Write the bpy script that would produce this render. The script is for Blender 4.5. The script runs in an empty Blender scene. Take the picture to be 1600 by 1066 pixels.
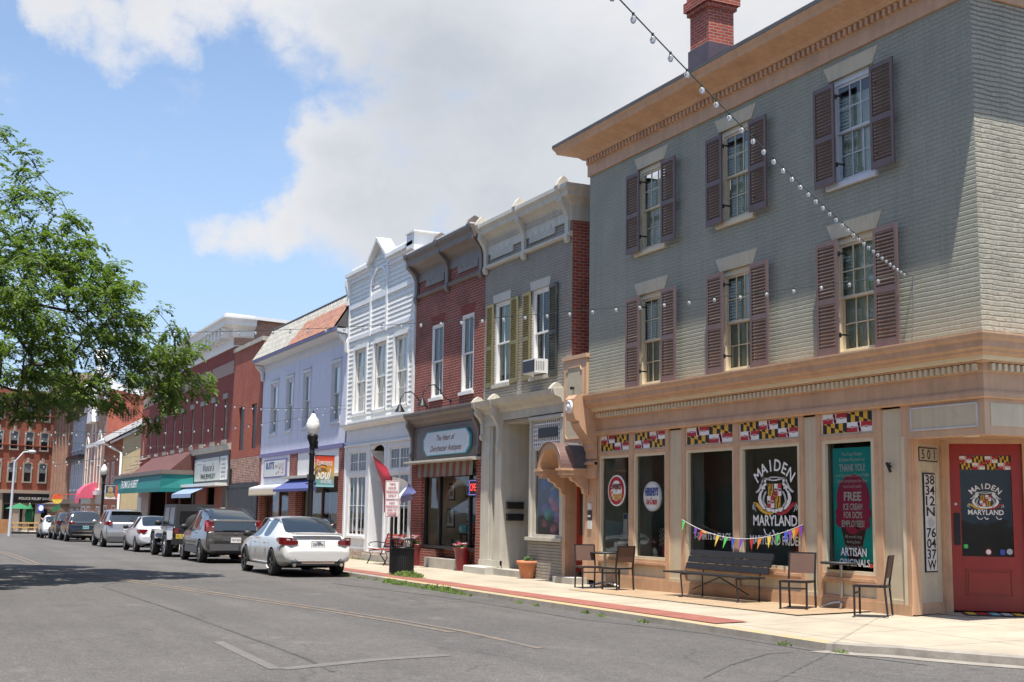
import bpy, bmesh, math, random
from mathutils import Vector, Matrix
import numpy as np
R=math.radians; PI=math.pi
random.seed(7)
SC=bpy.context.scene; COL=SC.collection
# ---------------------------------------------------------------- camera
FPX,YAW,PIT,ROL=1976.2,0.44057,0.13591,0.01547
cp,sp,cr,sr=math.cos(PIT),math.sin(PIT),math.cos(ROL),math.sin(ROL)
_m=np.array([[cr,-sr,0],[sr,cr,0],[0,0,1]])@np.array([[1,0,0],[0,cp,sp],[0,-sp,cp]])
W=np.array([-(_m@np.array([-math.sin(YAW),0,math.cos(YAW)])),_m@np.array([math.cos(YAW),0,math.sin(YAW)]),_m@np.array([0,-1,0.])])
CAM=np.array([14.784,-13.667,1.40])
cd=bpy.data.cameras.new('camera'); cam=bpy.data.objects.new('camera',cd); COL.objects.link(cam); SC.camera=cam
cd.sensor_width=36; cd.lens=FPX*36/1600; cd.clip_end=6000; cd.clip_start=.1
rt,up,bk=W@np.array([1,0,0]),W@np.array([0,-1,0]),W@np.array([0,0,-1])
cam.matrix_world=Matrix(((rt[0],up[0],bk[0],CAM[0]),(rt[1],up[1],bk[1],CAM[1]),(rt[2],up[2],bk[2],CAM[2]),(0,0,0,1)))
def lerp(a,b,t): return a+(b-a)*t
def ray(px,py): return W@np.array([(px-800)/FPX,(py-533)/FPX,1.0])
def at(px,py,Y=0):            # point of a survey pixel on the vertical plane y = Y
    d=ray(px,py); return CAM+d*(Y-CAM[1])/d[1]
def gat(px,py,z):             # point of a survey pixel on a level plane
    d=ray(px,py); return CAM+d*(z-CAM[2])/d[2]
def dirn(px,py):
    d=ray(px,py); return d/np.linalg.norm(d)
# ---------------------------------------------------------------- sun, sky
SUND=Vector((0.255,-0.140,1.0)).normalized()
el=math.asin(SUND.z); az=math.atan2(SUND.x,SUND.y)
sl=bpy.data.lights.new('sun','SUN'); sl.energy=5.0; sl.angle=R(.53); sl.color=(1,.94,.85)
so=bpy.data.objects.new('sun',sl); COL.objects.link(so); so.rotation_euler=SUND.to_track_quat('Z','Y').to_euler()
SC.view_settings.view_transform='Standard'; SC.view_settings.look='None'; SC.view_settings.gamma=1
SC.view_settings.exposure=0.70
wd=bpy.data.worlds.new('World'); SC.world=wd; wd.use_nodes=True
nt=wd.node_tree; N=nt.nodes; L=nt.links; N.clear()
def wn(t,**k):
    n=N.new(t)
    for a,b in k.items(): setattr(n,a,b)
    return n
sky=wn('ShaderNodeTexSky',sky_type='NISHITA',sun_disc=False); sky.sun_elevation=el; sky.sun_rotation=az
sky.air_density=1.25; sky.dust_density=1.6; sky.ozone_density=1.3; sky.altitude=0
tc=wn('ShaderNodeTexCoord')
nrm=wn('ShaderNodeVectorMath',operation='NORMALIZE'); L.new(tc.outputs['Generated'],nrm.inputs[0])
def wmath(op,a,b=None,clamp=False):
    n=wn('ShaderNodeMath',operation=op,use_clamp=clamp)
    for i,v in enumerate((a,b)):
        if v is None: continue
        if isinstance(v,(int,float)): n.inputs[i].default_value=v
        else: L.new(v,n.inputs[i])
    return n.outputs[0]
def wsm(v,a,b,lo=0,hi=1):
    n=wn('ShaderNodeMapRange',interpolation_type='SMOOTHSTEP'); L.new(v,n.inputs[0])
    for i,x in enumerate((a,b,lo,hi)): n.inputs[i+1].default_value=x
    return n.outputs[0]
# cloud bank laid out by compass direction and elevation
blobs=[(95,45,50,.85),(165,55,62,.9),(240,25,70,.9),(330,-15,85,.9),(440,-20,95,.95),(560,10,120,1),(660,60,130,1),(480,95,60,.6),
 (640,195,125,1),(545,235,85,1),(520,300,75,1),(455,345,70,.95),(395,362,55,.9),(335,368,38,.8),(600,330,125,1),(740,250,200,1),(760,330,130,1),
 (900,120,300,1),(1000,200,300,1),(880,300,150,1),(1150,50,320,1),(1350,100,420,1),(1700,300,500,1),(262,140,30,.33),(266,178,22,.22),(20,155,40,.34),(215,262,40,.26),(190,355,40,.26),(90,345,60,.3),(700,-300,420,1),(1200,-500,600,1)]
_wn=wn('ShaderNodeTexNoise'); _wn.inputs['Scale'].default_value=9; _wn.inputs['Detail'].default_value=7; _wn.inputs['Roughness'].default_value=.6; L.new(nrm.outputs[0],_wn.inputs['Vector'])
_ws=wn('ShaderNodeVectorMath',operation='SUBTRACT'); L.new(_wn.outputs[1],_ws.inputs[0]); _ws.inputs[1].default_value=(.5,.5,.5)
_wk=wn('ShaderNodeVectorMath',operation='SCALE'); L.new(_ws.outputs[0],_wk.inputs[0]); _wk.inputs['Scale'].default_value=.13
_wa=wn('ShaderNodeVectorMath',operation='ADD'); L.new(nrm.outputs[0],_wa.inputs[0]); L.new(_wk.outputs[0],_wa.inputs[1]); wdir=wn('ShaderNodeVectorMath',operation='NORMALIZE'); L.new(_wa.outputs[0],wdir.inputs[0])
fld=None
for (bx,by,br,bw) in blobs:
    c=dirn(bx,by); e=math.atan(br/FPX)
    dt=wn('ShaderNodeVectorMath',operation='DOT_PRODUCT'); L.new(wdir.outputs[0],dt.inputs[0]); dt.inputs[1].default_value=tuple(c)
    v=wn('ShaderNodeMapRange'); L.new(dt.outputs['Value'],v.inputs[0])
    v.inputs[1].default_value=math.cos(e*1.30); v.inputs[2].default_value=math.cos(e*.15); v.inputs[3].default_value=0; v.inputs[4].default_value=bw
    fld=v.outputs[0] if fld is None else wmath('MAXIMUM',fld,v.outputs[0])
def wnoise(sc,det,rough=.6,stretch=(1,1,1.5),off=0,lac=2.1):
    mp=wn('ShaderNodeMapping'); L.new(nrm.outputs[0],mp.inputs[0]); mp.inputs['Scale'].default_value=stretch; mp.inputs['Location'].default_value=(off,off*.7,off*.3)
    n=wn('ShaderNodeTexNoise'); n.inputs['Scale'].default_value=sc; n.inputs['Detail'].default_value=det; n.inputs['Roughness'].default_value=rough; n.inputs['Lacunarity'].default_value=lac
    L.new(mp.outputs[0],n.inputs['Vector']); return n.outputs[0]
n1=wnoise(11,12,.62); n2=wnoise(3.2,5,.5,(1,1,2.2),4.3); n3=wnoise(30,8,.6,(1,1,1.3),2.0)
dens=wmath('ADD',fld,wmath('MULTIPLY',wmath('SUBTRACT',n1,.5),1.15))
dens=wmath('ADD',dens,wmath('MULTIPLY',wmath('SUBTRACT',n3,.5),.30))
mask=wsm(dens,.22,.92)
# thin veil
veil=wmath('MULTIPLY',wsm(n2,.48,.72),.16)
mask=wmath('MAXIMUM',mask,veil)
# shaded undersides and cores, bright sunlit edges
core=wsm(wmath('ADD',dens,wmath('MULTIPLY',wmath('SUBTRACT',n2,.5),1.6)),.75,1.45)
cshade=dirn(760,300); dt=wn('ShaderNodeVectorMath',operation='DOT_PRODUCT'); L.new(nrm.outputs[0],dt.inputs[0]); dt.inputs[1].default_value=tuple(cshade)
sh=wsm(dt.outputs['Value'],math.cos(.18),math.cos(.02)); 
cs2=dirn(640,20); dt=wn('ShaderNodeVectorMath',operation='DOT_PRODUCT'); L.new(nrm.outputs[0],dt.inputs[0]); dt.inputs[1].default_value=tuple(cs2)
sh2=wsm(dt.outputs['Value'],math.cos(.10),math.cos(.02))
grey=wmath('MINIMUM',wmath('ADD',wmath('MULTIPLY',core,.40),wmath('ADD',wmath('MULTIPLY',sh,.55),wmath('MULTIPLY',sh2,.35))),1.0)
cc=wn('ShaderNodeMix',data_type='RGBA'); L.new(grey,cc.inputs['Factor'])
CLD=7.5
cc.inputs['A'].default_value=(.92*CLD,.93*CLD,.965*CLD,1); cc.inputs['B'].default_value=(.63*CLD,.68*CLD,.755*CLD,1)
hz=wn('ShaderNodeSeparateXYZ'); L.new(nrm.outputs[0],hz.inputs[0])
haze=wsm(hz.outputs[2],0.50,0.02,.12,.75)
skyg=wn('ShaderNodeMix',data_type='RGBA'); L.new(haze,skyg.inputs['Factor'])
tint=wn('ShaderNodeMix',data_type='RGBA',blend_type='MULTIPLY'); tint.inputs['Factor'].default_value=1; L.new(sky.outputs[0],tint.inputs['A']); tint.inputs['B'].default_value=(.93,1.09,1.33,1)
L.new(tint.outputs['Result'],skyg.inputs['A']); skyg.inputs['B'].default_value=(5.2,7.2,10.4,1)
mx=wn('ShaderNodeMix',data_type='RGBA'); L.new(mask,mx.inputs['Factor']); L.new(skyg.outputs['Result'],mx.inputs['A']); L.new(cc.outputs['Result'],mx.inputs['B'])
bg=wn('ShaderNodeBackground'); bg.inputs['Strength'].default_value=.074; L.new(mx.outputs['Result'],bg.inputs['Color'])
wo=wn('ShaderNodeOutputWorld'); L.new(bg.outputs[0],wo.inputs[0])
SC.cycles.max_bounces=8; SC.cycles.transparent_max_bounces=16
# ---------------------------------------------------------------- helpers
def tag(o,label=None,cat=None,group=None,kind=None):
    if label: o['label']=label
    if cat: o['category']=cat
    if group: o['group']=group
    if kind: o['kind']=kind
    return o
ORG={}
def thing(name,label,cat,loc=(0,0,0),rz=0,group=None):
    o=bpy.data.objects.new(name,None); COL.objects.link(o); o.location=loc; o.rotation_euler=(0,0,rz); o.empty_display_size=.2
    tag(o,label,cat,group); ORG[o.name]=Vector(loc); return o
class B:
    def __init__(s): s.v=[];s.f=[];s.m=[];s.sm=[]
    def poly(s,pts,m=0,sm=False):
        n=len(s.v); s.v+=[tuple(p) for p in pts]; s.f.append(tuple(range(n,n+len(pts)))); s.m.append(m); s.sm.append(sm); return s
    def faces(s,vs,fs,m=0,sm=False):
        n=len(s.v); s.v+=[tuple(p) for p in vs]
        for f in fs: s.f.append(tuple(i+n for i in f)); s.m.append(m); s.sm.append(sm)
        return s
    def box(s,x0,x1,y0,y1,z0,z1,m=0):
        vs=[(x,y,z) for z in (z0,z1) for y in (y0,y1) for x in (x0,x1)]
        return s.faces(vs,[(0,2,3,1),(4,5,7,6),(0,1,5,4),(2,6,7,3),(0,4,6,2),(1,3,7,5)],m)
    def obox(s,c,ax,ay,az,m=0):     # oriented box: centre and three half vectors
        c,ax,ay,az=map(Vector,(c,ax,ay,az)); vs=[c+ax*i+ay*j+az*k for k in(-1,1) for j in(-1,1) for i in(-1,1)]
        return s.faces(vs,[(0,2,3,1),(4,5,7,6),(0,1,5,4),(2,6,7,3),(0,4,6,2),(1,3,7,5)],m)
    def bar(s,p,q,w,h=None,m=0,up=(0,0,1)):
        p,q=Vector(p),Vector(q); d=(q-p).normalized(); u=Vector(up)
        if abs(d.dot(u))>.95: u=Vector((0,1,0))
        r=d.cross(u).normalized(); u=r.cross(d); h=h or w
        return s.obox((p+q)/2,(q-p)/2,r*w/2,u*h/2,m)
    def cyl(s,p,q,r0,r1=None,n=12,m=0,cap=True,sm=True):
        p,q=Vector(p),Vector(q); r1=r0 if r1 is None else r1; d=(q-p).normalized()
        u=Vector((0,0,1)) if abs(d.z)<.9 else Vector((1,0,0)); a=d.cross(u).normalized(); b=d.cross(a)
        vs=[c+(a*math.cos(2*PI*i/n)+b*math.sin(2*PI*i/n))*r for c,r in((p,r0),(q,r1)) for i in range(n)]
        s.faces(vs,[(i,(i+1)%n,n+(i+1)%n,n+i) for i in range(n)],m,sm)
        if cap: s.faces(vs,[tuple(range(n))[::-1],tuple(range(n,2*n))],m)
        return s
    def tube(s,pts,r,n=8,m=0):
        pts=[Vector(p) for p in pts]
        rr=r if isinstance(r,(list,tuple)) else [r]*len(pts)
        vs=[];fs=[]
        for i,p in enumerate(pts):
            d=(pts[min(i+1,len(pts)-1)]-pts[max(i-1,0)]).normalized(); u=Vector((0,0,1)) if abs(d.z)<.9 else Vector((1,0,0))
            if i and abs(d.dot(u))<.97: pass
            a=d.cross(u).normalized(); b=d.cross(a)
            vs+=[p+(a*math.cos(2*PI*k/n)+b*math.sin(2*PI*k/n))*rr[i] for k in range(n)]
        for i in range(len(pts)-1):
            fs+=[(i*n+k,i*n+(k+1)%n,(i+1)*n+(k+1)%n,(i+1)*n+k) for k in range(n)]
        s.faces(vs,fs,m,True); s.faces(vs,[tuple(range(n))[::-1],tuple(range(len(vs)-n,len(vs)))],m); return s
    def lathe(s,prof,c=(0,0,0),n=24,m=0,axis='z',sm=True):
        c=Vector(c); vs=[];fs=[]
        for r,h in prof:
            for k in range(n):
                a,b=r*math.cos(2*PI*k/n),r*math.sin(2*PI*k/n)
                vs.append(c+(Vector((a,b,h)) if axis=='z' else Vector((a,h,b)) if axis=='y' else Vector((h,a,b))))
        for i in range(len(prof)-1): fs+=[(i*n+k,i*n+(k+1)%n,(i+1)*n+(k+1)%n,(i+1)*n+k) for k in range(n)]
        s.faces(vs,fs,m,sm)
        if prof[0][0]>1e-4: s.faces(vs,[tuple(range(n))[::-1]],m)
        if prof[-1][0]>1e-4: s.faces(vs,[tuple(range(len(vs)-n,len(vs)))],m)
        return s
    def sphere(s,c,r,n=12,m=0,sz=1):
        return s.lathe([(max(r*math.sin(PI*i/(n//2)),1e-5),-r*sz*math.cos(PI*i/(n//2))) for i in range(n//2+1)],c,n,m)
    def prism(s,prof,x0,x1,m=0,axis='x'):   # prof (a,b) -> extruded; axis x: (y,z); axis y: (x,z); axis z: (x,y)
        f={'x':lambda t,a,b:(t,a,b),'y':lambda t,a,b:(a,t,b),'z':lambda t,a,b:(a,b,t)}[axis]; n=len(prof)
        vs=[f(t,a,b) for t in(x0,x1) for a,b in prof]
        return s.faces(vs,[(i,(i+1)%n,n+(i+1)%n,n+i) for i in range(n)]+[tuple(range(n))[::-1],tuple(range(n,2*n))],m)
    def sweep(s,prof,path,m=0,caps=True):  # prof (out,z), path plan points; out = right-hand side of travel
        P=[Vector(p) for p in path]; n=len(prof); vs=[]
        for i,p in enumerate(P):
            ns=[]
            for a,b in((i-1,i),(i,i+1)):
                if a>=0 and b<len(P): d=(P[b]-P[a]).normalized(); ns.append(Vector((d.y,-d.x)))
            nn=ns[0] if len(ns)==1 else (ns[0]+ns[1])/(1+ns[0].dot(ns[1]))
            vs+=[(p.x+nn.x*o,p.y+nn.y*o,z) for o,z in prof]
        fs=[(i*n+k,i*n+(k+1)%n,(i+1)*n+(k+1)%n,(i+1)*n+k) for i in range(len(P)-1) for k in range(n)]
        s.faces(vs,fs,m)
        if caps: s.faces(vs,[tuple(range(n))[::-1],tuple(range(len(vs)-n,len(vs)))],m)
        return s
    def wall(s,x0,x1,z0,z1,y,holes,depth=.16,m=0,mr=None,axis='x',rev=1):
        mr=m if mr is None else mr
        xs=sorted({x0,x1}|{h[0] for h in holes}|{h[1] for h in holes}); zs=sorted({z0,z1}|{h[2] for h in holes}|{h[3] for h in holes})
        f=(lambda a,d,z:(a,y+d*rev,z)) if axis=='x' else (lambda a,d,z:(y+d*rev,a,z))
        for i in range(len(xs)-1):
            for k in range(len(zs)-1):
                cx,cz=(xs[i]+xs[i+1])/2,(zs[k]+zs[k+1])/2
                if cx<x0 or cx>x1 or cz<z0 or cz>z1: continue
                if any(h[0]<cx<h[1] and h[2]<cz<h[3] for h in holes): continue
                s.poly([f(xs[i],0,zs[k]),f(xs[i+1],0,zs[k]),f(xs[i+1],0,zs[k+1]),f(xs[i],0,zs[k+1])],m)
        for a,b,c,d in holes:
            for p,q in(((a,c),(b,c)),((b,c),(b,d)),((b,d),(a,d)),((a,d),(a,c))):
                s.poly([f(p[0],0,p[1]),f(q[0],0,q[1]),f(q[0],depth,q[1]),f(p[0],depth,p[1])],mr)
        return s
    def mesh(s,name,mats,org=(0,0,0)):
        me=bpy.data.meshes.new(name); o=Vector(org)
        me.from_pydata([(a-o.x,b-o.y,c-o.z) for a,b,c in s.v],[],s.f)
        for mt in (mats if isinstance(mats,(list,tuple)) else [mats]): me.materials.append(mt)
        me.polygons.foreach_set('material_index',s.m); me.polygons.foreach_set('use_smooth',s.sm); me.update(); return me
def obj(name,b,mats,parent=None,loc=(0,0,0)):
    org=ORG[parent.name] if parent is not None else Vector((0,0,0))
    me=b.mesh(name,mats,org) if isinstance(b,B) else b
    o=bpy.data.objects.new(name,me); COL.objects.link(o); o.location=loc
    if parent is not None: o.parent=parent
    ORG[o.name]=org
    return o
def objsplit(name,b,mats,parent=None,limit=100):
    par=list(range(len(b.v)))
    def fd(i):
        while par[i]!=i: par[i]=par[par[i]]; i=par[i]
        return i
    for f in b.f:
        for q in f[1:]: par[fd(q)]=fd(f[0])
    gr={}
    for k,f in enumerate(b.f): gr.setdefault(fd(f[0]),[]).append(k)
    gs=list(gr.values()); out=[]
    def mk(ks,nm):
        n=B(); mp={}
        for k in ks:
            for q in b.f[k]:
                if q not in mp: mp[q]=len(n.v); n.v.append(b.v[q])
            n.f.append(tuple(mp[q] for q in b.f[k])); n.m.append(b.m[k]); n.sm.append(b.sm[k])
        return obj(nm,n,mats,parent)
    for g in gs[:limit]: out.append(mk(g,name))
    if len(gs)>limit: o=mk([k for g in gs[limit:] for k in g],name); o['kind']='stuff'
    return out[0]
def put(name,me,parent,loc=(0,0,0),rot=(0,0,0)):      # mesh already in the parent's own space
    o=bpy.data.objects.new(name,me); COL.objects.link(o); o.parent=parent; o.location=loc; o.rotation_euler=rot; ORG[o.name]=ORG.get(parent.name,Vector((0,0,0))) if parent else Vector((0,0,0)); return o
def dup(o,parent=None,loc=None,rz=None):
    kids=[c for c in KIDS(o)]
    c=o.copy(); COL.objects.link(c)
    if parent is not None: c.parent=parent
    if loc is not None: c.location=loc
    if rz is not None: c.rotation_euler=(0,0,rz)
    ORG[c.name]=ORG[o.name]
    for k in kids: dup(k,c)
    return c
def KIDS(o): return [c for c in bpy.data.objects if c.parent==o]
def solo(name,b,mats,label,cat,group=None,loc=(0,0,0),kind=None):
    o=obj(name,b,mats,None,loc); tag(o,label,cat,group,kind); return o
# ---------------------------------------------------------------- materials
def newmat(name):
    m=bpy.data.materials.new(name); m.use_nodes=True; nt=m.node_tree; return m,nt,nt.nodes['Principled BSDF']
def nd(nt,t,**k):
    n=nt.nodes.new(t)
    for a,b in k.items(): setattr(n,a,b)
    return n
def mth(nt,op,a,b=None,clamp=False):
    n=nd(nt,'ShaderNodeMath',operation=op,use_clamp=clamp)
    for i,v in enumerate((a,b)):
        if v is None: continue
        if isinstance(v,(int,float)): n.inputs[i].default_value=v
        else: nt.links.new(v,n.inputs[i])
    return n.outputs[0]
def noise(nt,vec,sc,det=4,rough=.55):
    n=nd(nt,'ShaderNodeTexNoise'); n.inputs['Scale'].default_value=sc; n.inputs['Detail'].default_value=det; n.inputs['Roughness'].default_value=rough
    nt.links.new(vec,n.inputs['Vector']); return n.outputs[0]
def mixc(nt,f,a,b,mode='MIX'):
    n=nd(nt,'ShaderNodeMix',data_type='RGBA',blend_type=mode)
    for key,v in(('Factor',f),('A',a),('B',b)):
        if isinstance(v,(int,float)): n.inputs[key].default_value=v
        elif isinstance(v,tuple): n.inputs[key].default_value=v+(1,) if len(v)==3 else v
        else: nt.links.new(v,n.inputs[key])
    return n.outputs['Result']
def mrange(nt,v,a,b,c=0,d=1):
    n=nd(nt,'ShaderNodeMapRange'); nt.links.new(v,n.inputs[0])
    for i,x in enumerate((a,b,c,d)): n.inputs[i+1].default_value=x
    return n.outputs[0]
def pos(nt,obj=False):
    if obj: return nd(nt,'ShaderNodeTexCoord').outputs['Object']
    return nd(nt,'ShaderNodeNewGeometry').outputs['Position']
def bump(nt,bs,h,st,dist=.01):
    b=nd(nt,'ShaderNodeBump'); b.inputs['Strength'].default_value=st; b.inputs['Distance'].default_value=dist; nt.links.new(h,b.inputs['Height']); nt.links.new(b.outputs[0],bs.inputs['Normal'])
def mat(name,col,rough=.6,metal=0,var=.12,vs=2.5,bmp=0,bs=40,spec=.5,streak=0,dirt=None,coat=0,obj=False):
    m,nt,b=newmat(name); p=pos(nt,obj)
    b.inputs['Roughness'].default_value=rough; b.inputs['Metallic'].default_value=metal; b.inputs['Specular IOR Level'].default_value=spec
    if coat: b.inputs['Coat Weight'].default_value=coat; b.inputs['Coat Roughness'].default_value=.04
    if var:
        n=noise(nt,p,vs,6,.6); f=mrange(nt,n,.25,.75,1-var,1+var)
        if streak:
            mp=nd(nt,'ShaderNodeMapping'); nt.links.new(p,mp.inputs[0]); mp.inputs['Scale'].default_value=(6,6,.35)
            n2=noise(nt,mp.outputs[0],1.6,5,.6); f=mth(nt,'MULTIPLY',f,mrange(nt,n2,.3,.7,1-streak,1+streak*.4))
        c=mixc(nt,1.0,tuple(col),f,'MULTIPLY')
        if dirt:
            dn=noise(nt,p,dirt[1],7,.65); c=mixc(nt,mrange(nt,dn,dirt[2],dirt[2]+.12,0,dirt[3]),c,tuple(dirt[0]))
        nt.links.new(c,b.inputs['Base Color'])
    else: b.inputs['Base Color'].default_value=tuple(col)+(1,)
    if bmp: bump(nt,b,noise(nt,p,bs,4,.6),bmp)
    return m
def wallvec(nt,sx=1,sz=1):      # (x+y, z) so that one pattern runs along facades and side walls alike
    p=pos(nt); s=nd(nt,'ShaderNodeSeparateXYZ'); nt.links.new(p,s.inputs[0])
    a=mth(nt,'ADD',s.outputs[0],s.outputs[1]); c=nd(nt,'ShaderNodeCombineXYZ')
    nt.links.new(mth(nt,'MULTIPLY',a,sx),c.inputs[0]); nt.links.new(mth(nt,'MULTIPLY',s.outputs[2],sz),c.inputs[1]); return c.outputs[0],p,s
def brick(name,c1,c2,mortar,bw=.215,bh=.075,mo=.010,bmp=.6,dist=.012,rough=.8,var=.25,vs=1.2,dark=None,wobble=.0,paint=False,sooty=0):
    m,nt,b=newmat(name); v,p,s=wallvec(nt)
    if wobble:
        nn=nd(nt,'ShaderNodeTexNoise'); nn.inputs['Scale'].default_value=3; nt.links.new(p,nn.inputs['Vector'])
        vm=nd(nt,'ShaderNodeVectorMath',operation='SCALE'); nt.links.new(nn.outputs[1],vm.inputs[0]); vm.inputs['Scale'].default_value=wobble
        va=nd(nt,'ShaderNodeVectorMath',operation='ADD'); nt.links.new(v,va.inputs[0]); nt.links.new(vm.outputs[0],va.inputs[1]); v=va.outputs[0]
    t=nd(nt,'ShaderNodeTexBrick'); nt.links.new(v,t.inputs['Vector'])
    t.inputs['Scale'].default_value=1; t.inputs['Brick Width'].default_value=bw; t.inputs['Row Height'].default_value=bh; t.inputs['Mortar Size'].default_value=mo; t.inputs['Mortar Smooth'].default_value=.3; t.inputs['Bias'].default_value=-.1
    t.inputs['Color1'].default_value=tuple(c1)+(1,); t.inputs['Color2'].default_value=tuple(c2)+(1,); t.inputs['Mortar'].default_value=tuple(mortar)+(1,)
    n=noise(nt,p,vs,7,.62); c=mixc(nt,1.0,t.outputs['Color'],mrange(nt,n,.25,.75,1-var,1+var),'MULTIPLY')
    n5=noise(nt,p,22,3,.6); c=mixc(nt,1.0,c,mrange(nt,n5,.3,.7,.88,1.12),'MULTIPLY')
    if dark:
        dn=noise(nt,p,.5,6,.6); c=mixc(nt,mrange(nt,dn,.52,.66,0,dark[1]),c,tuple(dark[0]))
    if paint:
        mp=nd(nt,'ShaderNodeMapping'); nt.links.new(p,mp.inputs[0]); mp.inputs['Scale'].default_value=(3.2,3.2,.28); c=mixc(nt,mrange(nt,noise(nt,mp.outputs[0],1.2,6,.65),.50,.74,0,.38),c,tuple(x*.62 for x in c1)); c=mixc(nt,mrange(nt,noise(nt,p,5.5,8,.75),.62,.70,0,.5),c,tuple(min(1,x*1.28) for x in c1))
    nt.links.new(c,b.inputs['Base Color']); b.inputs['Roughness'].default_value=rough; b.inputs['Specular IOR Level'].default_value=.3
    if paint:
        rowf=mth(nt,'FRACT',mth(nt,'MULTIPLY',nd_sep(nt,v),1/bh)); edge=mth(nt,'MULTIPLY',mth(nt,'ABSOLUTE',mth(nt,'SUBTRACT',rowf,.5)),2.0); gro=mrange(nt,edge,.62,.98,1,0)
        jn=mrange(nt,noise(nt,p,2.2,5,.7),.45,.62,0,1); h=mth(nt,'ADD',gro,mth(nt,'ADD',mth(nt,'MULTIPLY',mth(nt,'MULTIPLY',mth(nt,'SUBTRACT',1.0,t.outputs['Fac']),.5),jn),mth(nt,'MULTIPLY',noise(nt,p,9,6,.7),.75)))
    else: h=mth(nt,'ADD',mth(nt,'SUBTRACT',1.0,t.outputs['Fac']),mth(nt,'MULTIPLY',noise(nt,p,14,5,.65),.7))
    bump(nt,b,h,bmp,dist); return m
def nd_sep(nt,v):
    s=nd(nt,'ShaderNodeSeparateXYZ'); nt.links.new(v,s.inputs[0]); return s.outputs[1]
def glassmat(name,tint=(.75,.8,.78),ior=1.5,refl=1.0):
    m=bpy.data.materials.new(name); m.use_nodes=True; nt=m.node_tree; nt.nodes.clear()
    o=nd(nt,'ShaderNodeOutputMaterial'); mx=nd(nt,'ShaderNodeMixShader'); tr=nd(nt,'ShaderNodeBsdfTransparent'); gl=nd(nt,'ShaderNodeBsdfGlossy')
    tr.inputs[0].default_value=tint+(1,); gl.inputs['Roughness'].default_value=.015; gl.inputs[0].default_value=(1,1,1,1)
    fr=nd(nt,'ShaderNodeFresnel'); fr.inputs[0].default_value=ior
    p=pos(nt); bmpn=nd(nt,'ShaderNodeBump'); bmpn.inputs['Strength'].default_value=.25; bmpn.inputs['Distance'].default_value=.01; nt.links.new(noise(nt,p,1.6,2),bmpn.inputs['Height']); nt.links.new(bmpn.outputs[0],gl.inputs['Normal'])
    f=mth(nt,'MULTIPLY',fr.outputs[0],1.7*refl,True); nt.links.new(f,mx.inputs[0]); nt.links.new(tr.outputs[0],mx.inputs[1]); nt.links.new(gl.outputs[0],mx.inputs[2]); nt.links.new(mx.outputs[0],o.inputs[0]); return m
M={}
M['peach']=mat('peach_paint',(.57,.352,.212),.55,var=.11,streak=.12,bmp=.2,bs=9,dirt=((.30,.17,.10),1.7,.55,.35))
M['peach_light']=mat('peach_light_paint',(.57,.37,.232),.55,var=.09,streak=.1,bmp=.2,bs=9,dirt=((.35,.22,.14),2.1,.56,.3))
M['cream']=mat('cream_paint',(.57,.485,.34),.55,var=.08,streak=.12,bmp=.2,bs=12,dirt=((.36,.29,.2),2.3,.57,.35))
M['cream_trim']=mat('cream_trim_paint',(.66,.57,.40),.45,var=.06,streak=.05)
M['green_brick']=brick('sage_painted_brick',(.310,.312,.248),(.322,.322,.256),(.28,.28,.225),bh=.072,bw=.22,mo=.010,bmp=1.0,dist=.0055,rough=.55,var=.10,wobble=.02,paint=True)
M['cream_brick']=brick('cream_weathered_brick',(.37,.355,.285),(.39,.37,.295),(.30,.28,.22),bh=.075,bw=.22,mo=.009,bmp=1,dist=.020,rough=.6,var=.12,wobble=.05,paint=True)
M['mauve']=mat('mauve_shutter_paint',(.155,.105,.10),.5,var=.12,streak=.12)
M['black']=mat('black_iron',(.018,.018,.02),.42,.3,var=.15)
M['charcoal']=mat('charcoal_metal',(.035,.034,.036),.4,.4,var=.15)
M['wicker']=mat('brown_mesh_fabric',(.135,.075,.055),.7,var=.12,bmp=.5,bs=160)
M['steel']=mat('brushed_steel',(.55,.54,.52),.3,.9,var=.08)
M['red_door']=mat('red_door_paint',(.32,.026,.014),.32,var=.08,streak=.06)
M['dark_glass']=mat('dark_window_glass',(.012,.015,.018),.05,var=0,spec=.9)
M['glass']=glassmat('window_glass',refl=.55); M['shop_glass']=glassmat('shop_window_glass',(.90,.94,.92),refl=.55)
M['glass_hi']=glassmat('upper_window_glass',(.88,.90,.88),refl=1.1)
M['curtain']=mat('curtain_fabric',(.62,.68,.55),.9,var=.15,vs=6,bmp=.4,bs=12)
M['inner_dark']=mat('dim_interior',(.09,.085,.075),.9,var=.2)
M['inner_wall']=mat('interior_wall',(.55,.52,.45),.9,var=.1)
M['inner_green']=mat('interior_green_wall',(.66,.84,.72),.9,var=.1)
M['white']=mat('white_paint',(.78,.77,.74),.45,var=.05,streak=.05)
M['white_blue']=mat('pale_blue_white_paint',(.76,.765,.77),.5,var=.06,streak=.05)
M['taupe_brick']=brick('taupe_painted_brick',(.33,.298,.25),(.35,.318,.268),(.27,.243,.205),bh=.07,mo=.009,bmp=1.0,dist=.018,rough=.6,var=.12,wobble=.012,paint=True)
M['taupe_trim']=mat('taupe_cream_trim',(.54,.505,.425),.5,var=.1,streak=.14)
M['stone']=mat('pale_stone',(.50,.48,.42),.8,var=.14,bmp=.4,bs=18)
M['old_red']=brick('old_red_brick',(.30,.055,.035),(.20,.040,.030),(.33,.25,.21),bh=.075,mo=.011,bmp=.7,var=.28,wobble=.02,dark=((.06,.03,.03),.5))
M['side_red']=brick('rough_red_brick',(.38,.075,.04),(.27,.05,.03),(.34,.26,.22),bh=.075,mo=.010,bmp=.7,var=.3,wobble=.02)
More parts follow.
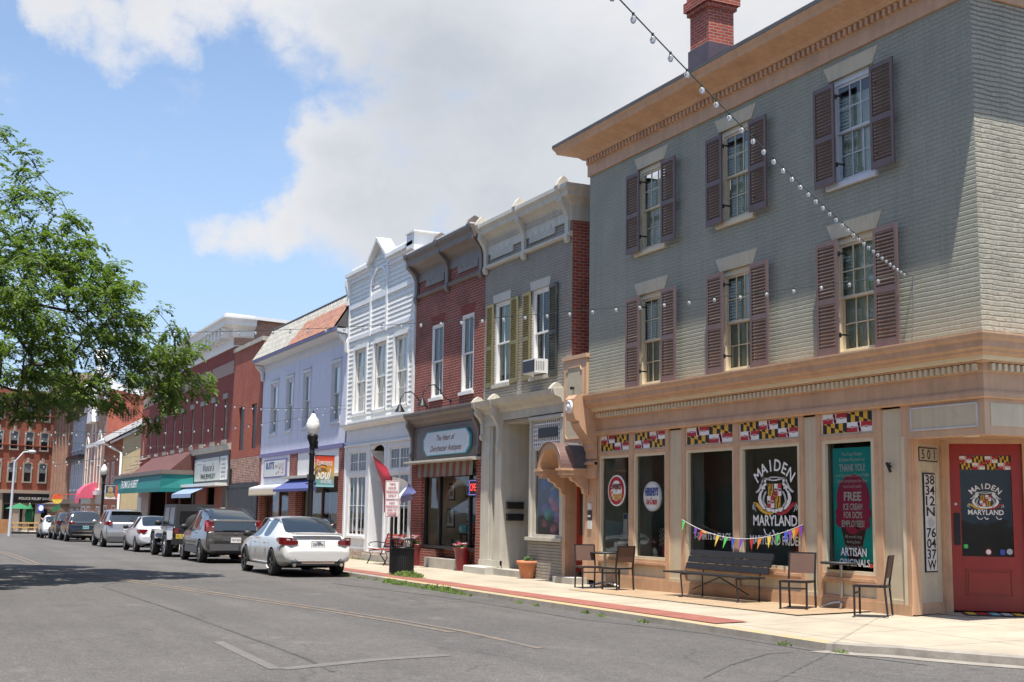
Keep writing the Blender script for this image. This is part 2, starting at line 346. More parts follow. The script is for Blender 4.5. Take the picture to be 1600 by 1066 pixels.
M['new_red']=brick('smooth_red_brick',(.37,.095,.055),(.29,.075,.045),(.33,.16,.12),bh=.075,mo=.007,bmp=.5,var=.16,dark=((.2,.04,.03),.4))
M['maroon_brick']=brick('maroon_brick',(.25,.050,.036),(.205,.042,.032),(.21,.075,.06),bh=.075,mo=.006,bmp=.4,var=.12)
M['scar']=brick('scarred_brick',(.42,.16,.10),(.20,.07,.05),(.45,.36,.30),bh=.075,mo=.018,bmp=1,var=.6,vs=5,wobble=.06)
M['orange_brick']=brick('orange_brick',(.38,.115,.065),(.32,.095,.055),(.34,.17,.12),bh=.08,mo=.008,bmp=.4,var=.14)
M['tan_brick']=brick('tan_brick',(.38,.20,.13),(.30,.15,.10),(.4,.3,.24),bh=.08,mo=.01,bmp=.4,var=.18)
M['brown_trim']=mat('brown_grey_trim',(.17,.135,.115),.5,var=.12,streak=.1)
M['olive']=mat('olive_shutter_paint',(.22,.19,.08),.5,var=.12,streak=.1)
M['dk_green']=mat('dark_green_shutter',(.05,.06,.05),.5,var=.12)
M['siding']=mat('white_siding_paint',(.76,.755,.71),.5,var=.06,streak=.06)
M['lilac']=mat('lilac_paint',(.63,.645,.755),.6,var=.07,streak=.10,bmp=.3,bs=7)
M['purple']=mat('purple_trim_paint',(.17,.15,.30),.5,var=.08)
M['pale_trim']=mat('pale_grey_trim',(.60,.61,.63),.5,var=.06,streak=.06)
M['concrete']=mat('weathered_concrete',(.40,.37,.32),.85,var=.18,bmp=.5,bs=25)
M['slate']=mat('slate_roof',(.09,.085,.085),.7,var=.25,vs=3,bmp=.5,bs=8)
M['maroon']=mat('maroon_glaze',(.18,.012,.02),.3,var=.1); M['terracotta']=mat('terracotta',(.50,.19,.09),.75,var=.18,vs=7,dirt=((.6,.45,.35),3,.56,.35))
M['grey_pot']=mat('grey_pot_glaze',(.16,.18,.19),.5,var=.25,vs=9)
M['soil']=mat('potting_soil',(.04,.028,.02),.9)
M['leaf']=mat('plant_leaf',(.06,.13,.03),.6,var=.35,vs=15); M['pink']=mat('pink_petal',(.72,.16,.25),.6,var=.15); M['petal_white']=mat('white_petal',(.8,.75,.75),.6)
M['teal']=mat('teal_canvas',(.005,.17,.16),.6,var=.1,bmp=.3,bs=3); M['teal_poster']=mat('teal_poster',(.0,.52,.48),.4,var=.03)
M['flag_red']=mat('flag_red',(.42,.015,.025),.5,var=.06); M['flag_white']=mat('flag_white',(.80,.79,.77),.5,var=.04); M['flag_gold']=mat('flag_gold',(.70,.40,.03),.5,var=.05); M['flag_black']=mat('flag_black',(.012,.012,.012),.5,var=.05)
M['ink_red']=mat('red_lettering',(.45,.03,.04),.6,var=0); M['ink_blue']=mat('blue_lettering',(.02,.06,.25),.5,var=0); M['ink_white']=mat('white_lettering',(.82,.82,.80),.5,var=0); M['ink_black']=mat('black_lettering',(.015,.013,.012),.5,var=0); M['ink_grey']=mat('grey_lettering',(.45,.47,.47),.5,var=0); M['ink_brown']=mat('brown_lettering',(.16,.03,.03),.5,var=0)
M['sign_face']=mat('pale_sign_face',(.62,.64,.62),.45,var=.05); M['aqua']=mat('aqua_border',(.05,.30,.34),.5,var=.05)
M['orange']=mat('orange_cloth',(.75,.27,.03),.6,var=.04); M['redorange']=mat('red_orange_cloth',(.70,.09,.03),.6,var=.04); M['sky_cloth']=mat('pale_blue_cloth',(.20,.55,.62),.6,var=.04); M['green_cloth']=mat('bright_green_cloth',(.10,.55,.12),.6,var=.05); M['violet']=mat('violet_cloth',(.22,.07,.45),.6,var=.05); M['blue_cloth']=mat('blue_cloth',(.05,.09,.42),.6,var=.05); M['yellow_cloth']=mat('yellow_cloth',(.72,.50,.06),.6,var=.05); M['red_cloth']=mat('red_cloth',(.60,.04,.04),.6,var=.06)
M['wood']=mat('stained_wood',(.42,.20,.08),.6,var=.2,streak=.2); M['yellow_wood']=mat('pine_wood',(.62,.38,.14),.6,var=.15); M['redwood']=mat('red_bench_slat',(.36,.055,.035),.55,var=.2)
M['rubber']=mat('tyre_rubber',(.018,.018,.018),.8,var=.2,obj=True)
M['chrome']=mat('chrome_trim',(.62,.62,.64),.12,1,var=0); M['alloy']=mat('alloy_rim',(.42,.42,.43),.28,.9,var=.05,obj=True); M['dark_alloy']=mat('dark_alloy_rim',(.12,.12,.125),.3,.8,var=.05,obj=True)
M['plastic']=mat('black_plastic',(.022,.022,.023),.55,var=.1,obj=True)
M['car_glass']=mat('car_glass',(.016,.022,.026),.03,var=0,spec=1.0,obj=True)
M['lamp_red']=mat('tail_lamp_red',(.17,.006,.01),.12,var=.1,coat=1,obj=True); M['lamp_clear']=mat('clear_lamp',(.55,.55,.55),.15,var=.1,coat=1,obj=True)
def textmesh(s,hgt,width=None,bold=0.0,shear=0,ext=.0015,spacing=1.0):
    cu=bpy.data.curves.new('lettering','FONT'); cu.body=s; cu.align_x='CENTER'; cu.size=1; cu.extrude=0; cu.offset=bold; cu.shear=shear; cu.space_character=spacing; cu.resolution_u=3
    o=bpy.data.objects.new('tmp',cu); me=bpy.data.meshes.new_from_object(o); bpy.data.objects.remove(o); bpy.data.curves.remove(cu)
    co=[v.co.copy() for v in me.vertices]; fs=[tuple(p.vertices) for p in me.polygons]; bpy.data.meshes.remove(me)
    if not co: return co,fs
    k=hgt/.70; xs=[c.x for c in co]; w=(max(xs)-min(xs))*k; kx=k if width is None else k*width/max(w,1e-6); cx=(max(xs)+min(xs))/2
    return [Vector(((c.x-cx)*kx,c.y*k,0)) for c in co],fs
def text(parent,s,c,hgt,m,width=None,rt=(1,0,0),up=(0,0,1),bold=0.0,shear=0,name='lettering',b=None,lift=.003,spacing=1.0):
    """c = centre of the baseline."""
    vs,fs=textmesh(s,hgt,width,bold,shear,spacing=spacing); rt,up,c=Vector(rt).normalized(),Vector(up).normalized(),Vector(c); n=rt.cross(up)
    own=b is None; b=b or B()
    if vs: b.faces([c+rt*v.x+up*v.y+n*lift for v in vs],fs)
    if own: return obj(name,b,m,parent)
    return b
def arctext(b,s,c,rad,hgt,a0,a1,rt,up,m=0,bold=0,lift=.003,wf=1.0):
    rt,up,c=Vector(rt).normalized(),Vector(up).normalized(),Vector(c); n=rt.cross(up)
    for i,ch in enumerate(s):
        if ch==' ': continue
        a=a0+(a1-a0)*(i+.5)/len(s); vs,fs=textmesh(ch,hgt,None,bold)
        r2=rt*math.sin(a)+up*math.cos(a); t2=rt*math.cos(a)-up*math.sin(a)
        o=c+r2*rad
        b.faces([o+t2*v.x*wf+r2*v.y+n*lift for v in vs],fs,m)
def disc(b,c,rx,rz,rt=(1,0,0),up=(0,0,1),m=0,n=32,lift=0,th=0):
    rt,up,c=Vector(rt).normalized(),Vector(up).normalized(),Vector(c); nn=rt.cross(up); c=c+nn*lift
    p=[c+rt*rx*math.cos(2*PI*i/n)+up*rz*math.sin(2*PI*i/n) for i in range(n)]; b.poly(p,m)
    if th:
        q=[v-nn*th for v in p]; b.faces(p+q,[(i,(i+1)%n,n+(i+1)%n,n+i) for i in range(n)],m)
# ---------------------------------------------------------------- ground
GX=[(60,-.19),(0,-.19),(-8,-.21),(-17,-.225),(-30,-.28),(-75,-.655),(-140,-1.32),(-220,-1.9)]
FX=[(60,0),(0,0),(-8,-.10),(-17,-.135),(-30,-.18),(-75,-.555),(-140,-1.22),(-220,-1.8)]
def pwl(x,T):
    if x>=T[0][0]: return T[0][1]
    for (a,za),(b_,zb) in zip(T,T[1:]):
        if x>=b_: return za+(zb-za)*(a-x)/(a-b_)
    return T[-1][1]
def zr(x): return pwl(x,GX)
KY=-3.45
def zkerb(x): return zr(x)+.10                       # kerb top
def zwalk(x): return pwl(x,FX)                       # pavement at the facades
def zg(x,y):                                      # pavement surface
    return lerp(zwalk(x),zkerb(x),min(1,max(0,y/KY)))
def onpave(px,py):
    p=gat(px,py,-.05)
    for _ in range(12): p=gat(px,py,zg(p[0],p[1]))
    return Vector(p)
def onroad(px,py):
    p=gat(px,py,-.2)
    for _ in range(12): p=gat(px,py,zr(p[0]))
    return Vector(p)
XS=[3000,60,20,10,7,5,3,0,-4,-8,-12,-17,-23,-30,-45,-60,-75,-100,-140,-180,-220,-3000]
def strip(b,y0,y1,dz,x0,x1,m=0):
    xs=sorted({x0,x1}|{x for x in XS if x0<x<x1})
    for a,c in zip(xs,xs[1:]):
        b.poly([(a,y0,zg(a,y0)+dz),(c,y0,zg(c,y0)+dz),(c,y1,zg(c,y1)+dz),(a,y1,zg(a,y1)+dz)],m)
def mk_asphalt():
    m,nt,b=newmat('asphalt'); p=pos(nt)
    n1=noise(nt,p,.35,6,.6); n3=noise(nt,p,9,5,.6); v2=nd(nt,'ShaderNodeTexVoronoi'); v2.inputs['Scale'].default_value=95; nt.links.new(p,v2.inputs['Vector']); n2=noise(nt,p,55,4,.8)
    mp=nd(nt,'ShaderNodeMapping'); nt.links.new(p,mp.inputs[0]); mp.inputs['Scale'].default_value=(.05,.9,1); n4=noise(nt,mp.outputs[0],1,5,.55)
    c=mixc(nt,mrange(nt,n1,.35,.68),(.086,.080,.074),(.113,.106,.098))
    c=mixc(nt,mrange(nt,n4,.44,.60,0,.65),c,(.074,.070,.067))
    c=mixc(nt,mrange(nt,noise(nt,p,.9,8,.7),.60,.68,0,.45),c,(.150,.142,.132))
    sp_=nd(nt,'ShaderNodeSeparateColor'); nt.links.new(v2.outputs['Color'],sp_.inputs[0])
    c=mixc(nt,1.0,c,mrange(nt,sp_.outputs[0],0,1,.55,1.5),'MULTIPLY'); c=mixc(nt,1.0,c,mrange(nt,n2,.3,.7,.72,1.28),'MULTIPLY'); c=mixc(nt,1.0,c,mrange(nt,n3,.3,.7,.85,1.15),'MULTIPLY')
    nn=nd(nt,'ShaderNodeTexNoise'); nn.inputs['Scale'].default_value=1.3; nn.inputs['Detail'].default_value=6; nt.links.new(p,nn.inputs['Vector'])
    va=nd(nt,'ShaderNodeVectorMath',operation='ADD'); nt.links.new(p,va.inputs[0]); nt.links.new(nn.outputs[1],va.inputs[1])
    for sc,w,lo in((.28,.012,.46),(.9,.010,.60)):
        vo=nd(nt,'ShaderNodeTexVoronoi',feature='DISTANCE_TO_EDGE'); vo.inputs['Scale'].default_value=sc; nt.links.new(va.outputs[0],vo.inputs['Vector'])
        cr_=mth(nt,'MULTIPLY',mrange(nt,vo.outputs['Distance'],.002,w,1,0),mrange(nt,noise(nt,p,.5,3),lo,lo+.1,0,.45),True); c=mixc(nt,cr_,c,(.035,.033,.031))
    st=mrange(nt,noise(nt,p,.6,4,.6),.66,.74,0,.5); c=mixc(nt,st,c,(.05,.047,.044))
    nt.links.new(c,b.inputs['Base Color']); b.inputs['Roughness'].default_value=.85; bump(nt,b,mth(nt,'ADD',n2,mth(nt,'MULTIPLY',n3,.6)),.7,.008); return m
def mk_walk(name,c1,joint=1.5,var=.12,stain=.35):
    m,nt,b=newmat(name); p=pos(nt)
    t=nd(nt,'ShaderNodeTexBrick'); nt.links.new(p,t.inputs['Vector']); t.offset=0; t.inputs['Scale'].default_value=1; t.inputs['Brick Width'].default_value=joint; t.inputs['Row Height'].default_value=joint; t.inputs['Mortar Size'].default_value=.013; t.inputs['Mortar Smooth'].default_value=.5
    t.inputs['Color1'].default_value=tuple(c1)+(1,); t.inputs['Color2'].default_value=tuple(x*.93 for x in c1)+(1,); t.inputs['Mortar'].default_value=tuple(x*.33 for x in c1)+(1,)
    c=mixc(nt,1.0,t.outputs['Color'],mrange(nt,noise(nt,p,1.1,7,.62),.3,.7,1-var,1+var),'MULTIPLY')
    c=mixc(nt,mrange(nt,noise(nt,p,3.1,7,.7),.56,.72,0,stain),c,tuple(x*.55 for x in c1))
    c=mixc(nt,1.0,c,mrange(nt,noise(nt,p,90,2,.6),.3,.7,.9,1.1),'MULTIPLY')
    nt.links.new(c,b.inputs['Base Color']); b.inputs['Roughness'].default_value=.85
    bump(nt,b,mth(nt,'ADD',noise(nt,p,60,3,.6),mth(nt,'MULTIPLY',mth(nt,'SUBTRACT',1,t.outputs['Fac']),2)),.3,.006); return m
M['asphalt']=mk_asphalt(); M['walk']=mk_walk('sidewalk_concrete',(.385,.335,.255),1.5,.16,.45); M['walk_tan']=mk_walk('tan_apron_concrete',(.37,.265,.165),1.5,.14,.35)
def mk_paver():
    m,nt,b=newmat('red_pavers'); p=pos(nt); t=nd(nt,'ShaderNodeTexBrick'); nt.links.new(p,t.inputs['Vector']); t.inputs['Scale'].default_value=1; t.inputs['Brick Width'].default_value=.2; t.inputs['Row Height'].default_value=.1; t.inputs['Mortar Size'].default_value=.006
    t.inputs['Color1'].default_value=(.30,.10,.072,1); t.inputs['Color2'].default_value=(.24,.08,.058,1); t.inputs['Mortar'].default_value=(.19,.12,.095,1)
    c=mixc(nt,1.0,t.outputs['Color'],mrange(nt,noise(nt,p,1.5,6,.6),.3,.7,.85,1.15),'MULTIPLY'); nt.links.new(c,b.inputs['Base Color']); b.inputs['Roughness'].default_value=.85; return m
M['paver']=mk_paver()
def mk_worn(name,col,lo,hi,under=(.16,.15,.142),sc=5):
    m,nt,b=newmat(name); p=pos(nt); n=noise(nt,p,sc,8,.75); n2=noise(nt,p,.8,3)
    f=mth(nt,'MULTIPLY',mrange(nt,n,lo,hi),mrange(nt,n2,.3,.6,.45,1),True)
    c=mixc(nt,f,under,col); c=mixc(nt,1.0,c,mrange(nt,noise(nt,p,70,3,.7),.25,.75,.75,1.25),'MULTIPLY'); nt.links.new(c,b.inputs['Base Color']); b.inputs['Roughness'].default_value=.8; return m
M['yellow_line']=mk_worn('worn_yellow_paint',(.33,.20,.09),.45,.72,(.115,.108,.10)); M['white_line']=mk_worn('worn_white_paint',(.20,.19,.18),.47,.85,(.125,.118,.11))
M['kerb_yellow']=mk_worn('worn_kerb_paint',(.46,.32,.12),.40,.60,(.34,.29,.22),6); M['kerb']=mat('kerb_concrete',(.26,.235,.20),.85,var=.25,vs=4,bmp=.5,bs=30); M['patch']=mk_worn('dark_asphalt_seam',(.045,.043,.041),.3,.55,(.10,.095,.09),6)
b=B(); xs=sorted(XS)
ys=[-3000,-60,-20,-8,0,8,60,3000]
for a,c in zip(xs,xs[1:]):
    for d,e in zip(ys,ys[1:]): b.poly([(a,d,zr(a)),(c,d,zr(c)),(c,e,zr(c)),(a,e,zr(a))])
solo('road',b,M['asphalt'],None,None,kind='structure')
# kerb path (from far end towards the corner and round into the side street)
_cv=[gat(px,py,-.09) for px,py in ((1240,997),(1290,1004),(1345,1008),(1400,1011),(1450,1015.5),(1500,1019.5),(1550,1023.5),(1599,1027))]
_sx=_cv[-1]; _dx=(_cv[-1]-_cv[-3]); _dx=_dx/np.linalg.norm(_dx[:2])
KP=[(-135,KY),(1.2,KY)]+[(p[0],p[1]) for p in _cv if p[0]>1.6 and p[1]>KY-.02]+[(_sx[0]+_dx[0]*k*.5,_sx[1]+_dx[1]*k*.5+.05*k*k) for k in (1,2)]
KP+=[(KP[-1][0]+.25,KP[-1][1]+1.0),(KP[-1][0]+.35,KP[-1][1]+2.4),(KP[-1][0]+.35,60)]
print('KERB',[(round(a,2),round(c,2)) for a,c in KP])
def densify(P,st=4):
    o=[P[0]]
    for a,c in zip(P,P[1:]):
        n=max(1,int(math.hypot(c[0]-a[0],c[1]-a[1])/st))
        o+=[(lerp(a[0],c[0],i/n),lerp(a[1],c[1],i/n)) for i in range(1,n+1)]
    return o
def offs(P,d):   # offset to the left of travel (towards the buildings)
    o=[]
    for i,p in enumerate(P):
        a=P[max(i-1,0)]; c=P[min(i+1,len(P)-1)]; l=math.hypot(c[0]-a[0],c[1]-a[1]); o.append((p[0]-(c[1]-a[1])/l*d,p[1]+(c[0]-a[0])/l*d))
    return o
KD=densify(KP,2.5); K0=offs(KD,.0); K1=offs(KD,.02); K2=offs(KD,.16); KM=offs(KD,.08)
b=B()
for i in range(len(KD)-1):
    z0,z1=zkerb(KD[i][0]),zkerb(KD[i+1][0]); r0,r1=zr(KD[i][0])-.05,zr(KD[i+1][0])-.05; m=1 if -14.5<KD[i][0]<1.8 and KD[i][1]<-2.9 else 0
    b.poly([(*K0[i],r0),(*K0[i+1],r1),(*K1[i+1],z1-.012),(*K1[i],z0-.012)],0)
    b.poly([(*K1[i],z0-.012),(*K1[i+1],z1-.012),(*KM[i+1],z1+.004),(*KM[i],z0+.004)],m)
    b.poly([(*KM[i],z0+.004),(*KM[i+1],z1+.004),(*K2[i+1],z1+.004),(*K2[i],z0+.004)],m)
solo('kerb',b,[M['kerb'],M['kerb_yellow']],None,None,kind='structure')
b=B()
for i in range(len(KD)-1):
    (x0,y0),(x1,y1)=K2[i],K2[i+1]
    if KD[i][1]<0.3:
        n=6; xa,xb=(min(x0,1.5) if KD[i][0]>1.5 else x0),(min(x1,1.5) if KD[i+1][0]>1.5 else x1); ya=yb=.6
        for k in range(n):
            t,u=k/n,(k+1)/n; q=lambda xx,yy,ex,ey,w:(lerp(xx,ex,w),lerp(yy,ey,w),lerp(zkerb(xx),zwalk(ex) ,w))
            b.poly([q(x0,y0,xa,ya,t),q(x1,y1,xb,yb,t),q(x1,y1,xb,yb,u),q(x0,y0,xa,ya,u)])
        last=(x1,y1)
b.poly([(1.5,.6,0),(last[0],last[1],zkerb(3)),(K2[-1][0],60,zkerb(3)),(1.5,60,0)])
b.poly([(-1.2,.6,.0),(1.5,.6,.0),(1.5,3.2,.0),(-1.2,3.2,.0)])
solo('sidewalk',b,M['walk'],None,None,kind='structure')
b=B(); strip(b,-3.27,-2.72,.008,-30,onpave(1185,971)[0],0); solo('brick_paving_strip',b,M['paver'],None,None,kind='structure')
b=B(); strip(b,-1.45,-.0,.008,-8.3,-.9,0); solo('tan_paving_apron',b,M['walk_tan'],None,None,kind='structure')
def linemark(name,P,w,m,dz=.005):
    b=B(); P=densify(P,1.5); A,C_=offs(P,-w/2),offs(P,w/2)
    for i in range(len(P)-1): b.poly([(*A[i],zr(A[i][0])+dz),(*A[i+1],zr(A[i+1][0])+dz),(*C_[i+1],zr(C_[i+1][0])+dz),(*C_[i],zr(C_[i][0])+dz)])
    return solo(name,b,m,None,None,kind='structure')
def pth(*q): return [tuple(onroad(*p)[:2]) for p in q]
YL=[(-62,-10.9)]+pth((10,863),(60,881),(230,911),(320,924),(500,950),(640,972),(730,988),(845,1014))
print('YL',[(round(a,2),round(c,2)) for a,c in YL])
linemark('yellow_road_line',YL,.11,M['yellow_line']); linemark('yellow_road_line',offs(YL,-.22)[:-1],.11,M['yellow_line'])
linemark('white_road_line',pth((700,1024),(590,1031),(440,1046)),.20,M['white_line']); linemark('white_road_line',pth((340,1003),(430,1046)),.13,M['white_line'])
linemark('asphalt_seam',pth((160,917),(200,930),(290,960),(350,982),(480,1030),(520,1050)),.05,M['patch'],.004)
linemark('asphalt_seam',pth((520,912),(700,934),(900,967),(1100,990),(1300,1022),(1450,1040)),.035,M['patch'],.004)
linemark('asphalt_seam',pth((1100,1060),(1140,1040),(1200,1022),(1240,1020)),.025,M['patch'],.0045)
b=B()
K3=offs(KD,-.30); K4=offs(KD,-.01)
for i in range(len(KD)-1):
    if KD[i][0]>1.9 and KD[i][1]<6: b.poly([(*K3[i],zr(K3[i][0])+.006),(*K3[i+1],zr(K3[i+1][0])+.006),(*K4[i+1],zr(K4[i+1][0])+.006),(*K4[i],zr(K4[i][0])+.006)])
solo('gutter_apron',b,M['kerb'],None,None,kind='structure')

# ---- buildings on the camera's side of the street (they shade and are mirrored in the shop glass)
# ================================================================ generic building pieces
def sash(b,x0,x1,z0,z1,y,cols,rows,fw=.045,mw=.018,d=.035,m=0):
    b.box(x0,x0+fw,y,y+d,z0,z1,m); b.box(x1-fw,x1,y,y+d,z0,z1,m); b.box(x0+fw,x1-fw,y,y+d,z0,z0+fw,m); b.box(x0+fw,x1-fw,y,y+d,z1-fw,z1,m)
    w,h=(x1-x0-2*fw),(z1-z0-2*fw)
    for i in range(1,cols): c=x0+fw+w*i/cols; b.box(c-mw/2,c+mw/2,y+.006,y+d-.004,z0+fw,z1-fw,m)
    for i in range(1,rows): c=z0+fw+h*i/rows; b.box(x0+fw,x1-fw,y+.008,y+d-.006,c-mw/2,c+mw/2,m)
def window(par,x0,x1,z0,z1,y=0,cols=2,rows=2,frame='cream_trim',glass='glass',curtain=None,back=None,sill=True,fw=.10,inset=.05,drop=0,sillm=None,lab=None,one=False):
    b=B(); i=y+inset
    b.box(x0,x0+fw,i-.02,i+.10,z0,z1); b.box(x1-fw,x1,i-.02,i+.10,z0,z1); b.box(x0+fw,x1-fw,i-.02,i+.10,z1-fw,z1); b.box(x0+fw,x1-fw,i-.02,i+.10,z0,z0+fw*.7)
    a0,a1,c0,c1=x0+fw,x1-fw,z0+fw*.7,z1-fw; zm=(c0+c1)/2
    if one: sash(b,a0,a1,c0,c1,i+.02,cols,rows)
    else: sash(b,a0,a1,zm-.02,c1,i+.01,cols,rows); sash(b,a0,a1,c0,zm+.02,i+.05,cols,rows)
    w=obj('window',b,M[frame],par)
    if lab: w['label']=lab
    p=B()
    if one: p.poly([(a0,i+.04,c0),(a1,i+.04,c0),(a1,i+.04,c1),(a0,i+.04,c1)])
    else:
        p.poly([(a0,i+.03,zm),(a1,i+.03,zm),(a1,i+.03,c1),(a0,i+.03,c1)]); p.poly([(a0,i+.07,c0),(a1,i+.07,c0),(a1,i+.07,zm),(a0,i+.07,zm)])
    obj('pane',p,M[glass],w)
    if curtain:
        c=B(); n=14; zt=c1-(c1-c0)*curtain[1]; zb_=c0+(c1-c0)*curtain[2]
        for k in range(n*2):
            u,v=a0+(a1-a0)*k/(2*n),a0+(a1-a0)*(k+1)/(2*n); d0,d1=(.105,.125) if k%2 else (.125,.105); c.poly([(u,i+d0,zb_),(v,i+d1,zb_),(v,i+d1,zt),(u,i+d0,zt)])
        obj('curtain',c,M[curtain[0]],w)
    if sill:
        c=B().box(x0-.06,x1+.06,y-.06,y+inset-.021,z0-.09,z0-.002); obj('sill',c,M[sillm or frame],w)
    return w
def shutter_mesh(w,h,mtl,name='shutter'):
    b=B(); st=.055; t=.035
    b.box(0,st,0,t,0,h); b.box(w-st,w,0,t,0,h); mid=h*.47
    for a,c in((0,.12),(mid-.05,mid+.05),(h-.08,h)): b.box(st,w-st,.001,t-.001,a,c)
    for a,c in((.12,mid-.05),(mid+.05,h-.08)):
        n=int((c-a)/.056)
        for i in range(n):
            z=a+(i+.5)*(c-a)/n; b.obox((w/2,t/2,z),((w-2*st)/2,0,0),(0,.015,-.015),(0,.003,.003))
    me=b.mesh(name,mtl); return me
def lintel(b,x0,x1,z0,z1,fl,y=-.012,d=.02):
    p=[(x0,z0),(x1,z0),(x1+fl,z1),(x0-fl,z1)]; b.prism(p[::-1],y,y+d,axis='y')
def shell(par,x0,x1,y0,y1,z0,z1,wallm,roofm='slate',ztop=None,left=True,right=True,zf=None):
    b=B()
    if right: b.poly([(x1,y0,z0),(x1,y1,z0),(x1,y1,z1),(x1,y0,z1)])
    if left: b.poly([(x0,y1,z0),(x0,y0,z0),(x0,y0,z1),(x0,y1,z1)])
    b.poly([(x1,y1,z0),(x0,y1,z0),(x0,y1,z1),(x1,y1,z1)])
    obj('side_wall',b,M[wallm],par)
    if roofm: obj('roof',B().box(x0,x1,y0+.02,y1-.01,z1-.25,z1-.05),M[roofm],par)
# Maryland-style heraldic strip: black/gold and red/white quarters
def flagcell_bg(b,x,z,w,h,f,flip=False):   # six bars with a diagonal counterchange
    n=6
    for i in range(n):
        a,c=x+w*i/n,x+w*(i+1)/n; za=z+h*(1-i/n); zc=z+h*(1-(i+1)/n)
        up_,dn=(3,2) if i%2 else (2,3)
        if flip: up_,dn=dn,up_
        b.poly([f(a,z),f(c,z),f(c,zc),f(a,za)],dn); b.poly([f(a,za),f(c,zc),f(c,z+h),f(a,z+h)],up_)
def flagcell_rw(b,x,z,w,h,f,l):
    b.poly([f(x,z),f(x+w/2,z),f(x+w/2,z+h/2),f(x,z+h/2)],0); b.poly([f(x+w/2,z),f(x+w,z),f(x+w,z+h/2),f(x+w/2,z+h/2)],1)
    b.poly([f(x,z+h/2),f(x+w/2,z+h/2),f(x+w/2,z+h),f(x,z+h)],1); b.poly([f(x+w/2,z+h/2),f(x+w,z+h/2),f(x+w,z+h),f(x+w/2,z+h)],0)
    g=lambda a,c:f(a,c,l); t=.035
    def q(a0,c0,a1,c1,m): b.poly([g(a0,c0),g(a1,c0),g(a1,c1),g(a0,c1)],m)
    cx,cz=x+w/2,z+h/2
    # counterchanged cross arms with trefoil ends
    q(cx-w*t,z+h*.06,cx,cz,1); q(cx,z+h*.06,cx+w*t,cz,0); q(cx-w*t,cz,cx,z+h*.94,0); q(cx,cz,cx+w*t,z+h*.94,1)
    q(x+w*.06,cz-h*t*1.4,cx-w*t,cz,1); q(x+w*.06,cz,cx-w*t,cz+h*t*1.4,0); q(cx+w*t,cz-h*t*1.4,x+w*.94,cz,0); q(cx+w*t,cz,x+w*.94,cz+h*t*1.4,1)
    for (ux,uz,ma,mb) in((x+w*.22,cz,1,0),(x+w*.78,cz,0,1)):
        r=h*.13; a=[(ux+r*math.cos(k*PI/8)*.9,uz-r*math.sin(k*PI/8)) for k in range(9)]; b.poly([g(*p) for p in a[::-1]],ma)
        a=[(ux+r*math.cos(k*PI/8)*.9,uz+r*math.sin(k*PI/8)) for k in range(9)]; b.poly([g(*p) for p in a],mb)
    for (uz,s_) in((z+h*.2,-1),(z+h*.8,1)):
        r=w*.075; a=[(cx-r*math.sin(k*PI/8),uz+r*math.cos(k*PI/8)) for k in range(9)]; b.poly([g(*p) for p in a],1 if s_<0 else 0)
        a=[(cx+r*math.sin(k*PI/8),uz+r*math.cos(k*PI/8)) for k in range(9)]; b.poly([g(*p) for p in a[::-1]],0 if s_<0 else 1)
FLM=[M['flag_red'],M['flag_white'],M['flag_gold'],M['flag_black']]
def flagstrip(x0,x1,z0,z1,f,start=0,cw=None):
    b=B(); h=(z1-z0)/2; cw=cw or h*2.2; 
    n=max(1,round((x1-x0)/cw)); cw=(x1-x0)/n
    for i in range(n):
        for r in range(2):
            (flagcell_rw(b,x0+i*cw,z0+r*h,cw,h,f,.0015) if (i+r+start)%2 else flagcell_bg(b,x0+i*cw,z0+r*h,cw,h,f))
    return b
# ================================================================ corner shop (sage brick)
G=thing('corner_shop_building','three storey sage green brick corner building with mauve shutters above a peach shopfront','building',(-4.3,0,0))
X0,X1=-10.12,1.5
TOP=[(-8.0,-6.9),(-4.97,-3.88),(-1.71,-.6)]
holes=[(a,c,6.95,8.76) for a,c in TOP]+[(a,c,4.06,6.02) for a,c in TOP]
b=B(); b.wall(X0,X1,3.1,9.3,0,holes,.16,0,1); obj('front_wall',b,[M['green_brick'],M['cream_brick']],G)
b=B(); b.poly([(X1,0,2.7),(X1,14,2.7),(X1,14,9.3),(X1,0,9.3)]); b.poly([(X1,2.3,0),(X1,14,0),(X1,14,2.7),(X1,2.3,2.7)]); obj('side_wall',b,M['cream_brick'],G)
b=B(); b.poly([(X0,14,0),(X0,0,0),(X0,0,9.3),(X0,14,9.3)]); b.poly([(X1,14,0),(X0,14,0),(X0,14,9.3),(X1,14,9.3)]); obj('back_wall',b,M['green_brick'],G)
b=B()  # hipped roof
e=.66; rx0,rx1,ry0,ry1=X0-e,X1+e,-e,14.4; zt=9.93; rz_=12.4
b.poly([(rx0,ry0,zt),(rx1,ry0,zt),(-1.5,6.9,rz_),(-7,6.9,rz_)]); b.poly([(rx1,ry0,zt),(rx1,ry1,zt),(-1.5,6.9,rz_)]); b.poly([(rx1,ry1,zt),(rx0,ry1,zt),(-7,6.9,rz_),(-1.5,6.9,rz_)]); b.poly([(rx0,ry1,zt),(rx0,ry0,zt),(-7,6.9,rz_)])
b.box(rx0,rx1,ry0,ry1,9.86,zt-.003); obj('roof',b,M['slate'],G)
prof=[(.0,9.12),(.045,9.12),(.045,9.37),(.06,9.385),(.06,9.50),(.13,9.52),(.17,9.56),(.2,9.585),(.56,9.70),(.58,9.715),(.60,9.77),(.65,9.84),(.65,9.87),(0,9.87)]
b=B().sweep(prof,[(X0,.6),(X0,0),(X1,0),(X1,14)]); cor=obj('eaves_cornice',b,M['peach'],G)
b=B(); x=X0+.03
while x<X1-.02: b.box(x,x+.068,-.125,-.059,9.385,9.50); x+=.135
y=.05
while y<6: b.box(X1+.059,X1+.125,y,y+.068,9.385,9.50); y+=.135
objsplit('dentil',b,M['peach'],cor)
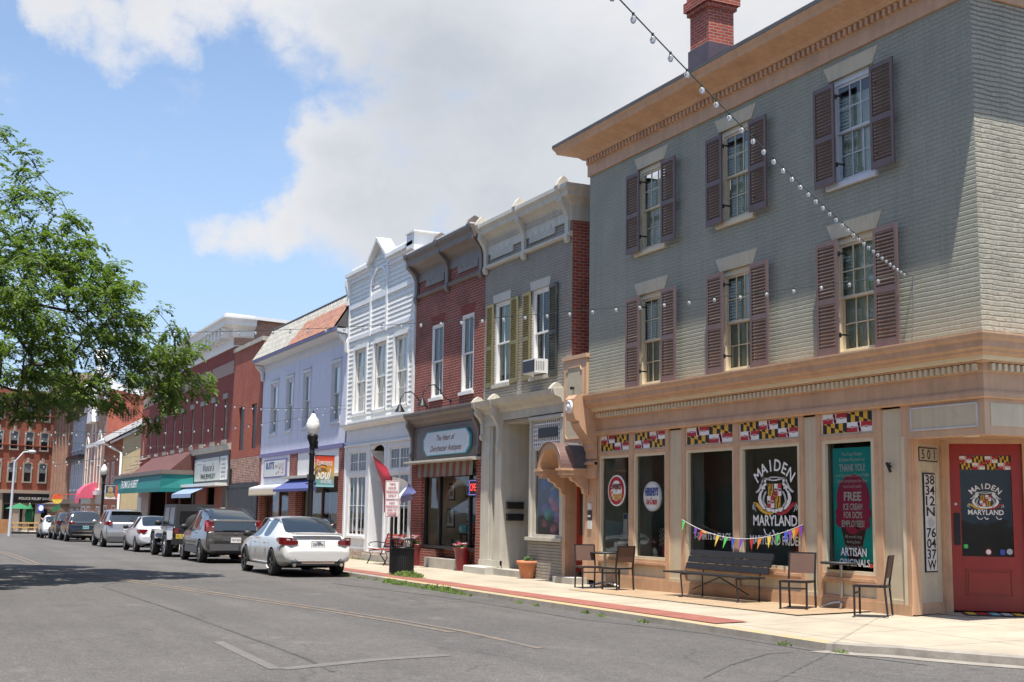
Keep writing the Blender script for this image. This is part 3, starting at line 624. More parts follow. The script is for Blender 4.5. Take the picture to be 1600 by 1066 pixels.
for (wa,wc) in TOP:
    for (za,zc,cu) in((6.95,8.76,('curtain',.55,0)),(4.06,6.02,('curtain',.42,0))):
        c=('curtain',0,0) if za<5 else ('curtain',.12,0)
        w=window(G,wa,wc,za,zc,0,3,2,'cream_trim' if za<5 or wa<-2 else 'pale_trim','glass_hi',c,inset=.07,fw=.10,sill=(za>5))
        if za<5: pass
        b=B(); lintel(b,wa+.02,wc-.02,zc+.0,zc+.26,.14); obj('lintel',b,M['cream'],G)
sm=shutter_mesh(.53,1.72,M['mauve']); sm2=shutter_mesh(.53,1.90,M['mauve'])
def hinge(p,x,z,d):
    b=B().box(x,x+d*.02,-.115,.0,z-.02,z+.02).box(min(x,x+d*.12),max(x,x+d*.12),-.118,-.105,z-.03,z+.03).cyl((x,-.112,z-.045),(x,-.112,z+.045),.014,n=8); obj('hinge',b,M['black'],p)
for wa,wc in TOP:
    for za,zc,s_ in((6.93,8.65,sm),(4.07,5.97,sm2)):
        for sx,hx,d in((wa-.03-.22-.0,wa,-1),(wc+.06,wc,1)):
            X=sx-.0 if d>0 else wa-.78+.55
            o=put('shutter',s_,G,(( (wc+.06) if d>0 else (wa-.24-.0) )+4.3-(0 if d>0 else 0),-.155,za))
            if d<0: o.location.x=(wa-.24)+4.3
            for hz in(.3,zc-za-.25):
                h=B()
                if d>0: h.bar((.0,.03,hz),(-.02,.155,hz),.03,.028).bar((-.02,.05,hz-.04),(-.02,.05,hz+.04),.026)
                else: h.bar((.51,.035,hz),(.615,.035,hz),.015,.028).bar((.61,.03,hz),(.61,.155,hz),.02,.028).bar((.56,.03,hz-.04),(.56,.03,hz+.04),.026)
                put('hinge',h.mesh('hinge',M['black']),o)
# chimney
b=B(); cx0,cx1,cy0,cy1=-10.22,-9.35,2.75,3.55
b.box(cx0,cx1,cy0,cy1,9.9,12.62,1)
b.box(cx0+.04,cx1-.04,cy0+.04,cy1-.04,12.62,13.35,0)
for i,(o,z0,z1) in enumerate(((.0,13.35,13.5),(.06,13.5,13.62),(.12,13.62,13.86),(.06,13.86,13.98))): b.box(cx0+.04-o,cx1-.04+o,cy0+.04-o,cy1-.04+o,z0,z1-.002,0)
obj('chimney',b,[M['side_red'],mat('chimney_flashing',(.10,.07,.08),.5,.2,var=.2)],G)
# lower cornice
prof=[(0,3.13),(.07,3.13),(.09,3.15),(.09,3.21),(.075,3.24),(.05,3.25),(.05,3.50),(.075,3.515),(.075,3.625),(.16,3.64)]
b=B().sweep(prof+[(.16,3.655),(0,3.655)],[(-9.62,0),(X1,0),(X1,9)]); lc=obj('shop_cornice',b,M['peach'],G)
b=B().sweep([(0,3.656),(.17,3.656),(.20,3.67),(.22,3.72),(0,3.72)],[(-9.62,0),(X1,0),(X1,9)]); obj('cream_moulding',b,M['cream_trim'],lc)
b=B().sweep([(0,3.721),(.26,3.721),(.30,3.745),(.31,3.78),(.36,3.81),(.37,3.90),(.41,3.94),(.43,3.99),(.43,4.015),(0,4.05)],[(-9.62,0),(X1,0),(X1,9)]); obj('crown_moulding',b,M['peach'],lc)
b=B(); x=-9.55
while x<X1-.02: b.box(x,x+.062,-.135,-.074,3.52,3.618); x+=.118
y=.04
while y<4: b.box(X1+.074,X1+.135,y,y+.062,3.52,3.618); y+=.118
objsplit('dentil',b,M['cream_trim'],lc)
# scroll bracket and rosette
b=B(); pr=[(-.05,2.62),(-.12,2.62),(-.12,2.78),(-.16,2.84),(-.16,2.95),(-.2,2.98),(-.3,3.12),(-.44,3.28),(-.50,3.38),(-.50,3.44),(-.60,3.47),(-.64,3.60),(-.64,3.93),(-.56,4.02),(-.05,4.06)]
b.prism(pr,-10.02,-9.62); br=obj('scroll_bracket',b,M['peach'],G)
b=B().lathe([(.0001,-.05),(.05,-.05),(.075,-.015),(.09,-.015),(.12,-.04),(.145,-.02),(.15,0)],(-9.82,-.642,3.76),28,0,'y'); obj('rosette',b,M['white'],br)
b=B().prism([(-.05,2.2),(-.125,2.2),(-.125,2.60),(-.05,2.60)],-10.06,-9.60).box(-10.06,-9.60,-.17,-.06,2.5,2.56); obj('bracket_foot',b,M['peach'],br)
# party pier with rough plaster panel
b=B(); b.box(-11.22,X0+.0,-.06,.35,2.45,4.94); b.box(-11.26,X0+.03,-.09,.35,4.94,5.03)
pier=obj('party_pier',b,M['peach_light'],G)
c=.10; pa,pb,za,zb_=-11.09,-10.27,3.12,4.76
pp=[(pa,za+c),(pa+c*.3,za+c*.3),(pa+c,za),(pb-c,za),(pb-c*.3,za+c*.3),(pb,za+c),(pb,zb_-c),(pb-c*.9,zb_-c*.8),(pb-c*1.3,zb_),(pa+c*1.3,zb_),(pa+c*.9,zb_-c*.8),(pa,zb_-c)]
M['rough']=mat('rough_stucco',(.50,.44,.32),.9,var=.12,vs=8,bmp=1,bs=38)
b=B().prism([(p,q) for p,q in pp][::-1],-.068,-.05,axis='y'); obj('stucco_panel',b,M['rough'],pier)
b=B()
for i in range(len(pp)): p,q=pp[i],pp[(i+1)%len(pp)]; b.bar((p[0],-.068,p[1]),(q[0],-.068,q[1]),.03,.03,up=(0,1,0))
obj('panel_border',b,M['peach_light'],pier)
b=B().cyl((-10.70,-.068,4.28),(-10.70,-.12,4.28),.025,n=8).box(-10.73,-10.68,-.15,-.12,4.24,4.31); obj('wall_hook',b,M['black'],pier)
# ---- shopfront
glz=[(-9.50,-8.33),(-8.05,-6.92),(-6.07,-4.60),(-4.28,-2.70),(-1.97,-.86)]
b=B()
def post(x0,x1,y0=-.03,y1=.12,z0=.0,z1=3.13): b.box(x0,x1,y0,y1,z0,z1)
post(-9.66,-9.56);post(-8.28,-8.12);post(-6.86,-6.74);post(-6.28,-6.15);post(-4.54,-4.38);post(-2.62,-2.52);post(-2.18,-2.06);post(-.77,-.60);post(-.16,-.0,-.03,.16)
for a,c in((-9.56,-8.28),(-8.12,-6.86),(-6.15,-4.54),(-4.38,-2.62),(-2.06,-.77)):
    b.box(a,c,-.028,.12,2.69,2.76); b.box(a,c,-.055,.12,.43,.475); b.box(a,c,-.025,.12,.475,.53); b.box(a,c,-.028,.10,.12,.18); b.box(a,c,-.028,.10,.385,.429)
b.box(-10.10,-9.66,-.05,.14,0,3.13); b.box(-9.665,.0,-.045,-.031,-.1,.14); b.box(-10.1,.0,-.0,.2,3.13,3.2)
obj('shopfront_frame',b,M['peach'],G)
b=B()
for a,c in((-6.74,-6.28),(-2.52,-2.18),(-.60,-.16)): b.box(a,c,.0,.1,.14,3.13); 
for a,c in((-9.56,-8.28),(-8.12,-6.86),(-6.15,-4.54),(-4.38,-2.62),(-2.06,-.77)): b.box(a,c,.012,.09,.0,.384)
for a,c in((-6.74,-6.28),(-2.52,-2.18),(-.60,-.16)): b.box(a,c,-.028,.0,.14,.20)
objsplit('cream_panel',b,M['cream'],G)
bays=[(-9.56,-8.28),(-8.12,-6.86),(-6.15,-4.54),(-4.38,-2.62),(-2.06,-.77)]
wins=[]
for k,((a,c),(g0,g1)) in enumerate(zip(bays,glz)):
    b=B(); b.box(a,g0,-.01,.10,.53,2.69); b.box(g1,c,-.01,.10,.53,2.69); b.box(g0,g1,-.01,.10,2.63,2.69); b.box(g0,g1,-.01,.10,.53,.585)
    w=obj('shop_window',b,M['cream_trim'],G); wins.append(w)
    obj('pane',B().poly([(g0,.05,.585),(g1,.05,.585),(g1,.05,2.63),(g0,.05,2.63)]),M['shop_glass'],w)
    b=B(); b.box(a,c,-.005,.08,2.765,3.125); t=obj('transom_panel',b,M['cream_trim'],G)
    f=lambda x,z,l=0:(x,-.009-l,z)
    obj('heraldic_strip',flagstrip(a+.05,c-.05,2.79,3.11,f,k,.62),FLM,t)
# shop interior
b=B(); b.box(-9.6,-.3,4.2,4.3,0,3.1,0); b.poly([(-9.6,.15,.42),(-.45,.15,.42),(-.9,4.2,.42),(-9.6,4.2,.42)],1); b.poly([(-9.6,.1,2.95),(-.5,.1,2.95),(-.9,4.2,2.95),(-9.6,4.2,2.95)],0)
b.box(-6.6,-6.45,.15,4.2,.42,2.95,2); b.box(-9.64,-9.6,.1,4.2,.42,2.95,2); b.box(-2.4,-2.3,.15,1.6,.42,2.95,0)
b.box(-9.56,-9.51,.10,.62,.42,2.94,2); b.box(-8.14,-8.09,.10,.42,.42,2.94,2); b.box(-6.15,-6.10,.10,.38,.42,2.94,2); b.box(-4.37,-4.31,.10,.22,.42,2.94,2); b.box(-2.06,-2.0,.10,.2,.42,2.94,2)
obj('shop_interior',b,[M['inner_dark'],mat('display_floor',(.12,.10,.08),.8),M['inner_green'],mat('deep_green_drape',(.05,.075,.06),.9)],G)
# display items
b=B(); b.box(-8.9,-8.72,.2,.22,.95,1.45); obj('window_card',b,M['sign_face'],wins[0])
b=B(); b.box(-8.88,-8.74,.195,.199,1.33,1.43); obj('card_heading',b,M['ink_blue'],wins[0])
b=B()
for i in range(6): b.box(-9.42+i*.03,-9.0+i*.02,.3+.02*i,.5+.02*i,.62+.09*i,.66+.09*i)
obj('tray_stack',b,M['stone'],wins[0])
b=B(); b.box(-8.55,-8.45,.3,.34,.6,1.15); obj('wooden_paddle',b,M['wood'],wins[0])
b=B(); b.box(-7.35,-6.95,.34,.36,.75,1.62); obj('display_poster',b,mat('poster_green_grey',(.36,.42,.34),.6),wins[1])
b=B()
for i in range(8):
    for j in range(8):
        if (i+j)%2: b.box(-7.55+.045*i,-7.505+.045*i,.25,.262,.8+.045*j,.845+.045*j)
obj('checkered_flag',b,M['flag_black'],wins[1]); b=B().box(-7.55,-7.19,.264,.27,.8,1.16); obj('flag_ground',b,M['ink_white'],wins[1])
b=B().lathe([(.09,0),(.13,.08),(.12,.24),(.06,.28)],(-7.28,.3,.59),16); obj('red_vase',b,M['flag_red'],wins[1])
b=B(); random.seed(5)
for i in range(16): a=random.random()*6.3; r=random.random()*.12; b.sphere((-7.1+r*math.cos(a),.3,1.15+.12*random.random()+r*math.sin(a)*.5),.03,8)
obj('yellow_flowers',b,M['yellow_cloth'],wins[1])
b=B()
for i in range(10): b.sphere((-3.35+.11*(i%5),.4,.75+.11*(i//5)),.06,8,i%3)
obj('souvenir_flowers',b,[M['red_cloth'],M['yellow_cloth'],M['leaf']],wins[3])
b=B().poly([(-5.2,.5,2.1),(-4.9,.5,2.15),(-4.85,.5,2.5),(-5.1,.5,2.55),(-5.3,.5,2.35)]); obj('hanging_shirt',b,mat('grey_shirt',(.25,.25,.25),.8),wins[2])
# round signs in the first two bays
p0=(-8.82,.0,1.95); b=B(); disc(b,(-8.89,.02,1.93),.365,.33,m=0,th=.02,lift=.0); disc(b,(-8.89,.0185,1.93),.335,.30,m=1); disc(b,(-8.89,.017,1.93),.235,.215,m=0)
o=obj('oval_sign',b,[M['ink_white'],M['flag_red']],wins[0])
text(o,'Sweets',(-8.89,.012,1.96),.17,M['ink_brown'],.46,shear=.35,bold=.03); text(o,'&',(-8.88,.012,1.90),.06,M['ink_red']); text(o,'Treats',(-8.88,.012,1.74),.17,mat('gold_lettering',(.60,.28,.03),.5,var=0),.54,shear=.4,bold=.035)
b=B(); disc(b,(-7.45,.02,1.80),.335,.30,m=1,th=.05); disc(b,(-7.45,.0185,1.80),.285,.255,m=0); o=obj('round_sign',b,[M['sign_face'],M['ink_grey']],wins[1])
text(o,"HERSHEY'S",(-7.45,.013,1.82),.15,M['ink_blue'],.50,bold=.05); text(o,'Ice Cream',(-7.45,.013,1.64),.13,M['ink_red'],.42,shear=.3,bold=.03)
text(wins[2],'T-SHIRTS & FLAGS',(-5.35,.045,.98),.13,M['ink_white'],1.22,bold=.01); text(wins[3],'MARYLAND PRIDE',(-3.46,.045,.94),.155,M['ink_white'],1.36,bold=.012)
def crest(par,c,s,rt,up,name='crest_decal'):
    """white lettering, two figures, quartered shield and ribbons; s = overall width"""
    rt,up,c=Vector(rt).normalized(),Vector(up).normalized(),Vector(c); n=rt.cross(up)
    P=lambda x,z,l=0: c+rt*x*s*1.2+up*z*s*.757+n*l
    b=B(); arctext(b,'MAIDEN',P(0,-.28),.62*s,.20*s,-.85,.85,rt,up,0,.015)
    for x,sz,hh in((-.40,.27,.30),(-.20,.20,.2),(-.02,.20,.2),(.15,.20,.2),(.29,.20,.2),(.44,.2,.2)): pass
    w=[('M',-.42,.30),('A',-.21,.22),('R',-.06,.22),('Y',.08,.22),('L',.19,.22),('A',.31,.22),('N',.44,.22)]
    text(None,'MARYLAND',P(0,-.72),.18*s,None,1.25*s,rt,up,.02,b=b,lift=0)
    def ribbon(pts,wd,m,l=.001,taper=False):
        zz=(lambda z:z*.80+.05) if pts[0][1]>-.7 else (lambda z:z-.02)
        for i in range(len(pts)-1):
            a,d=Vector((pts[i][0],0,pts[i][1])),Vector((pts[i+1][0],0,pts[i+1][1])); t=(d-a).normalized(); q=Vector((-t.z,0,t.x))*wd/2
            w0=1 if not taper else math.sin(PI*(i+.3)/(len(pts)-.4)); w1=1 if not taper else math.sin(PI*(i+1.3)/(len(pts)-.4))
            b.poly([P((a+q*w0).x,zz((a+q*w0).z),l),P((a-q*w0).x,zz((a-q*w0).z),l),P((d-q*w1).x,zz((d-q*w1).z),l),P((d+q*w1).x,zz((d+q*w1).z),l)],m)
    for sg in(-1,1):
        cv=lambda pts:[(sg*x,z) for x,z in pts]
        ribbon(cv([(.13,.36),(.20,.40),(.27,.36),(.29,.28),(.27,.2)]),.04,0); ribbon(cv([(.24,.30),(.31,.22),(.34,.12),(.40,.02),(.44,.0)]),.05,0); ribbon(cv([(.22,.26),(.27,.16),(.26,.08)]),.09,0)
        ribbon(cv([(.25,.10),(.33,-.02),(.36,-.18),(.32,-.34),(.24,-.48),(.18,-.52)]),.08,0,taper=True); ribbon(cv([(.20,.02),(.25,-.12),(.27,-.28),(.2,-.42)]),.045,4,.0015); ribbon(cv([(.28,.3),(.36,.1),(.44,-.02)]),.02,4,.002)
        disc(b,P(sg*.235,.315),.05*s,.05*s,rt,up,0,16,.001)
        ribbon(cv([(.05,-.60),(.16,-.62),(.28,-.56),(.38,-.42),(.46,-.32),(.50,-.34)]),.085,1 if sg>0 else 3,.001); ribbon(cv([(.50,-.34),(.53,-.44),(.50,-.52)]),.03,4,.001); ribbon(cv([(.47,-.34),(.48,-.46),(.45,-.56)]),.02,4,.001)
    ribbon([(-.2,-.46),(-.1,-.53),(0,-.55),(.1,-.53),(.2,-.46)],.11,0); ribbon([(-.16,.38),(-.06,.43),(.06,.42),(.18,.39)],.04,4,.001); ribbon([(-.14,.36),(0,.33),(.14,.36)],.03,0,.001)
    ribbon([(-.05,-.80),(.0,-.9),(.03,-.93),(.07,-.86)],.03,0); ribbon([(-.26,-.78),(-.22,-.90),(-.14,-.93),(-.10,-.86)],.025,0); ribbon([(.30,-.78),(.34,-.9),(.42,-.92),(.45,-.85)],.025,0)
    # shield
    def cell(x0,z0,w_,h_,kind):
        f=lambda x,z,l=0:P(x,z,.003+l)
        (flagcell_bg if kind else flagcell_rw)(bs,x0,z0,w_,h_,f,*(() if kind else (.001,)))
    bs=B(); cell(-.17,-.04,.17,.28,1); cell(0,-.04,.17,.28,0); cell(-.17,-.32,.17,.28,0); cell(0,-.32,.17,.28,1)
    for k in range(2): pass
    sg=[[(-.17,-.321),(-.17,-.16),(-.13,-.25),(-.07,-.321)],[(.17,-.321),(.07,-.321),(.13,-.25),(.17,-.16)],[(-.17,.241),(-.05,.241),(-.13,.20),(-.17,.14)],[(.17,.241),(.17,.14),(.13,.20),(.05,.241)]]
    o=obj(name,b,[M['ink_white'],M['flag_red'],M['ink_black'],M['flag_gold'],M['ink_grey']],par)
    obj('quartered_shield',bs,[M['flag_red'],M['flag_white'],M['flag_gold'],M['flag_black']],par)
    return o
crest(wins[3],(-3.42,.044,1.815),1.0,(1,0,0),(0,0,1))
# poster
b=B(); b.box(-1.88,-.92,.075,.08,.72,2.55); po=obj('tall_poster',b,M['teal_poster'],wins[4])
b=B(); disc(b,(-1.40,.07,1.72),.40,.40,m=0); disc(b,(-1.40,.0695,1.50),.43,.20,m=0); disc(b,(-1.65,.069,1.37),.19,.11,m=0); disc(b,(-1.2,.069,1.33),.2,.1,m=0); disc(b,(-1.42,.069,1.28),.17,.12,m=0)
b.poly([(-1.72,.0715,1.32),(-1.08,.0715,1.32),(-1.27,.0715,.74),(-1.53,.0715,.74)],1)
obj('ice_cream_picture',b,[mat('raspberry_print',(.50,.04,.12),.5,var=.03),mat('cone_brown_print',(.09,.035,.03),.5,var=.05)],wins[4])
y=.066; m_=M['ink_white']
for s_,z,h_,w_,bo in(('The Copy Shoppe',2.42,.055,.5,0),('& Maiden Maryland say',2.33,.055,.62,0),('THANK YOU!',2.17,.115,.62,.02),('to all Dorchester County Public',2.08,.055,.80,0),('School employees for their',1.99,.055,.74,0),('hard work with',1.90,.055,.42,0),('FREE',1.70,.135,.42,.03),('ICE CREAM',1.55,.10,.46,.02),('FOR DCPS',1.42,.10,.44,.02),('EMPLOYEES!',1.28,.10,.54,.02),('All month long',1.10,.05,.4,0),('during June',1.02,.05,.32,0),('(limit 1 per day)',.94,.05,.4,0)): text(wins[4],s_,(-1.40,y,z),h_,m_,w_,bold=bo)
text(wins[4],'ARTISAN',(-1.38,.045,.80+.02),.125,M['ink_white'],.62,bold=.02); text(wins[4],'ORIGINALS',(-1.36,.045,.66),.11,M['ink_white'],.72,bold=.02)
b=B(); disc(b,(-.98,.046,.68),.06,.035,m=0); obj('round_sticker',b,M['redorange'],wins[4])
b=B().box(-.44,-.41,-.06,-.0,2.20,2.23).cyl((-.44,-.07,2.27),(-.36,-.07,2.13),.022,n=8).cyl((-.37,-.07,2.27),(-.43,-.05,2.18),.014,n=8); obj('iron_cleat',b,M['black'],G)
# corner soffit beam over the recessed entry
b=B(); b.box(.0,X1+.03,-.03,.15,2.62,3.13); b.box(X1-.15,X1+.03,.15,2.4,2.62,3.13); 
obj('entry_beam',b,M['peach_light'],G)
b=B()
for a,c in((.08,1.40),): b.box(a,c,-.038,-.029,2.74,3.07)
b.box(X1+.029,X1+.038,.08,1.7,2.74,3.07); objsplit('beam_panel',b,M['cream'],G)
b=B()
for (q0,q1) in(((.08,2.74),(1.40,2.74)),((.08,3.07),(1.40,3.07)),((.08,2.74),(.08,3.07)),((1.40,2.74),(1.40,3.07))): b.bar((q0[0],-.04,q0[1]),(q1[0],-.04,q1[1]),.02,.02,up=(0,1,0))
obj('panel_bead',b,M['pale_trim'],G)
b=B(); b.poly([(-1.2,0,2.66),(X1,0,2.66),(X1,3.2,2.66),(-1.2,3.2,2.66)]); obj('entry_soffit',b,M['peach'],G)
b=B(); disc(b,(.62,.62,2.652),.12,.12,(1,0,0),(0,-1,0),0,24,0,.02); obj('soffit_lamp',b,M['white'],G)
# return wall and recessed door
A=Vector((0,0,0)); C=Vector((-.33,1.0,0)); d1=(C-A).normalized(); n1_=Vector((d1.y,-d1.x,0))
def rp(u,o,z): p=A+d1*u+n1_*o; return (p.x,p.y,z)
def rbox(b,u0,u1,o0,o1,z0,z1,dd,nn,org,m=0):
    c=org+dd*(u0+u1)/2+nn*(o0+o1)/2+Vector((0,0,(z0+z1)/2)); b.obox(c,dd*(u1-u0)/2,nn*(o1-o0)/2,Vector((0,0,(z1-z0)/2)),m)
Lr=(C-A).length
b=B(); rbox(b,0,Lr,-.15,0,0,2.66,d1,n1_,A,0); rbox(b,0,.13,0,.03,0,2.66,d1,n1_,A,1); rbox(b,Lr-.18,Lr,0,.05,0,2.66,d1,n1_,A,1); rbox(b,.13,Lr-.18,0,.03,0,.16,d1,n1_,A,1); rbox(b,.13,Lr-.18,0,.02,2.56,2.66,d1,n1_,A,1)
obj('return_wall',b,[M['cream'],M['peach']],G)
up=(0,0,1)
b=B(); rbox(b,.22,.80,.0,.022,2.30,2.51,d1,n1_,A,1); rbox(b,.235,.785,.022,.026,2.315,2.495,d1,n1_,A,0); pl=obj('number_plaque',b,[mat('plaque_beige',(.42,.36,.27),.6),M['black']],G)
for i,ch in enumerate('501'): text(pl,ch,rp(.335+i*.175,.028,2.335),.145,M['ink_black'],rt=d1,up=up)
b=B(); rbox(b,.34,.70,.0,.022,.62,2.12,d1,n1_,A,1); rbox(b,.36,.68,.022,.026,.64,2.10,d1,n1_,A,0); pl=obj('coordinates_plaque',b,[mat('plaque_white',(.62,.61,.58),.5),M['black']],G)
rows=['38','34','12','N','','76','04','37','W']
for i,ch in enumerate(rows):
    z=2.10-(i+1)*.161+.012
    if ch: text(pl,ch,rp(.52,.028,z),.14,M['ink_black'],.275 if len(ch)==2 else .25,rt=d1,up=up,bold=.012)
b=B(); z=2.10-5*.161+.078
for r0,r1 in((.105,.088),):
    for k in range(28):
        a0,a1=2*PI*k/28,2*PI*(k+1)/28; f=lambda r,a:Vector(rp(.52+r*math.sin(a),.0285,z+r*.72*math.cos(a))); b.poly([f(r0,a0),f(r1,a0),f(r1,a1),f(r0,a1)])
for k in range(8): a=k*PI/4; b.poly([f(.02,a-.5),f(.075,a-.3),f(.08,a),f(.075,a+.3),f(.02,a+.5)])
obj('compass_rose',b,M['ink_grey'],pl)
D0=Vector((-.30,1.06,0)); dd=Vector((.613,.79,0)).normalized(); dn=Vector((dd.y,-dd.x,0))
b=B(); rbox(b,-.10,.0,-.12,.06,0,2.66,dd,dn,D0); rbox(b,1.08,1.26,-.12,.06,0,2.66,dd,dn,D0); rbox(b,0,1.08,-.12,.06,2.60,2.66,dd,dn,D0); 
e1=D0+dd*1.26; b.obox(((e1.x+1.5)/2,(e1.y+2.4)/2,1.33),((1.5-e1.x)/2,(2.4-e1.y)/2,0),(.03,-.05,0),(0,0,1.33)); obj('door_frame',b,M['peach'],G)
b=B(); dw=1.08
rbox(b,.005,.16,-.06,-.01,.03,2.60,dd,dn,D0); rbox(b,dw-.16,dw-.005,-.06,-.01,.03,2.60,dd,dn,D0); rbox(b,.16,dw-.16,-.06,-.01,2.42,2.60,dd,dn,D0); rbox(b,.16,dw-.16,-.06,-.01,.03,.86,dd,dn,D0)
for u0,u1,z0,z1 in((.20,.215,.26,.66),(dw-.215,dw-.20,.26,.66),(.20,dw-.20,.26,.275),(.20,dw-.20,.645,.66)): rbox(b,u0,u1,-.01,.004,z0,z1,dd,dn,D0)
rbox(b,.24,dw-.24,-.01,.006,.30,.62,dd,dn,D0)
door=obj('door',b,M['red_door'],G)
def dp(u,o,z): p=D0+dd*u+dn*o; return (p.x,p.y,z)
obj('door_pane',B().poly([dp(.16,-.04,.86),dp(dw-.16,-.04,.86),dp(dw-.16,-.04,2.42),dp(.16,-.04,2.42)]),M['shop_glass'],door)
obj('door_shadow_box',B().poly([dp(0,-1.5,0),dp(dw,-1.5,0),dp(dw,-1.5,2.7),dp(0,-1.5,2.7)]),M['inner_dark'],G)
f=lambda x,z,l=0:dp(x,-.035+l,z)
obj('heraldic_strip',flagstrip(.16,dw-.16,2.20,2.41,f,0,.21),FLM,door)
crest(door,dp(.53,-.036,1.73),.42,dd,up)
b=B(); rbox(b,.05,.14,-.01,.012,1.03,1.52,dd,dn,D0); obj('push_plate',b,M['black'],door)
b=B(); disc(b,dp(.085,-.005,1.66),.022,.022,dd,up,0,16,.01,.01); obj('lock',b,M['steel'],door)
b=B(); b.poly([dp(.19,-.034,.98),dp(.25,-.034,.98),dp(.25,-.034,1.04),dp(.19,-.034,1.04)],0); disc(b,dp(.55,-.034,.93),.05,.05,dd,up,1); disc(b,dp(.55,-.033,.93),.036,.036,dd,up,2); b.poly([dp(.72,-.034,.89),dp(.79,-.034,.89),dp(.79,-.034,.97),dp(.72,-.034,.97)],3); disc(b,dp(.86,-.034,.94),.045,.045,dd,up,4)
objsplit('door_sticker',b,[M['green_cloth'],M['flag_red'],M['ink_white'],M['blue_cloth'],M['ink_grey']],door)
# arched canopy over the narrow side door left of the shopfront
b=B(); b.box(-11.22,-10.10,.25,.35,2.4,2.5); b.box(-11.22,-11.08,-.06,.35,0,2.45); b.box(-10.24,-10.1,-.06,.35,0,2.45); b.box(-11.08,-10.24,-.06,.3,2.36,2.45)
obj('doorway_frame',b,M['peach'],G)
b=B(); b.box(-11.08,-10.24,.24,.29,.12,2.36); sd=obj('side_door',b,M['red_door'],G,)
obj('door_pane',B().box(-10.92,-10.40,.225,.24,.95,2.2),M['dark_glass'],sd)
b=B(); cxx,cz,ro,ri=-10.58,2.42,.60,.46; y0,y1=-.74,-.06; n=20
arc=lambda r,k:(cxx+r*math.cos(PI-PI*k/n),cz+r*.98*math.sin(PI*k/n))
for k in range(n):
    p,q,p2,q2=arc(ro,k),arc(ro,k+1),arc(ri,k),arc(ri,k+1)
    b.poly([(p[0],y0,p[1]),(q[0],y0,q[1]),(q[0],y1,q[1]),(p[0],y1,p[1])],1 if k<n else 0,True)
    b.poly([(p2[0],y0,p2[1]),(p[0],y0,p[1]),(q[0],y0,q[1]),(q2[0],y0,q2[1])][::-1],0)
    b.poly([(p2[0],y0,p2[1]),(q2[0],y0,q2[1]),(q2[0],y1,q2[1]),(p2[0],y1,p2[1])],0,True)
b.tube([(arc(ro+.01,k)[0],y0-.01,arc(ro+.01,k)[1]) for k in range(n+1)],.018,6,1)
b.poly([(arc(ri,k)[0],-.07,arc(ri,k)[1]) for k in range(n+1)],2)
for s_ in(-1,1):
    xc=cxx+s_*(ro+ri)/2
    b.box(xc-.16,xc+.12,y0-.04,y1,cz-.05,cz,0); b.box(xc-.12,xc+.10,y0,y1,cz-.14,cz-.05,0); b.box(xc-.10,xc+.08,y0+.04,y1,cz-.2,cz-.14,0)
    b.prism([(-.06,cz-.2),(-.5,cz-.2),(-.46,cz-.27),(-.34,cz-.31),(-.3,cz-.38),(-.2,cz-.42),(-.16,cz-.55),(-.06,cz-.58)],xc-.06,xc+.06,0)
cn=obj('arched_canopy',b,[M['peach'],mat('copper_canopy_sheet',(.20,.13,.115),.45,.35,var=.15),M['cream']],G)
b=B()
for k in range(11,20): p,q=arc(ro+.012,k),arc(ro+.012,k+1); b.poly([(p[0],-.42,p[1]),(q[0],-.40,q[1]),(q[0],-.09,q[1]),(p[0],-.09,p[1])],0)
obj('dark_patch',b,M['slate'],cn)
b=B(); b.box(-10.0,-9.84,-.075,-.05,1.52,1.66,0); b.box(-10.0,-9.84,-.075,-.05,1.30,1.50,1); b.box(-9.98,-9.86,-.078,-.074,1.36,1.40,0); b.box(-10.0,-9.84,-.075,-.05,1.10,1.28,0); obj('notice_plates',b,[M['sign_face'],M['charcoal']],G)
b=B().box(-10.98,-10.05,-.42,.0,-.14,.03); solo('door_step',b,M['concrete'],'grey concrete step in front of the narrow red side door under the arched canopy','step')
b=B(); rbox(b,.1,1.0,.15,.7,.004,.02,dd,dn,D0,0)
for i in range(5): rbox(b,.14+i*.17,.26+i*.17,.2,.65,.02,.023,dd,dn,D0,1+i%4)
solo('door_mat',b,[M['charcoal'],M['yellow_cloth'],M['flag_red'],M['sky_cloth'],M['sign_face']],'colourful patterned doormat in front of the red corner shop door','doormat')
# ================================================================ taupe painted brick building (second from the corner)
def crow(par,x0,x1,z0,z1,dep,mtl,name='cornice',ret=None):
    """heavy bracketed cornice in front of y=0 with returns; z0 foot of frieze, z1 top"""
    h=z1-z0
    prof=[(0,z0),(.05,z0),(.05,z0+.52*h),(.09,z0+.56*h),(.12,z0+.64*h),(dep*.55,z0+.74*h),(dep*.8,z0+.80*h),(dep*.86,z0+.88*h),(dep,z0+.95*h),(dep,z1),(0,z1+.03)]
    return prof
def bracket(b,xc,w,zt,zb,dep,m=0):
    h=zt-zb; b.prism([(-.02,zb),(-.10,zb+.02*h),(-.13,zb+.12*h),(-.09,zb+.2*h),(-.10,zb+.5*h),(-.16,zb+.62*h),(-.34*dep/.4,zb+.78*h),(-.8*dep,zb+.9*h),(-dep-.02,zb+h),(-.02,zb+h)],xc-w/2,xc+w/2,m)
def finial(b,xc,w,z,dep,h=.26,m=0):
    b.prism([(-.05,z-.05),(-dep-.05,z-.12),(-dep-.08,z+.02),(-dep-.02,z+h*.6),(-dep*.75,z+h),(-dep*.45,z+h*.8),(-.05,z+h*.3)],xc-w/2,xc+w/2,m)
T=thing('taupe_brick_building','two storey taupe painted brick building with cream bracketed cornice, olive shutters and deep shop recess','building',(-13.4,0,-.1))
x0,x1=-15.93,-10.95
TW=[(-15.28,-14.34),(-13.06,-12.12)]
b=B(); b.wall(x0,x1,3.7,8.7,0,[(a,c,4.74,6.91) for a,c in TW],.14); obj('front_wall',b,M['taupe_brick'],T)
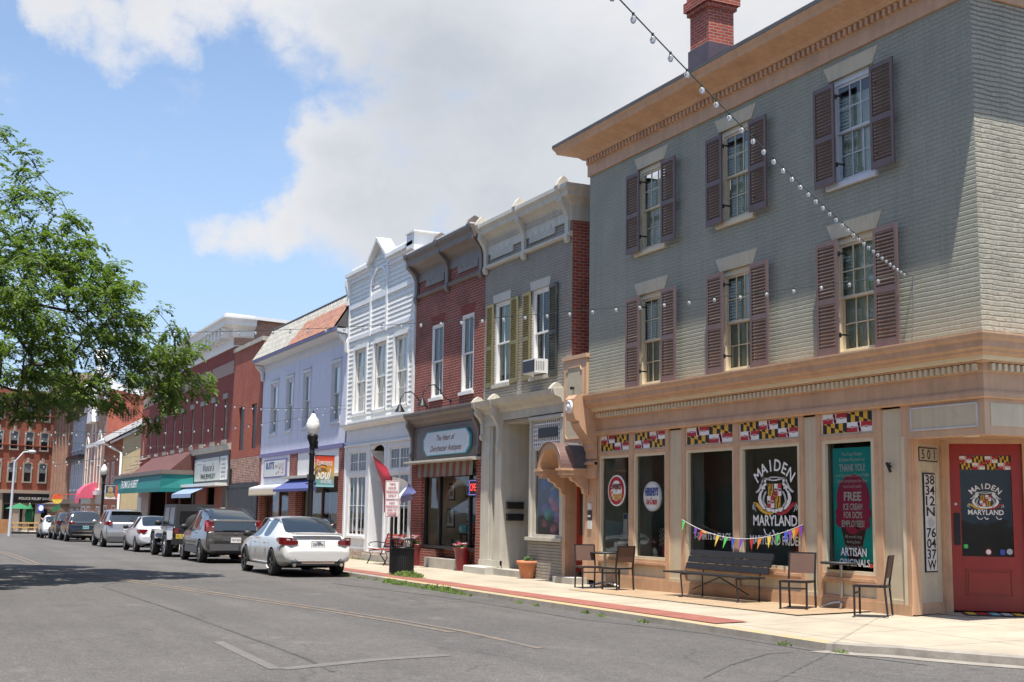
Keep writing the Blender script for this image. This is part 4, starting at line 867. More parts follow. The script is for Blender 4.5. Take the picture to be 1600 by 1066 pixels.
shell(T,x0,x1,0,14,-.2,8.75,'side_red',right=False); obj('gable_end',B().poly([(x1,0,3.0),(x1,14,3.0),(x1,14,8.75),(x1,0,8.75)]),M['side_red'],T)
b=B(); b.sweep([(0,8.28),(.04,8.28),(.05,8.62),(.10,8.70),(.17,8.78),(.26,8.82),(.28,8.92),(.34,9.0),(.34,9.09),(0,9.12)],[(x0+.02,0),(x1-.03,0),(x1-.03,.9)])
cor=obj('cornice',b,M['taupe_trim'],T)
b=B(); b.box(x0,x1-.1,-.02,.6,8.6,9.05); obj('parapet_back',b,M['taupe_trim'],T)
b=B()
for xc in(x0+.13,(x0+x1)/2-.02,x1-.16): bracket(b,xc,.17,9.0,7.76,.34); finial(b,xc,.19,9.08,.30)
objsplit('cornice_bracket',b,M['taupe_trim'],cor)
b=B(); x=x0+.3
while x<x1-.3: b.box(x,x+.03,-.085,-.045,8.52,8.6); x+=.07
objsplit('dentil',b,M['taupe_trim'],cor)
b=B(); b.sweep([(0,7.9),(.09,7.92),(.10,7.97),(.05,8.02),(0,8.03)],[(x0,0),(x1,0)]); obj('string_course',b,M['taupe_trim'],T)
b=B()
for a,c in((-15.55,-14.15),(-13.2,-11.8)): b.box(a,c,-.04,.0,8.12,8.46); 
for a,c in((-15.55,-14.15),(-13.2,-11.8)):
    for k in range(7): b.lathe([(.0001,-.012),(.05,-.008),(.07,0)],(a+.2+k*(c-a-.4)/6,-.041,8.29+.04*(-1)**k),8,0,'y')
objsplit('frieze_panel',b,mat('ornament_panel_paint',(.46,.43,.36),.5,bmp=1,bs=22),T)
for i,(a,c) in enumerate(TW):
    w=window(T,a,c,4.74,6.91,0,2,1,'white','glass',('curtain',0,.1) if i==0 else None,fw=.07,sill=True,sillm='taupe_trim')
    b=B(); b.prism([(a-.06,6.91),(c+.04,6.91),(c+.08,7.13),(a-.1,7.13)][::-1],-.02,.0,axis='y'); obj('lintel',b,M['taupe_trim'],T)
so_=shutter_mesh(.42,2.2,M['olive']); sd_=shutter_mesh(.42,2.2,M['dk_green'])
for x,me in((-15.72,so_),(-14.22,so_),(-13.50,so_),(-12.04,sd_)):
    o=put('shutter',me,T,(x+13.4,-.06,4.70+.1))
    if me is sd_: o['label']='dark green shutter'
b=B(); b.box(-12.92,-12.26,-.30,.1,4.78,5.12,0); b.box(-12.90,-12.28,-.315,-.30,4.81,5.09,1)
for k in range(5): b.box(-12.26,-12.255,-.27+.05*k,-.255+.05*k,4.84,5.06,2)
solo('air_conditioner',b,[M['white'],M['charcoal'],M['charcoal']],'white window air conditioner below the right sash of the taupe building','air conditioner')
# shop storey
b=B(); b.sweep([(0,3.78),(.04,3.78),(.05,3.98),(.1,4.02),(.14,4.1),(.30,4.16),(.34,4.24),(.36,4.3),(0,4.33)],[(x0,0),(-11.2,0)]); lc=obj('shop_cornice',b,M['taupe_trim'],T)
b=B()
for xc,zb in((-15.82,3.3),(-14.78,2.95)): bracket(b,xc,.15,4.2,zb,.34); finial(b,xc,.16,4.28,.3,.18)
finial(b,-11.32,.16,4.28,.3,.18); objsplit('shop_bracket',b,M['taupe_trim'],lc)
b=B(); b.box(x0,-15.42,-.03,.1,.1,3.78); b.box(-15.42,-15.3,.0,1.2,.2,3.78); b.box(-15.02,-14.65,-.04,.0,.1,3.78); b.box(-14.8,-14.65,.0,2.6,.0,3.78); b.box(-15.02,-14.97,0,.3,.1,3.78); b.box(x0,-14.6,-.05,.1,3.66,3.78)
b.box(-14.65,-13.03,2.4,2.5,.0,3.78); b.box(x0,-14.65,-.06,.02,.02,.22)
b.poly([(x0,0,3.70),(-11.3,0,3.70),(-11.3,2.5,3.70),(x0,2.5,3.70)]); b.box(-15.42,-15.02,.5,.62,2.35,2.55); b.box(-15.42,-15.02,.46,.62,2.9,2.99)
obj('recess_walls',b,M['taupe_trim'],T)
b=B(); b.box(-15.36,-15.02,.72,.76,.22,2.35); dr=obj('entry_door',b,mat('brown_door',(.09,.05,.03),.5,var=.2),T)
obj('door_knob',B().sphere((-15.28,.69,1.2),.03,10),M['flag_gold'],dr)
def grille(b,x0_,x1_,z0_,z1_,y,nx,nz,w=.03):
    for i in range(nx+1): x=lerp(x0_,x1_,i/nx); b.box(x-w/2,x+w/2,y,y+.03,z0_,z1_)
    for i in range(nz+1): z=lerp(z0_,z1_,i/nz); b.box(x0_,x1_,y+.002,y+.028,z-w/2,z+w/2)
b=B(); grille(b,-15.34,-15.03,3.0,3.6,.5,3,6); tg=obj('transom_grille',b,M['white'],T); obj('transom_pane',B().box(-15.36,-15.02,.54,.56,3.0,3.62),M['dark_glass'],tg)
b=B(); grille(b,-12.9,-11.35,3.02,3.66,-.0,14,6,.028); tg=obj('transom_grille',b,M['white'],T); obj('transom_pane',B().box(-12.92,-11.3,.05,.06,3.0,3.68),M['dark_glass'],tg)
obj('transom_card',B().box(-12.62,-11.6,-.012,-.004,3.22,3.46),M['charcoal'],tg)
b=B(); b.box(-13.03,-12.93,-.04,2.4,.8,3.7); b.box(-12.93,-12.78,-.0,.1,.85,3.0); b.box(-11.42,-11.24,-.04,.1,.85,3.7); b.box(-12.78,-11.4,-.0,.1,2.93,3.0); b.box(-13.12,-11.24,-.10,.1,.78,.86); b.box(-12.8,-11.4,-.02,.1,.86,.93); b.box(-13.03,-11.24,-.08,.1,3.66,3.74)
w=obj('balloon_window',b,M['taupe_trim'],T); obj('pane',B().poly([(-12.78,.04,.93),(-11.42,.04,.93),(-11.42,.04,2.93),(-12.78,.04,2.93)]),M['shop_glass'],w)
b=B(); b.box(-13.08,-11.24,-.03,2.4,-.15,.78); obj('shop_base',b,M['taupe_brick'],T)
b=B(); b.box(-12.9,-11.3,1.4,1.5,.8,3.0,0); b.poly([(-12.9,.1,.8),(-11.3,.1,.8),(-11.3,1.5,.8),(-12.9,1.5,.8)],0); obj('window_box',b,M['inner_wall'],T)
bal=thing('balloon_display','cluster of blue, pink, orange and purple balloons behind the glass under the arched canopy','balloons',(-12,.4,1)); random.seed(3)
cols=[mat('blue_balloon',(.08,.18,.75),.25,var=0),mat('pink_balloon',(.85,.30,.42),.25,var=0),mat('orange_balloon',(.85,.42,.08),.25,var=0),mat('violet_balloon',(.38,.15,.7),.25,var=0),mat('teal_balloon',(.05,.5,.4),.25,var=0),mat('magenta_balloon',(.75,.08,.25),.25,var=0),mat('pale_balloon',(.6,.55,.7),.25,var=0)]
for i in range(26):
    t=i/25; z=1.05+1.75*t; x=-12.1+.5*math.sin(i*2.4)+.25*random.uniform(-1,1)
    sel=[1,5,1,6,3,4,2,3,5,0,1,0,0,2,1,0,4,2,0,0,2,0,0,0,2,0][i]
    obj('balloon',B().sphere((x,.20+.14*random.random(),z),random.uniform(.10,.15),14,0,1.12),cols[sel],bal)
mb=[]
for z,l in((1.53,'upper of two black wall mailboxes in the cream recess'),(1.23,'lower of two black wall mailboxes in the cream recess')):
    b=B(); b.box(-14.65,-14.53,.12,.56,z,z+.13); b.prism([(-14.65,z+.13),(-14.51,z+.13),(-14.54,z+.165),(-14.65,z+.18)],.11,.57,axis='y')
    solo('mailbox',b,M['charcoal'],l,'mailbox','mailboxes in the recess')
b=B(); b.prism([(-.42,-.15),(-.42,.04),(-.38,.06),(.0,.06),(.0,-.15)],-16.1,-14.72); solo('stone_step',b,M['stone'],'worn pale stone step below the left doorway of the taupe building','step')
b=B(); b.box(-14.7,-13.05,-.18,.3,-.15,.03); solo('stone_step',b,M['concrete'],'long low step at the mouth of the cream recess behind the terracotta pot','step')
# ================================================================ red brick antiques shop
A_=thing('red_brick_building','narrow two storey red brick antiques shop with brown bracketed cornice between taupe and white buildings','building',(-18.5,0,-.15))
x0,x1=-21.1,-15.95
AW=[(-19.75,-18.85),(-17.50,-16.65)]
b=B(); b.wall(x0,x1,2.9,8.7,0,[(a,c,4.72,6.88) for a,c in AW],.14); obj('front_wall',b,M['old_red'],A_)
shell(A_,x0,x1,0,14,-.2,8.75,'old_red')
b=B(); b.sweep([(0,8.34),(.04,8.34),(.05,8.6),(.12,8.7),(.22,8.78),(.36,8.84),(.38,8.98),(.46,9.1),(.46,9.17),(0,9.2)],[(x0,0),(x1-.03,0)]); cor=obj('cornice',b,M['brown_trim'],A_)
b=B().box(x0,x1-.03,-.47,.5,9.175,9.21); obj('coping',b,M['white'],cor)
b=B()
for xc in(x0+.12,(x0+x1)/2,x1-.16): bracket(b,xc,.2,9.1,7.72,.46); finial(b,xc,.18,9.16,.42)
objsplit('cornice_bracket',b,M['brown_trim'],cor)
b=B(); b.sweep([(0,7.84),(.08,7.86),(.10,7.92),(.05,7.97),(0,7.98)],[(x0,0),(x1,0)]); obj('string_course',b,M['brown_trim'],A_)
b=B()
for a,c in((-20.25,-18.85),(-17.8,-16.4)):
    b.box(a,c,-.04,.0,8.12,8.42)
    for k in range(7): b.lathe([(.0001,-.012),(.05,-.008),(.07,0)],(a+.2+k*(c-a-.4)/6,-.041,8.27+.04*(-1)**k),8,0,'y')
objsplit('frieze_panel',b,mat('brown_ornament_paint',(.20,.16,.14),.5,bmp=1,bs=22),A_)
for a,c in AW:
    window(A_,a,c,4.72,6.88,0,2,1,'white','glass',None,fw=.06,sill=True,inset=.03)
    b=B(); b.prism([(a-.02,6.88),(c+.02,6.88),(c+.1,7.14),(a-.1,7.14)][::-1],-.006,.0,axis='y'); objsplit('brick_arch',b,M['maroon_brick'],A_)
b=B(); b.sweep([(0,3.9),(.06,3.92),(.08,3.98),(.2,4.06),(.24,4.14),(.32,4.2),(.34,4.28),(.34,4.33),(0,4.36)],[(x0,0),(x1-.03,0)]); lc=obj('shop_cornice',b,M['brown_trim'],A_)
b=B()
for xc in(x0+.1,x1-.12): bracket(b,xc,.14,4.25,2.95,.32)
objsplit('shop_bracket',b,M['brown_trim'],lc)
b=B(); b.box(x0+.2,x1-.22,-.04,.0,2.9,3.9); b.box(x0+.36,x1-.36,-.055,-.04,2.96,3.0); b.box(x0+.36,x1-.36,-.055,-.04,3.82,3.86); b.box(x0+.32,x0+.36,-.055,-.04,2.96,3.86); b.box(x1-.36,x1-.32,-.055,-.04,2.96,3.86)
obj('fascia_board',b,mat('brown_fascia',(.155,.125,.11),.5),A_)
b=B(); sg=[(-19.98,3.22),(-19.72,3.02),(-16.78,3.02),(-16.52,3.22),(-16.50,3.5),(-16.78,3.72),(-19.72,3.72),(-20.0,3.5)]
def sgn(s,y): cx,cz=-18.25,3.37; return [(cx+(x-cx)*s,y,cz+(z-cz)*(s*.97)) for x,z in sg]
o_=[(x,z) for x,z in sg]; b.prism([(x,z) for x,z in sg][::-1],-.11,-.056,1,'y'); b.poly([(p[0],-.1115,p[2]) for p in sgn(.955,0)],0)
sn=obj('shop_sign',b,[mat('pale_shop_sign',(.60,.66,.70),.5,var=.03),M['aqua']],A_)
text(sn,'The Heart of',(-18.25,-.113,3.44),.16,M['ink_brown'],1.35,shear=.45,bold=.004); text(sn,'Dorchester Antiques',(-18.25,-.113,3.14),.17,M['ink_brown'],2.3,shear=.45,bold=.004)
b=B(); b.box(x0+.02,x1+.3-.35,-.26,.0,2.82,2.90); b.box(x0,x1-.1,-.30,-.24,2.84,2.88); obj('canopy_bar',b,M['taupe_trim'],A_)
b=B(); n=18; xa,xb=-20.62,-16.35
for k in range(n): u,v=lerp(xa,xb,k/n),lerp(xa,xb,(k+1)/n); b.poly([(u,-.10,2.42),(v,-.10,2.42),(v,-.08,2.82),(u,-.08,2.82)],k%2)
obj('striped_valance',b,[mat('brick_red_canvas',(.24,.06,.05),.8),mat('sage_canvas',(.22,.23,.17),.8)],A_)
b=B(); b.box(x0,x0+.82,-.01,.3,-.2,2.9); b.box(x1-.34,x1-.03,-.01,.3,-.2,2.9); b.box(x0+.82,x1-.34,.25,.45,-.2,.40); b.box(x0+.8,-19.1,-.008,.25,-.2,.36); objsplit('brick_pier',b,M['old_red'],A_)
b=B(); b.box(x0+.78,x1-.34,.0,.5,.40,.48); b.box(-19.22,-19.12,.1,.2,.48,2.9); b.box(-17.03,-16.95,.1,.2,.48,2.9); b.box(-20.28,-20.22,.1,.2,.48,2.9); b.box(-20.28,-16.3,.1,.2,2.5,2.6); b.box(x0+.8,x1-.34,.0,.6,2.86,2.9)
w=obj('shop_window',b,M['charcoal'],A_); obj('pane',B().poly([(-20.25,.15,.48),(-16.3,.15,.48),(-16.3,.15,2.55),(-20.25,.15,2.55)]),M['shop_glass'],w)
b=B().box(-19.6,-17.2,-.14,.24,-.2,.14); solo('concrete_ledge',b,M['concrete'],'low concrete ledge under the antiques shop window','ledge')
b=B(); b.box(-20.25,-16.3,1.9,2.0,.3,2.9,0); b.poly([(-20.25,.3,.48),(-16.3,.3,.48),(-16.3,1.9,.48),(-20.25,1.9,.48)],1); b.box(-20.35,-20.25,.2,2,.3,2.9,0); b.poly([(-20.25,.2,2.88),(-16.3,.2,2.88),(-16.3,1.9,2.88),(-20.25,1.9,2.88)],0)
for k in range(10): b.box(-20.1+.4*k,-20.06+.4*k,1.88,1.9,.5,2.88,0)
obj('shop_interior',b,[mat('antique_cream_wall',(.82,.78,.64),.8),mat('antique_floor',(.40,.33,.25),.8)],A_)
for k,(x,z,w_,h_) in enumerate(((-19.0,1.75,.42,.5),(-19.05,.98,.55,.55),(-17.75,1.85,.5,.42),(-17.7,1.15,.36,.45),(-16.85,1.25,.3,.5))):
    b=B(); b.box(x-w_/2,x+w_/2,.42,.45,z,z+h_,0); b.box(x-w_/2+.05,x+w_/2-.05,.415,.42,z+.05,z+h_-.05,1); b.box(x-w_*.2,x+w_*.2,.41,.415,z+h_*.25,z+h_*.75,2)
    solo('picture_frame',b,[M['black'],M['sign_face'],M['grey_pot']],['small black framed print upper left in the antiques window','large dark framed picture lower left in the antiques window','framed landscape picture upper right in the antiques window','narrow framed picture beside the blue chair in the antiques window','slim frame near the right edge of the antiques window'][k],'picture','pictures in the antiques window')
ch=thing('wooden_chair','dark wooden chair with turquoise cushions in the antiques shop window','chair',(-18.35,.75,.48))
b=B(); 
for dx in(-.22,.22):
    for dy in(-.2,.2): b.box(-18.35+dx-.02,-18.35+dx+.02,.75+dy-.02,.75+dy+.02,.48,.80)
b.box(-18.62,-18.08,.5,1.0,.80,.84); b.box(-18.62,-18.08,.96,1.0,.84,1.35); obj('chair_frame',b,M['black'],ch)
b=B(); b.box(-18.6,-18.1,.5,.62,.86,1.08,0); b.box(-18.35,-18.05,.7,.8,1.0,1.36,0); b.box(-18.55,-18.4,.49,.5,.9,1.02,1); obj('cushion',b,[mat('turquoise_cushion',(.03,.36,.45),.7),M['sign_face']],ch)
b=B(); b.lathe([(.1,0),(.11,.18),(.09,.19)],(-18.2,.35,.48),14,0); b.lathe([(.06,0),(.12,.1),(.05,.2),(.07,.24)],(-17.6,.45,.48),14,1); b.box(-17.9,-17.4,.8,1.2,.48,.95,2); b.box(-17.9,-17.3,.7,1.0,.95,1.0,2); b.box(-17.1,-16.7,.5,.8,.48,.62,3); b.lathe([(.05,0),(.08,.08),(.03,.2)],(-18.9,.4,.48),12,1); b.box(-16.85,-16.55,.6,.9,.9,1.05,4)
obj('antique_wares',b,[M['stone'],M['grey_pot'],M['wood'],M['dark_glass'],M['red_cloth']],A_)
# neon sign
m,nt_,bs_=newmat('red_neon'); bs_.inputs['Base Color'].default_value=(.5,.02,.02,1); bs_.inputs['Emission Color'].default_value=(1,.06,.05,1); bs_.inputs['Emission Strength'].default_value=1.6; M['neon']=m
m,nt_,bs_=newmat('blue_neon'); bs_.inputs['Base Color'].default_value=(.2,.2,.5,1); bs_.inputs['Emission Color'].default_value=(.35,.3,1,1); bs_.inputs['Emission Strength'].default_value=.5; M['neonb']=m
ns=thing('open_sign','red neon OPEN sign with blue border inside the antiques window','sign',(-16.65,.1,1.9))
b=B(); b.box(-17.0,-16.3,.10,.13,1.86,2.32); obj('backing',b,M['black'],ns); text(ns,'OPEN',(-16.65,.095,2.0),.2,M['neon'],.56,bold=-.01)
b=B().tube([(-16.97,.09,1.9),(-16.33,.09,1.9),(-16.33,.09,2.28),(-16.97,.09,2.28),(-16.97,.09,1.9)],.01,6); obj('border_tube',b,M['neonb'],ns)
# gooseneck lamps
def gooseneck(x,z,l):
    g=thing('gooseneck_lamp',l,'wall lamp',(x,0,z),0,'gooseneck sign lamps')
    b=B(); pts=[(x+.75-.75,-.02,z+.02)]
    P_=[(x,0-.01,z),(x,-.18,z+.06),(x-.0,-.34,z+.28),(x,-.52,z+.42),(x,-.72,z+.38),(x,-.84,z+.20),(x,-.86,z+.02)]
    b.tube(P_,.016,8); b.cyl((x,.0,z),(x,-.03,z),.05,n=12); obj('arm',b,M['black'],g)
    b=B().lathe([(.03,.06),(.05,.02),(.07,-.02),(.15,-.16),(.155,-.17)],(x,-.86,z-.02),18); obj('shade',b,M['black'],g)
gooseneck(-20.0,4.5,'left gooseneck lamp above the antiques shop sign'); gooseneck(-18.2,4.55,'right gooseneck lamp above the antiques shop sign')
# ================================================================ white clapboard building
Wb=thing('white_clapboard_building','two storey white clapboard false front building with a small central gable and many paned shopfront','building',(-24.5,0,-.15))
x0,x1=-27.65,-21.14
WW=[(-27.0,-25.55),(-24.95,-23.57),(-22.98,-21.60)]
WW=[(a+.1,c-.05) for a,c in WW]
holes=[(a,c,4.72,6.93) for a,c in WW]
b=B(); b.wall(x0,x1,4.3,9.55,.03,holes,.14,0,1)
b.poly([(-25.35,.03,9.55),(-23.65,.03,9.55),(-23.65,.03,9.8),(-24.5,.03,10.4),(-25.35,.03,9.8)],0)
z=4.32
def span(x0_,x1_,za,zb):
    cut=[h for h in holes if h[3]>za and h[2]<zb]; xs=[x0_]
    for h in sorted(cut): xs+=[h[0]-.10,h[1]+.10]
    xs.append(x1_); return [(xs[i],xs[i+1]) for i in range(0,len(xs),2) if xs[i+1]>xs[i]]
while z<9.75:
    for a,c in span(x0+.08,x1-.08,z,z+.155):
        if 7.1<z<9.7:   # panel strips interrupt the boards
            pass
        b.poly([(a,-.024,z),(c,-.024,z),(c,-.002,z+.155),(a,-.002,z+.155)],0); b.poly([(a,.03,z),(c,.03,z),(c,-.024,z),(a,-.024,z)],0)
    z+=.155
obj('clapboard_wall',b,[M['siding'],M['white']],Wb)
shell(Wb,x0,x1,.03,14,-.2,9.3,'siding')
b=B(); b.box(x0-.02,x0+.1,-.06,.03,4.3,9.6); b.box(x1-.1,x1+.01,-.06,.03,4.3,9.6)
for xc in(-25.3,-23.7): b.box(xc-.06,xc+.06,-.075,.03,7.25,9.6)
b.box(x0+.1,x1-.1,-.055,.03,8.42,8.60); b.box(x0+.1,x1-.1,-.05,.03,7.28,7.42); b.box(x0+.1,-25.4,-.06,.03,9.35,9.6); b.box(-23.6,x1-.1,-.06,.03,9.35,9.6)
n=14
for k in range(n):
    t0,t1=PI*k/n,PI*(k+1)/n; p=lambda t,r:(-24.5-.8*r*math.cos(t),8.95+.55*r*math.sin(t))
    a_,c_,d_,e_=p(t0,1),p(t1,1),p(t1,.86),p(t0,.86); b.prism([a_,c_,d_,e_],-.08,.0,axis='y')
b.prism([(-24.5,10.36),(-25.35,9.76),(-25.35,9.55),(-24.5,9.66)][::-1],-.07,.0,axis='y') if False else None
obj('trim_boards',b,M['white_blue'],Wb)
b=B()
for pa,pb in(((x0-.15,9.62),(-25.4,9.62)),((-23.6,9.62),(x1+.05,9.62))): b.box(pa[0],pb[0],-.20,.35,9.60,9.72); b.box(pa[0],pb[0],-.12,.3,9.5,9.60)
b.bar((-25.45,.05,9.72),(-24.5,.05,10.42),.5,.10,up=(0,0,1)); b.bar((-24.5,.05,10.42),(-23.55,.05,9.72),.5,.10,up=(0,0,1))
b.box(x1-.45,x1+.20,-.2,.6,9.38,9.95); b.box(x1-.5,x1+.3,-.25,.65,9.95,10.0); b.prism([(-.04,8.6),(-.12,8.62),(-.1,8.9),(-.2,9.3),(-.2,9.5),(-.04,9.5)],x0-.1,x0+.08)
b.prism([(-.04,6.9),(-.1,6.95),(-.12,7.3),(-.05,7.5)],x0-.08,x0+.06)
objsplit('parapet_coping',b,M['white'],Wb)
b=B()
for a,c in WW:
    for q in((a-.10,a,4.66,7.03),(c,c+.10,4.66,7.03),(a,c,6.93,7.03)): b.box(q[0],q[1],-.06,.04,q[2],q[3])
objsplit('window_casing',b,M['white'],Wb)
for a,c in WW: window(Wb,a,c,4.72,6.93,.0,2,2,'white','glass_hi',('curtain',0,0),fw=.06,inset=.06)
b=B(); b.sweep([(0,4.18),(.06,4.2),(.1,4.26),(.24,4.3),(.25,4.36),(0,4.4)],[(x0-.05,0),(x1-.02,0)]); obj('shop_cornice',b,M['white'],Wb)
def multi(par,x0_,x1_,z0_,z1_,y,cols,rows,pairs=2,fr='white',gl='glass',cur=None):
    b=B(); wd=(x1_-x0_)/pairs
    for k in range(pairs): sash(b,x0_+k*wd+.01,x0_+(k+1)*wd-.01,z0_,z1_,y,cols,rows,.06,.022,.05)
    w=obj('shop_window',b,M[fr],par); obj('pane',B().poly([(x0_,y+.02,z0_),(x1_,y+.02,z0_),(x1_,y+.02,z1_),(x0_,y+.02,z1_)]),M[gl],w)
    if cur:
        c=B(); n=24
        for i in range(n): u,v=lerp(x0_,x1_,i/n),lerp(x0_,x1_,(i+1)/n); d0,d1=((.14,.17),(.17,.14))[i%2]; c.poly([(u,y+d0,z0_),(v,y+d1,z0_),(v,y+d1,z1_),(u,y+d0,z1_)])
        obj('curtain',c,M[cur],w)
    return w
holes2=[(-27.2,-25.45,2.72,3.42),(-27.2,-25.45,.6,2.6),(-25.05,-23.5,.25,3.58),(-23.15,-21.42,2.72,3.42),(-23.15,-21.42,.6,2.6)]
b=B(); b.wall(x0,x1,.12,4.2,.0,holes2,.12); 
b.prism([(-25.05,3.59),(-25.05,3.3),(-24.95,3.42),(-24.7,3.53),(-24.28,3.57),(-23.85,3.53),(-23.6,3.42),(-23.5,3.3),(-23.5,3.59)],-.01,.1,axis='y')
b.box(x0+.3,x1-.3,-.02,0,3.72,3.76); b.box(x0+.3,x1-.3,-.02,0,4.1,4.14); b.box(x0,x1,-.07,.0,3.6,3.66)
for a,c in((-27.3,-25.35),(-23.25,-21.32)): b.box(a,c,-.06,.0,.52,.6); b.box(a,c,-.02,0,.2,.24)
b.box(x0,-26.95,-.05,0,.1,3.6) if False else None
b.box(-25.12,-24.98,-.04,.0,.12,3.6); b.box(-23.56,-23.42,-.04,0,.12,3.6); b.box(x0,x0+.16,-.04,0,.12,3.6); b.box(x1-.18,x1-.02,-.04,0,.12,3.6)
b.box(-25.05,-24.95,.0,1.0,.2,3.4); b.box(-25.05,-23.5,.9,1.0,.1,3.6); b.box(-23.6,-23.5,0,1,.1,3.6)
obj('shopfront_panelling',b,M['white_blue'],Wb)
multi(Wb,-27.2,-25.45,2.72,3.42,.03,3,2,2,cur=None); multi(Wb,-27.2,-25.45,.6,2.6,.03,2,2,2); multi(Wb,-23.15,-21.42,2.72,3.42,.03,3,2,2); multi(Wb,-23.15,-21.42,.6,2.6,.03,2,2,2)
multi(Wb,-24.95,-23.6,.6,2.5,.82,2,3,1,'white','dark_glass'); multi(Wb,-24.95,-23.6,2.66,3.4,.82,2,2,1,'white','dark_glass')
M['rubble']=brick('rubble_stone',(.42,.30,.22),(.30,.22,.18),(.52,.42,.34),bw=.34,bh=.17,mo=.03,bmp=1,dist=.03,var=.4,vs=4,wobble=.16)
b=B().box(x0,x1,-.03,.2,-.3,.12); obj('stone_foundation',b,M['rubble'],Wb)
b=B().box(-25.3,-21.3,-.12,.0,-.3,.05); obj('render_ledge',b,M['concrete'],Wb)
# OPEN flag on an angled pole
fl=thing('open_flag','red, white and blue OPEN flag hanging from an angled pole on the white shopfront','flag',(-24.3,0,2.9))
P0=Vector(at(581,711,-.9)); P1=Vector((-23.75,-.02,2.35))
b=B().tube([P1,P0],.012,8); obj('flag_pole',b,M['white'],fl)
b=B(); nu,nv=22,8
def fp(u,v):   # u along drop, v along hoist
    base=P0.lerp(Vector(at(605,752,-.7)),0); 
    A0=Vector(at(582,711,-.9)); A1=Vector(at(600,757,-.75)); B0=Vector(at(624,742,-.75)); B1=Vector(at(646,770,-.8)); 
    pts_top=[A0,Vector(at(603,731,-.85)),Vector(at(614,744,-.8)),Vector(at(629,749,-.8)),Vector(at(649,770,-.82))]
    pts_bot=[A0+Vector((0,.02,-.05)),Vector(at(593,750,-.8)),Vector(at(600,802,-.75)),Vector(at(622,790,-.72)),Vector(at(643,779,-.75))]
    k=min(int(u*4),3); t=u*4-k; a=pts_top[k].lerp(pts_top[k+1],t); c=pts_bot[k].lerp(pts_bot[k+1],t); p=a.lerp(c,v); p.y+=.07*math.sin(u*9+v*5)*min(1,u*3); return p
vs=[];fs=[];ms=[]
for i in range(nu+1):
    for j in range(nv+1): vs.append(fp(i/nu,j/nv))
for i in range(nu):
    for j in range(nv):
        q=(i*(nv+1)+j,(i+1)*(nv+1)+j,(i+1)*(nv+1)+j+1,i*(nv+1)+j+1); u=i/nu; b.faces(vs,[q],0 if u<.52 else 1 if u<.78 else 2,True)
obj('flag_cloth',b,[M['flag_red'],M['ink_white'],mat('navy_cloth',(.10,.11,.25),.7)],fl)
c0=fp(.68,.5); rt_=(fp(.64,.9)-fp(.64,.1)).normalized(); up_=(fp(.54,.45)-fp(.74,.45)); up_=(up_-rt_*up_.dot(rt_)).normalized()
text(fl,'OPEN',c0-Vector((0,.10,0)),.20,M['ink_black'],.62,rt_,up_,bold=.03,lift=.0)
# ================================================================ lilac building
Lb=thing('lilac_building','two storey lilac painted building with a rusty clay tile mansard and purple trim','building',(-33.5,0,-.25))
x0,x1=-39.6,-27.66
LW=[(-38.3,-36.95),(-35.85,-34.6),(-33.4,-32.22),(-29.72,-28.42)]; LW=[(a+.18,c-.12) for a,c in LW]
b=B(); b.wall(x0,x1,3.7,7.9,0,[(a,c,4.6,6.68) for a,c in LW],.14); b.box(-33.98,-33.86,-.02,0,4.2,7.5); obj('front_wall',b,M['lilac'],Lb)
shell(Lb,x0,x1,0,14,-.4,8.6,'lilac',None)
for a,c in LW:
    window(Lb,a,c,4.6,6.68,0,1,1,'pale_trim','glass_hi',('curtain',.0,.0),fw=.08)
    b=B(); b.box(a-.12,a,-.03,.0,4.5,6.8); b.box(c,c+.12,-.03,0,4.5,6.8); b.box(a-.14,c+.14,-.05,0,6.72,6.84); b.box(a-.16,c+.16,-.06,0,6.86,6.9) ; obj('window_casing',b,M['pale_trim'],Lb)
b=B(); b.sweep([(0,7.35),(.04,7.37),(.06,7.62),(.3,7.66),(.44,7.70),(.46,7.76),(.46,7.80),(0,7.80)],[(x0-.0,0),(x1-.02,0)]); b.prism([(-.04,6.95),(-.12,7.0),(-.14,7.3),(-.4,7.6),(-.04,7.62)],x0,x0+.2); b.prism([(-.04,6.95),(-.12,7.0),(-.14,7.3),(-.4,7.6),(-.04,7.62)],x1-.3,x1-.1); obj('eaves_board',b,M['pale_trim'],Lb)
b=B(); b.box(x0-.05,x1,-.52,-.46,7.74,7.86); b.box(x0,x1-.2,-.06,.0,3.62,3.78); b.box(x1-.05,x1-.0,-.02,.0,3.8,7.4); obj('purple_trim',b,M['purple'],Lb)
def mk_tiles():
    m,nt,b=newmat('clay_roof_tiles'); v,p,s=wallvec(nt); 
    t=nd(nt,'ShaderNodeTexBrick'); nt.links.new(p,t.inputs['Vector'])
    sx=mth(nt,'SINE',mth(nt,'MULTIPLY',s.outputs[0],2*PI/.26)); sz=mth(nt,'FRACT',mth(nt,'MULTIPLY',s.outputs[2],1/.30))
    n1=noise(nt,p,.55,5,.6); cx=mrange(nt,s.outputs[0],-36.5,-30,0,1); f=mth(nt,'ADD',mth(nt,'MULTIPLY',mth(nt,'SUBTRACT',n1,.5),1.6),cx); f=mrange(nt,f,.36,.62,0,.9)
    f2=mth(nt,'MULTIPLY',f,mrange(nt,s.outputs[2],8.9,8.75,0,1),True)
    c=mixc(nt,f2,(.45,.43,.37),(.42,.18,.11)); nn=noise(nt,p,6,4,.7); c=mixc(nt,1.0,c,mrange(nt,nn,.3,.7,.65,1.3),'MULTIPLY')
    c=mixc(nt,mrange(nt,sz,.86,.98,0,.6),c,(.10,.08,.07)); nt.links.new(c,b.inputs['Base Color']); b.inputs['Roughness'].default_value=.7
    bump(nt,b,mth(nt,'ADD',sx,mth(nt,'MULTIPLY',sz,1.2)),.9,.03); return m
M['tiles']=mk_tiles()
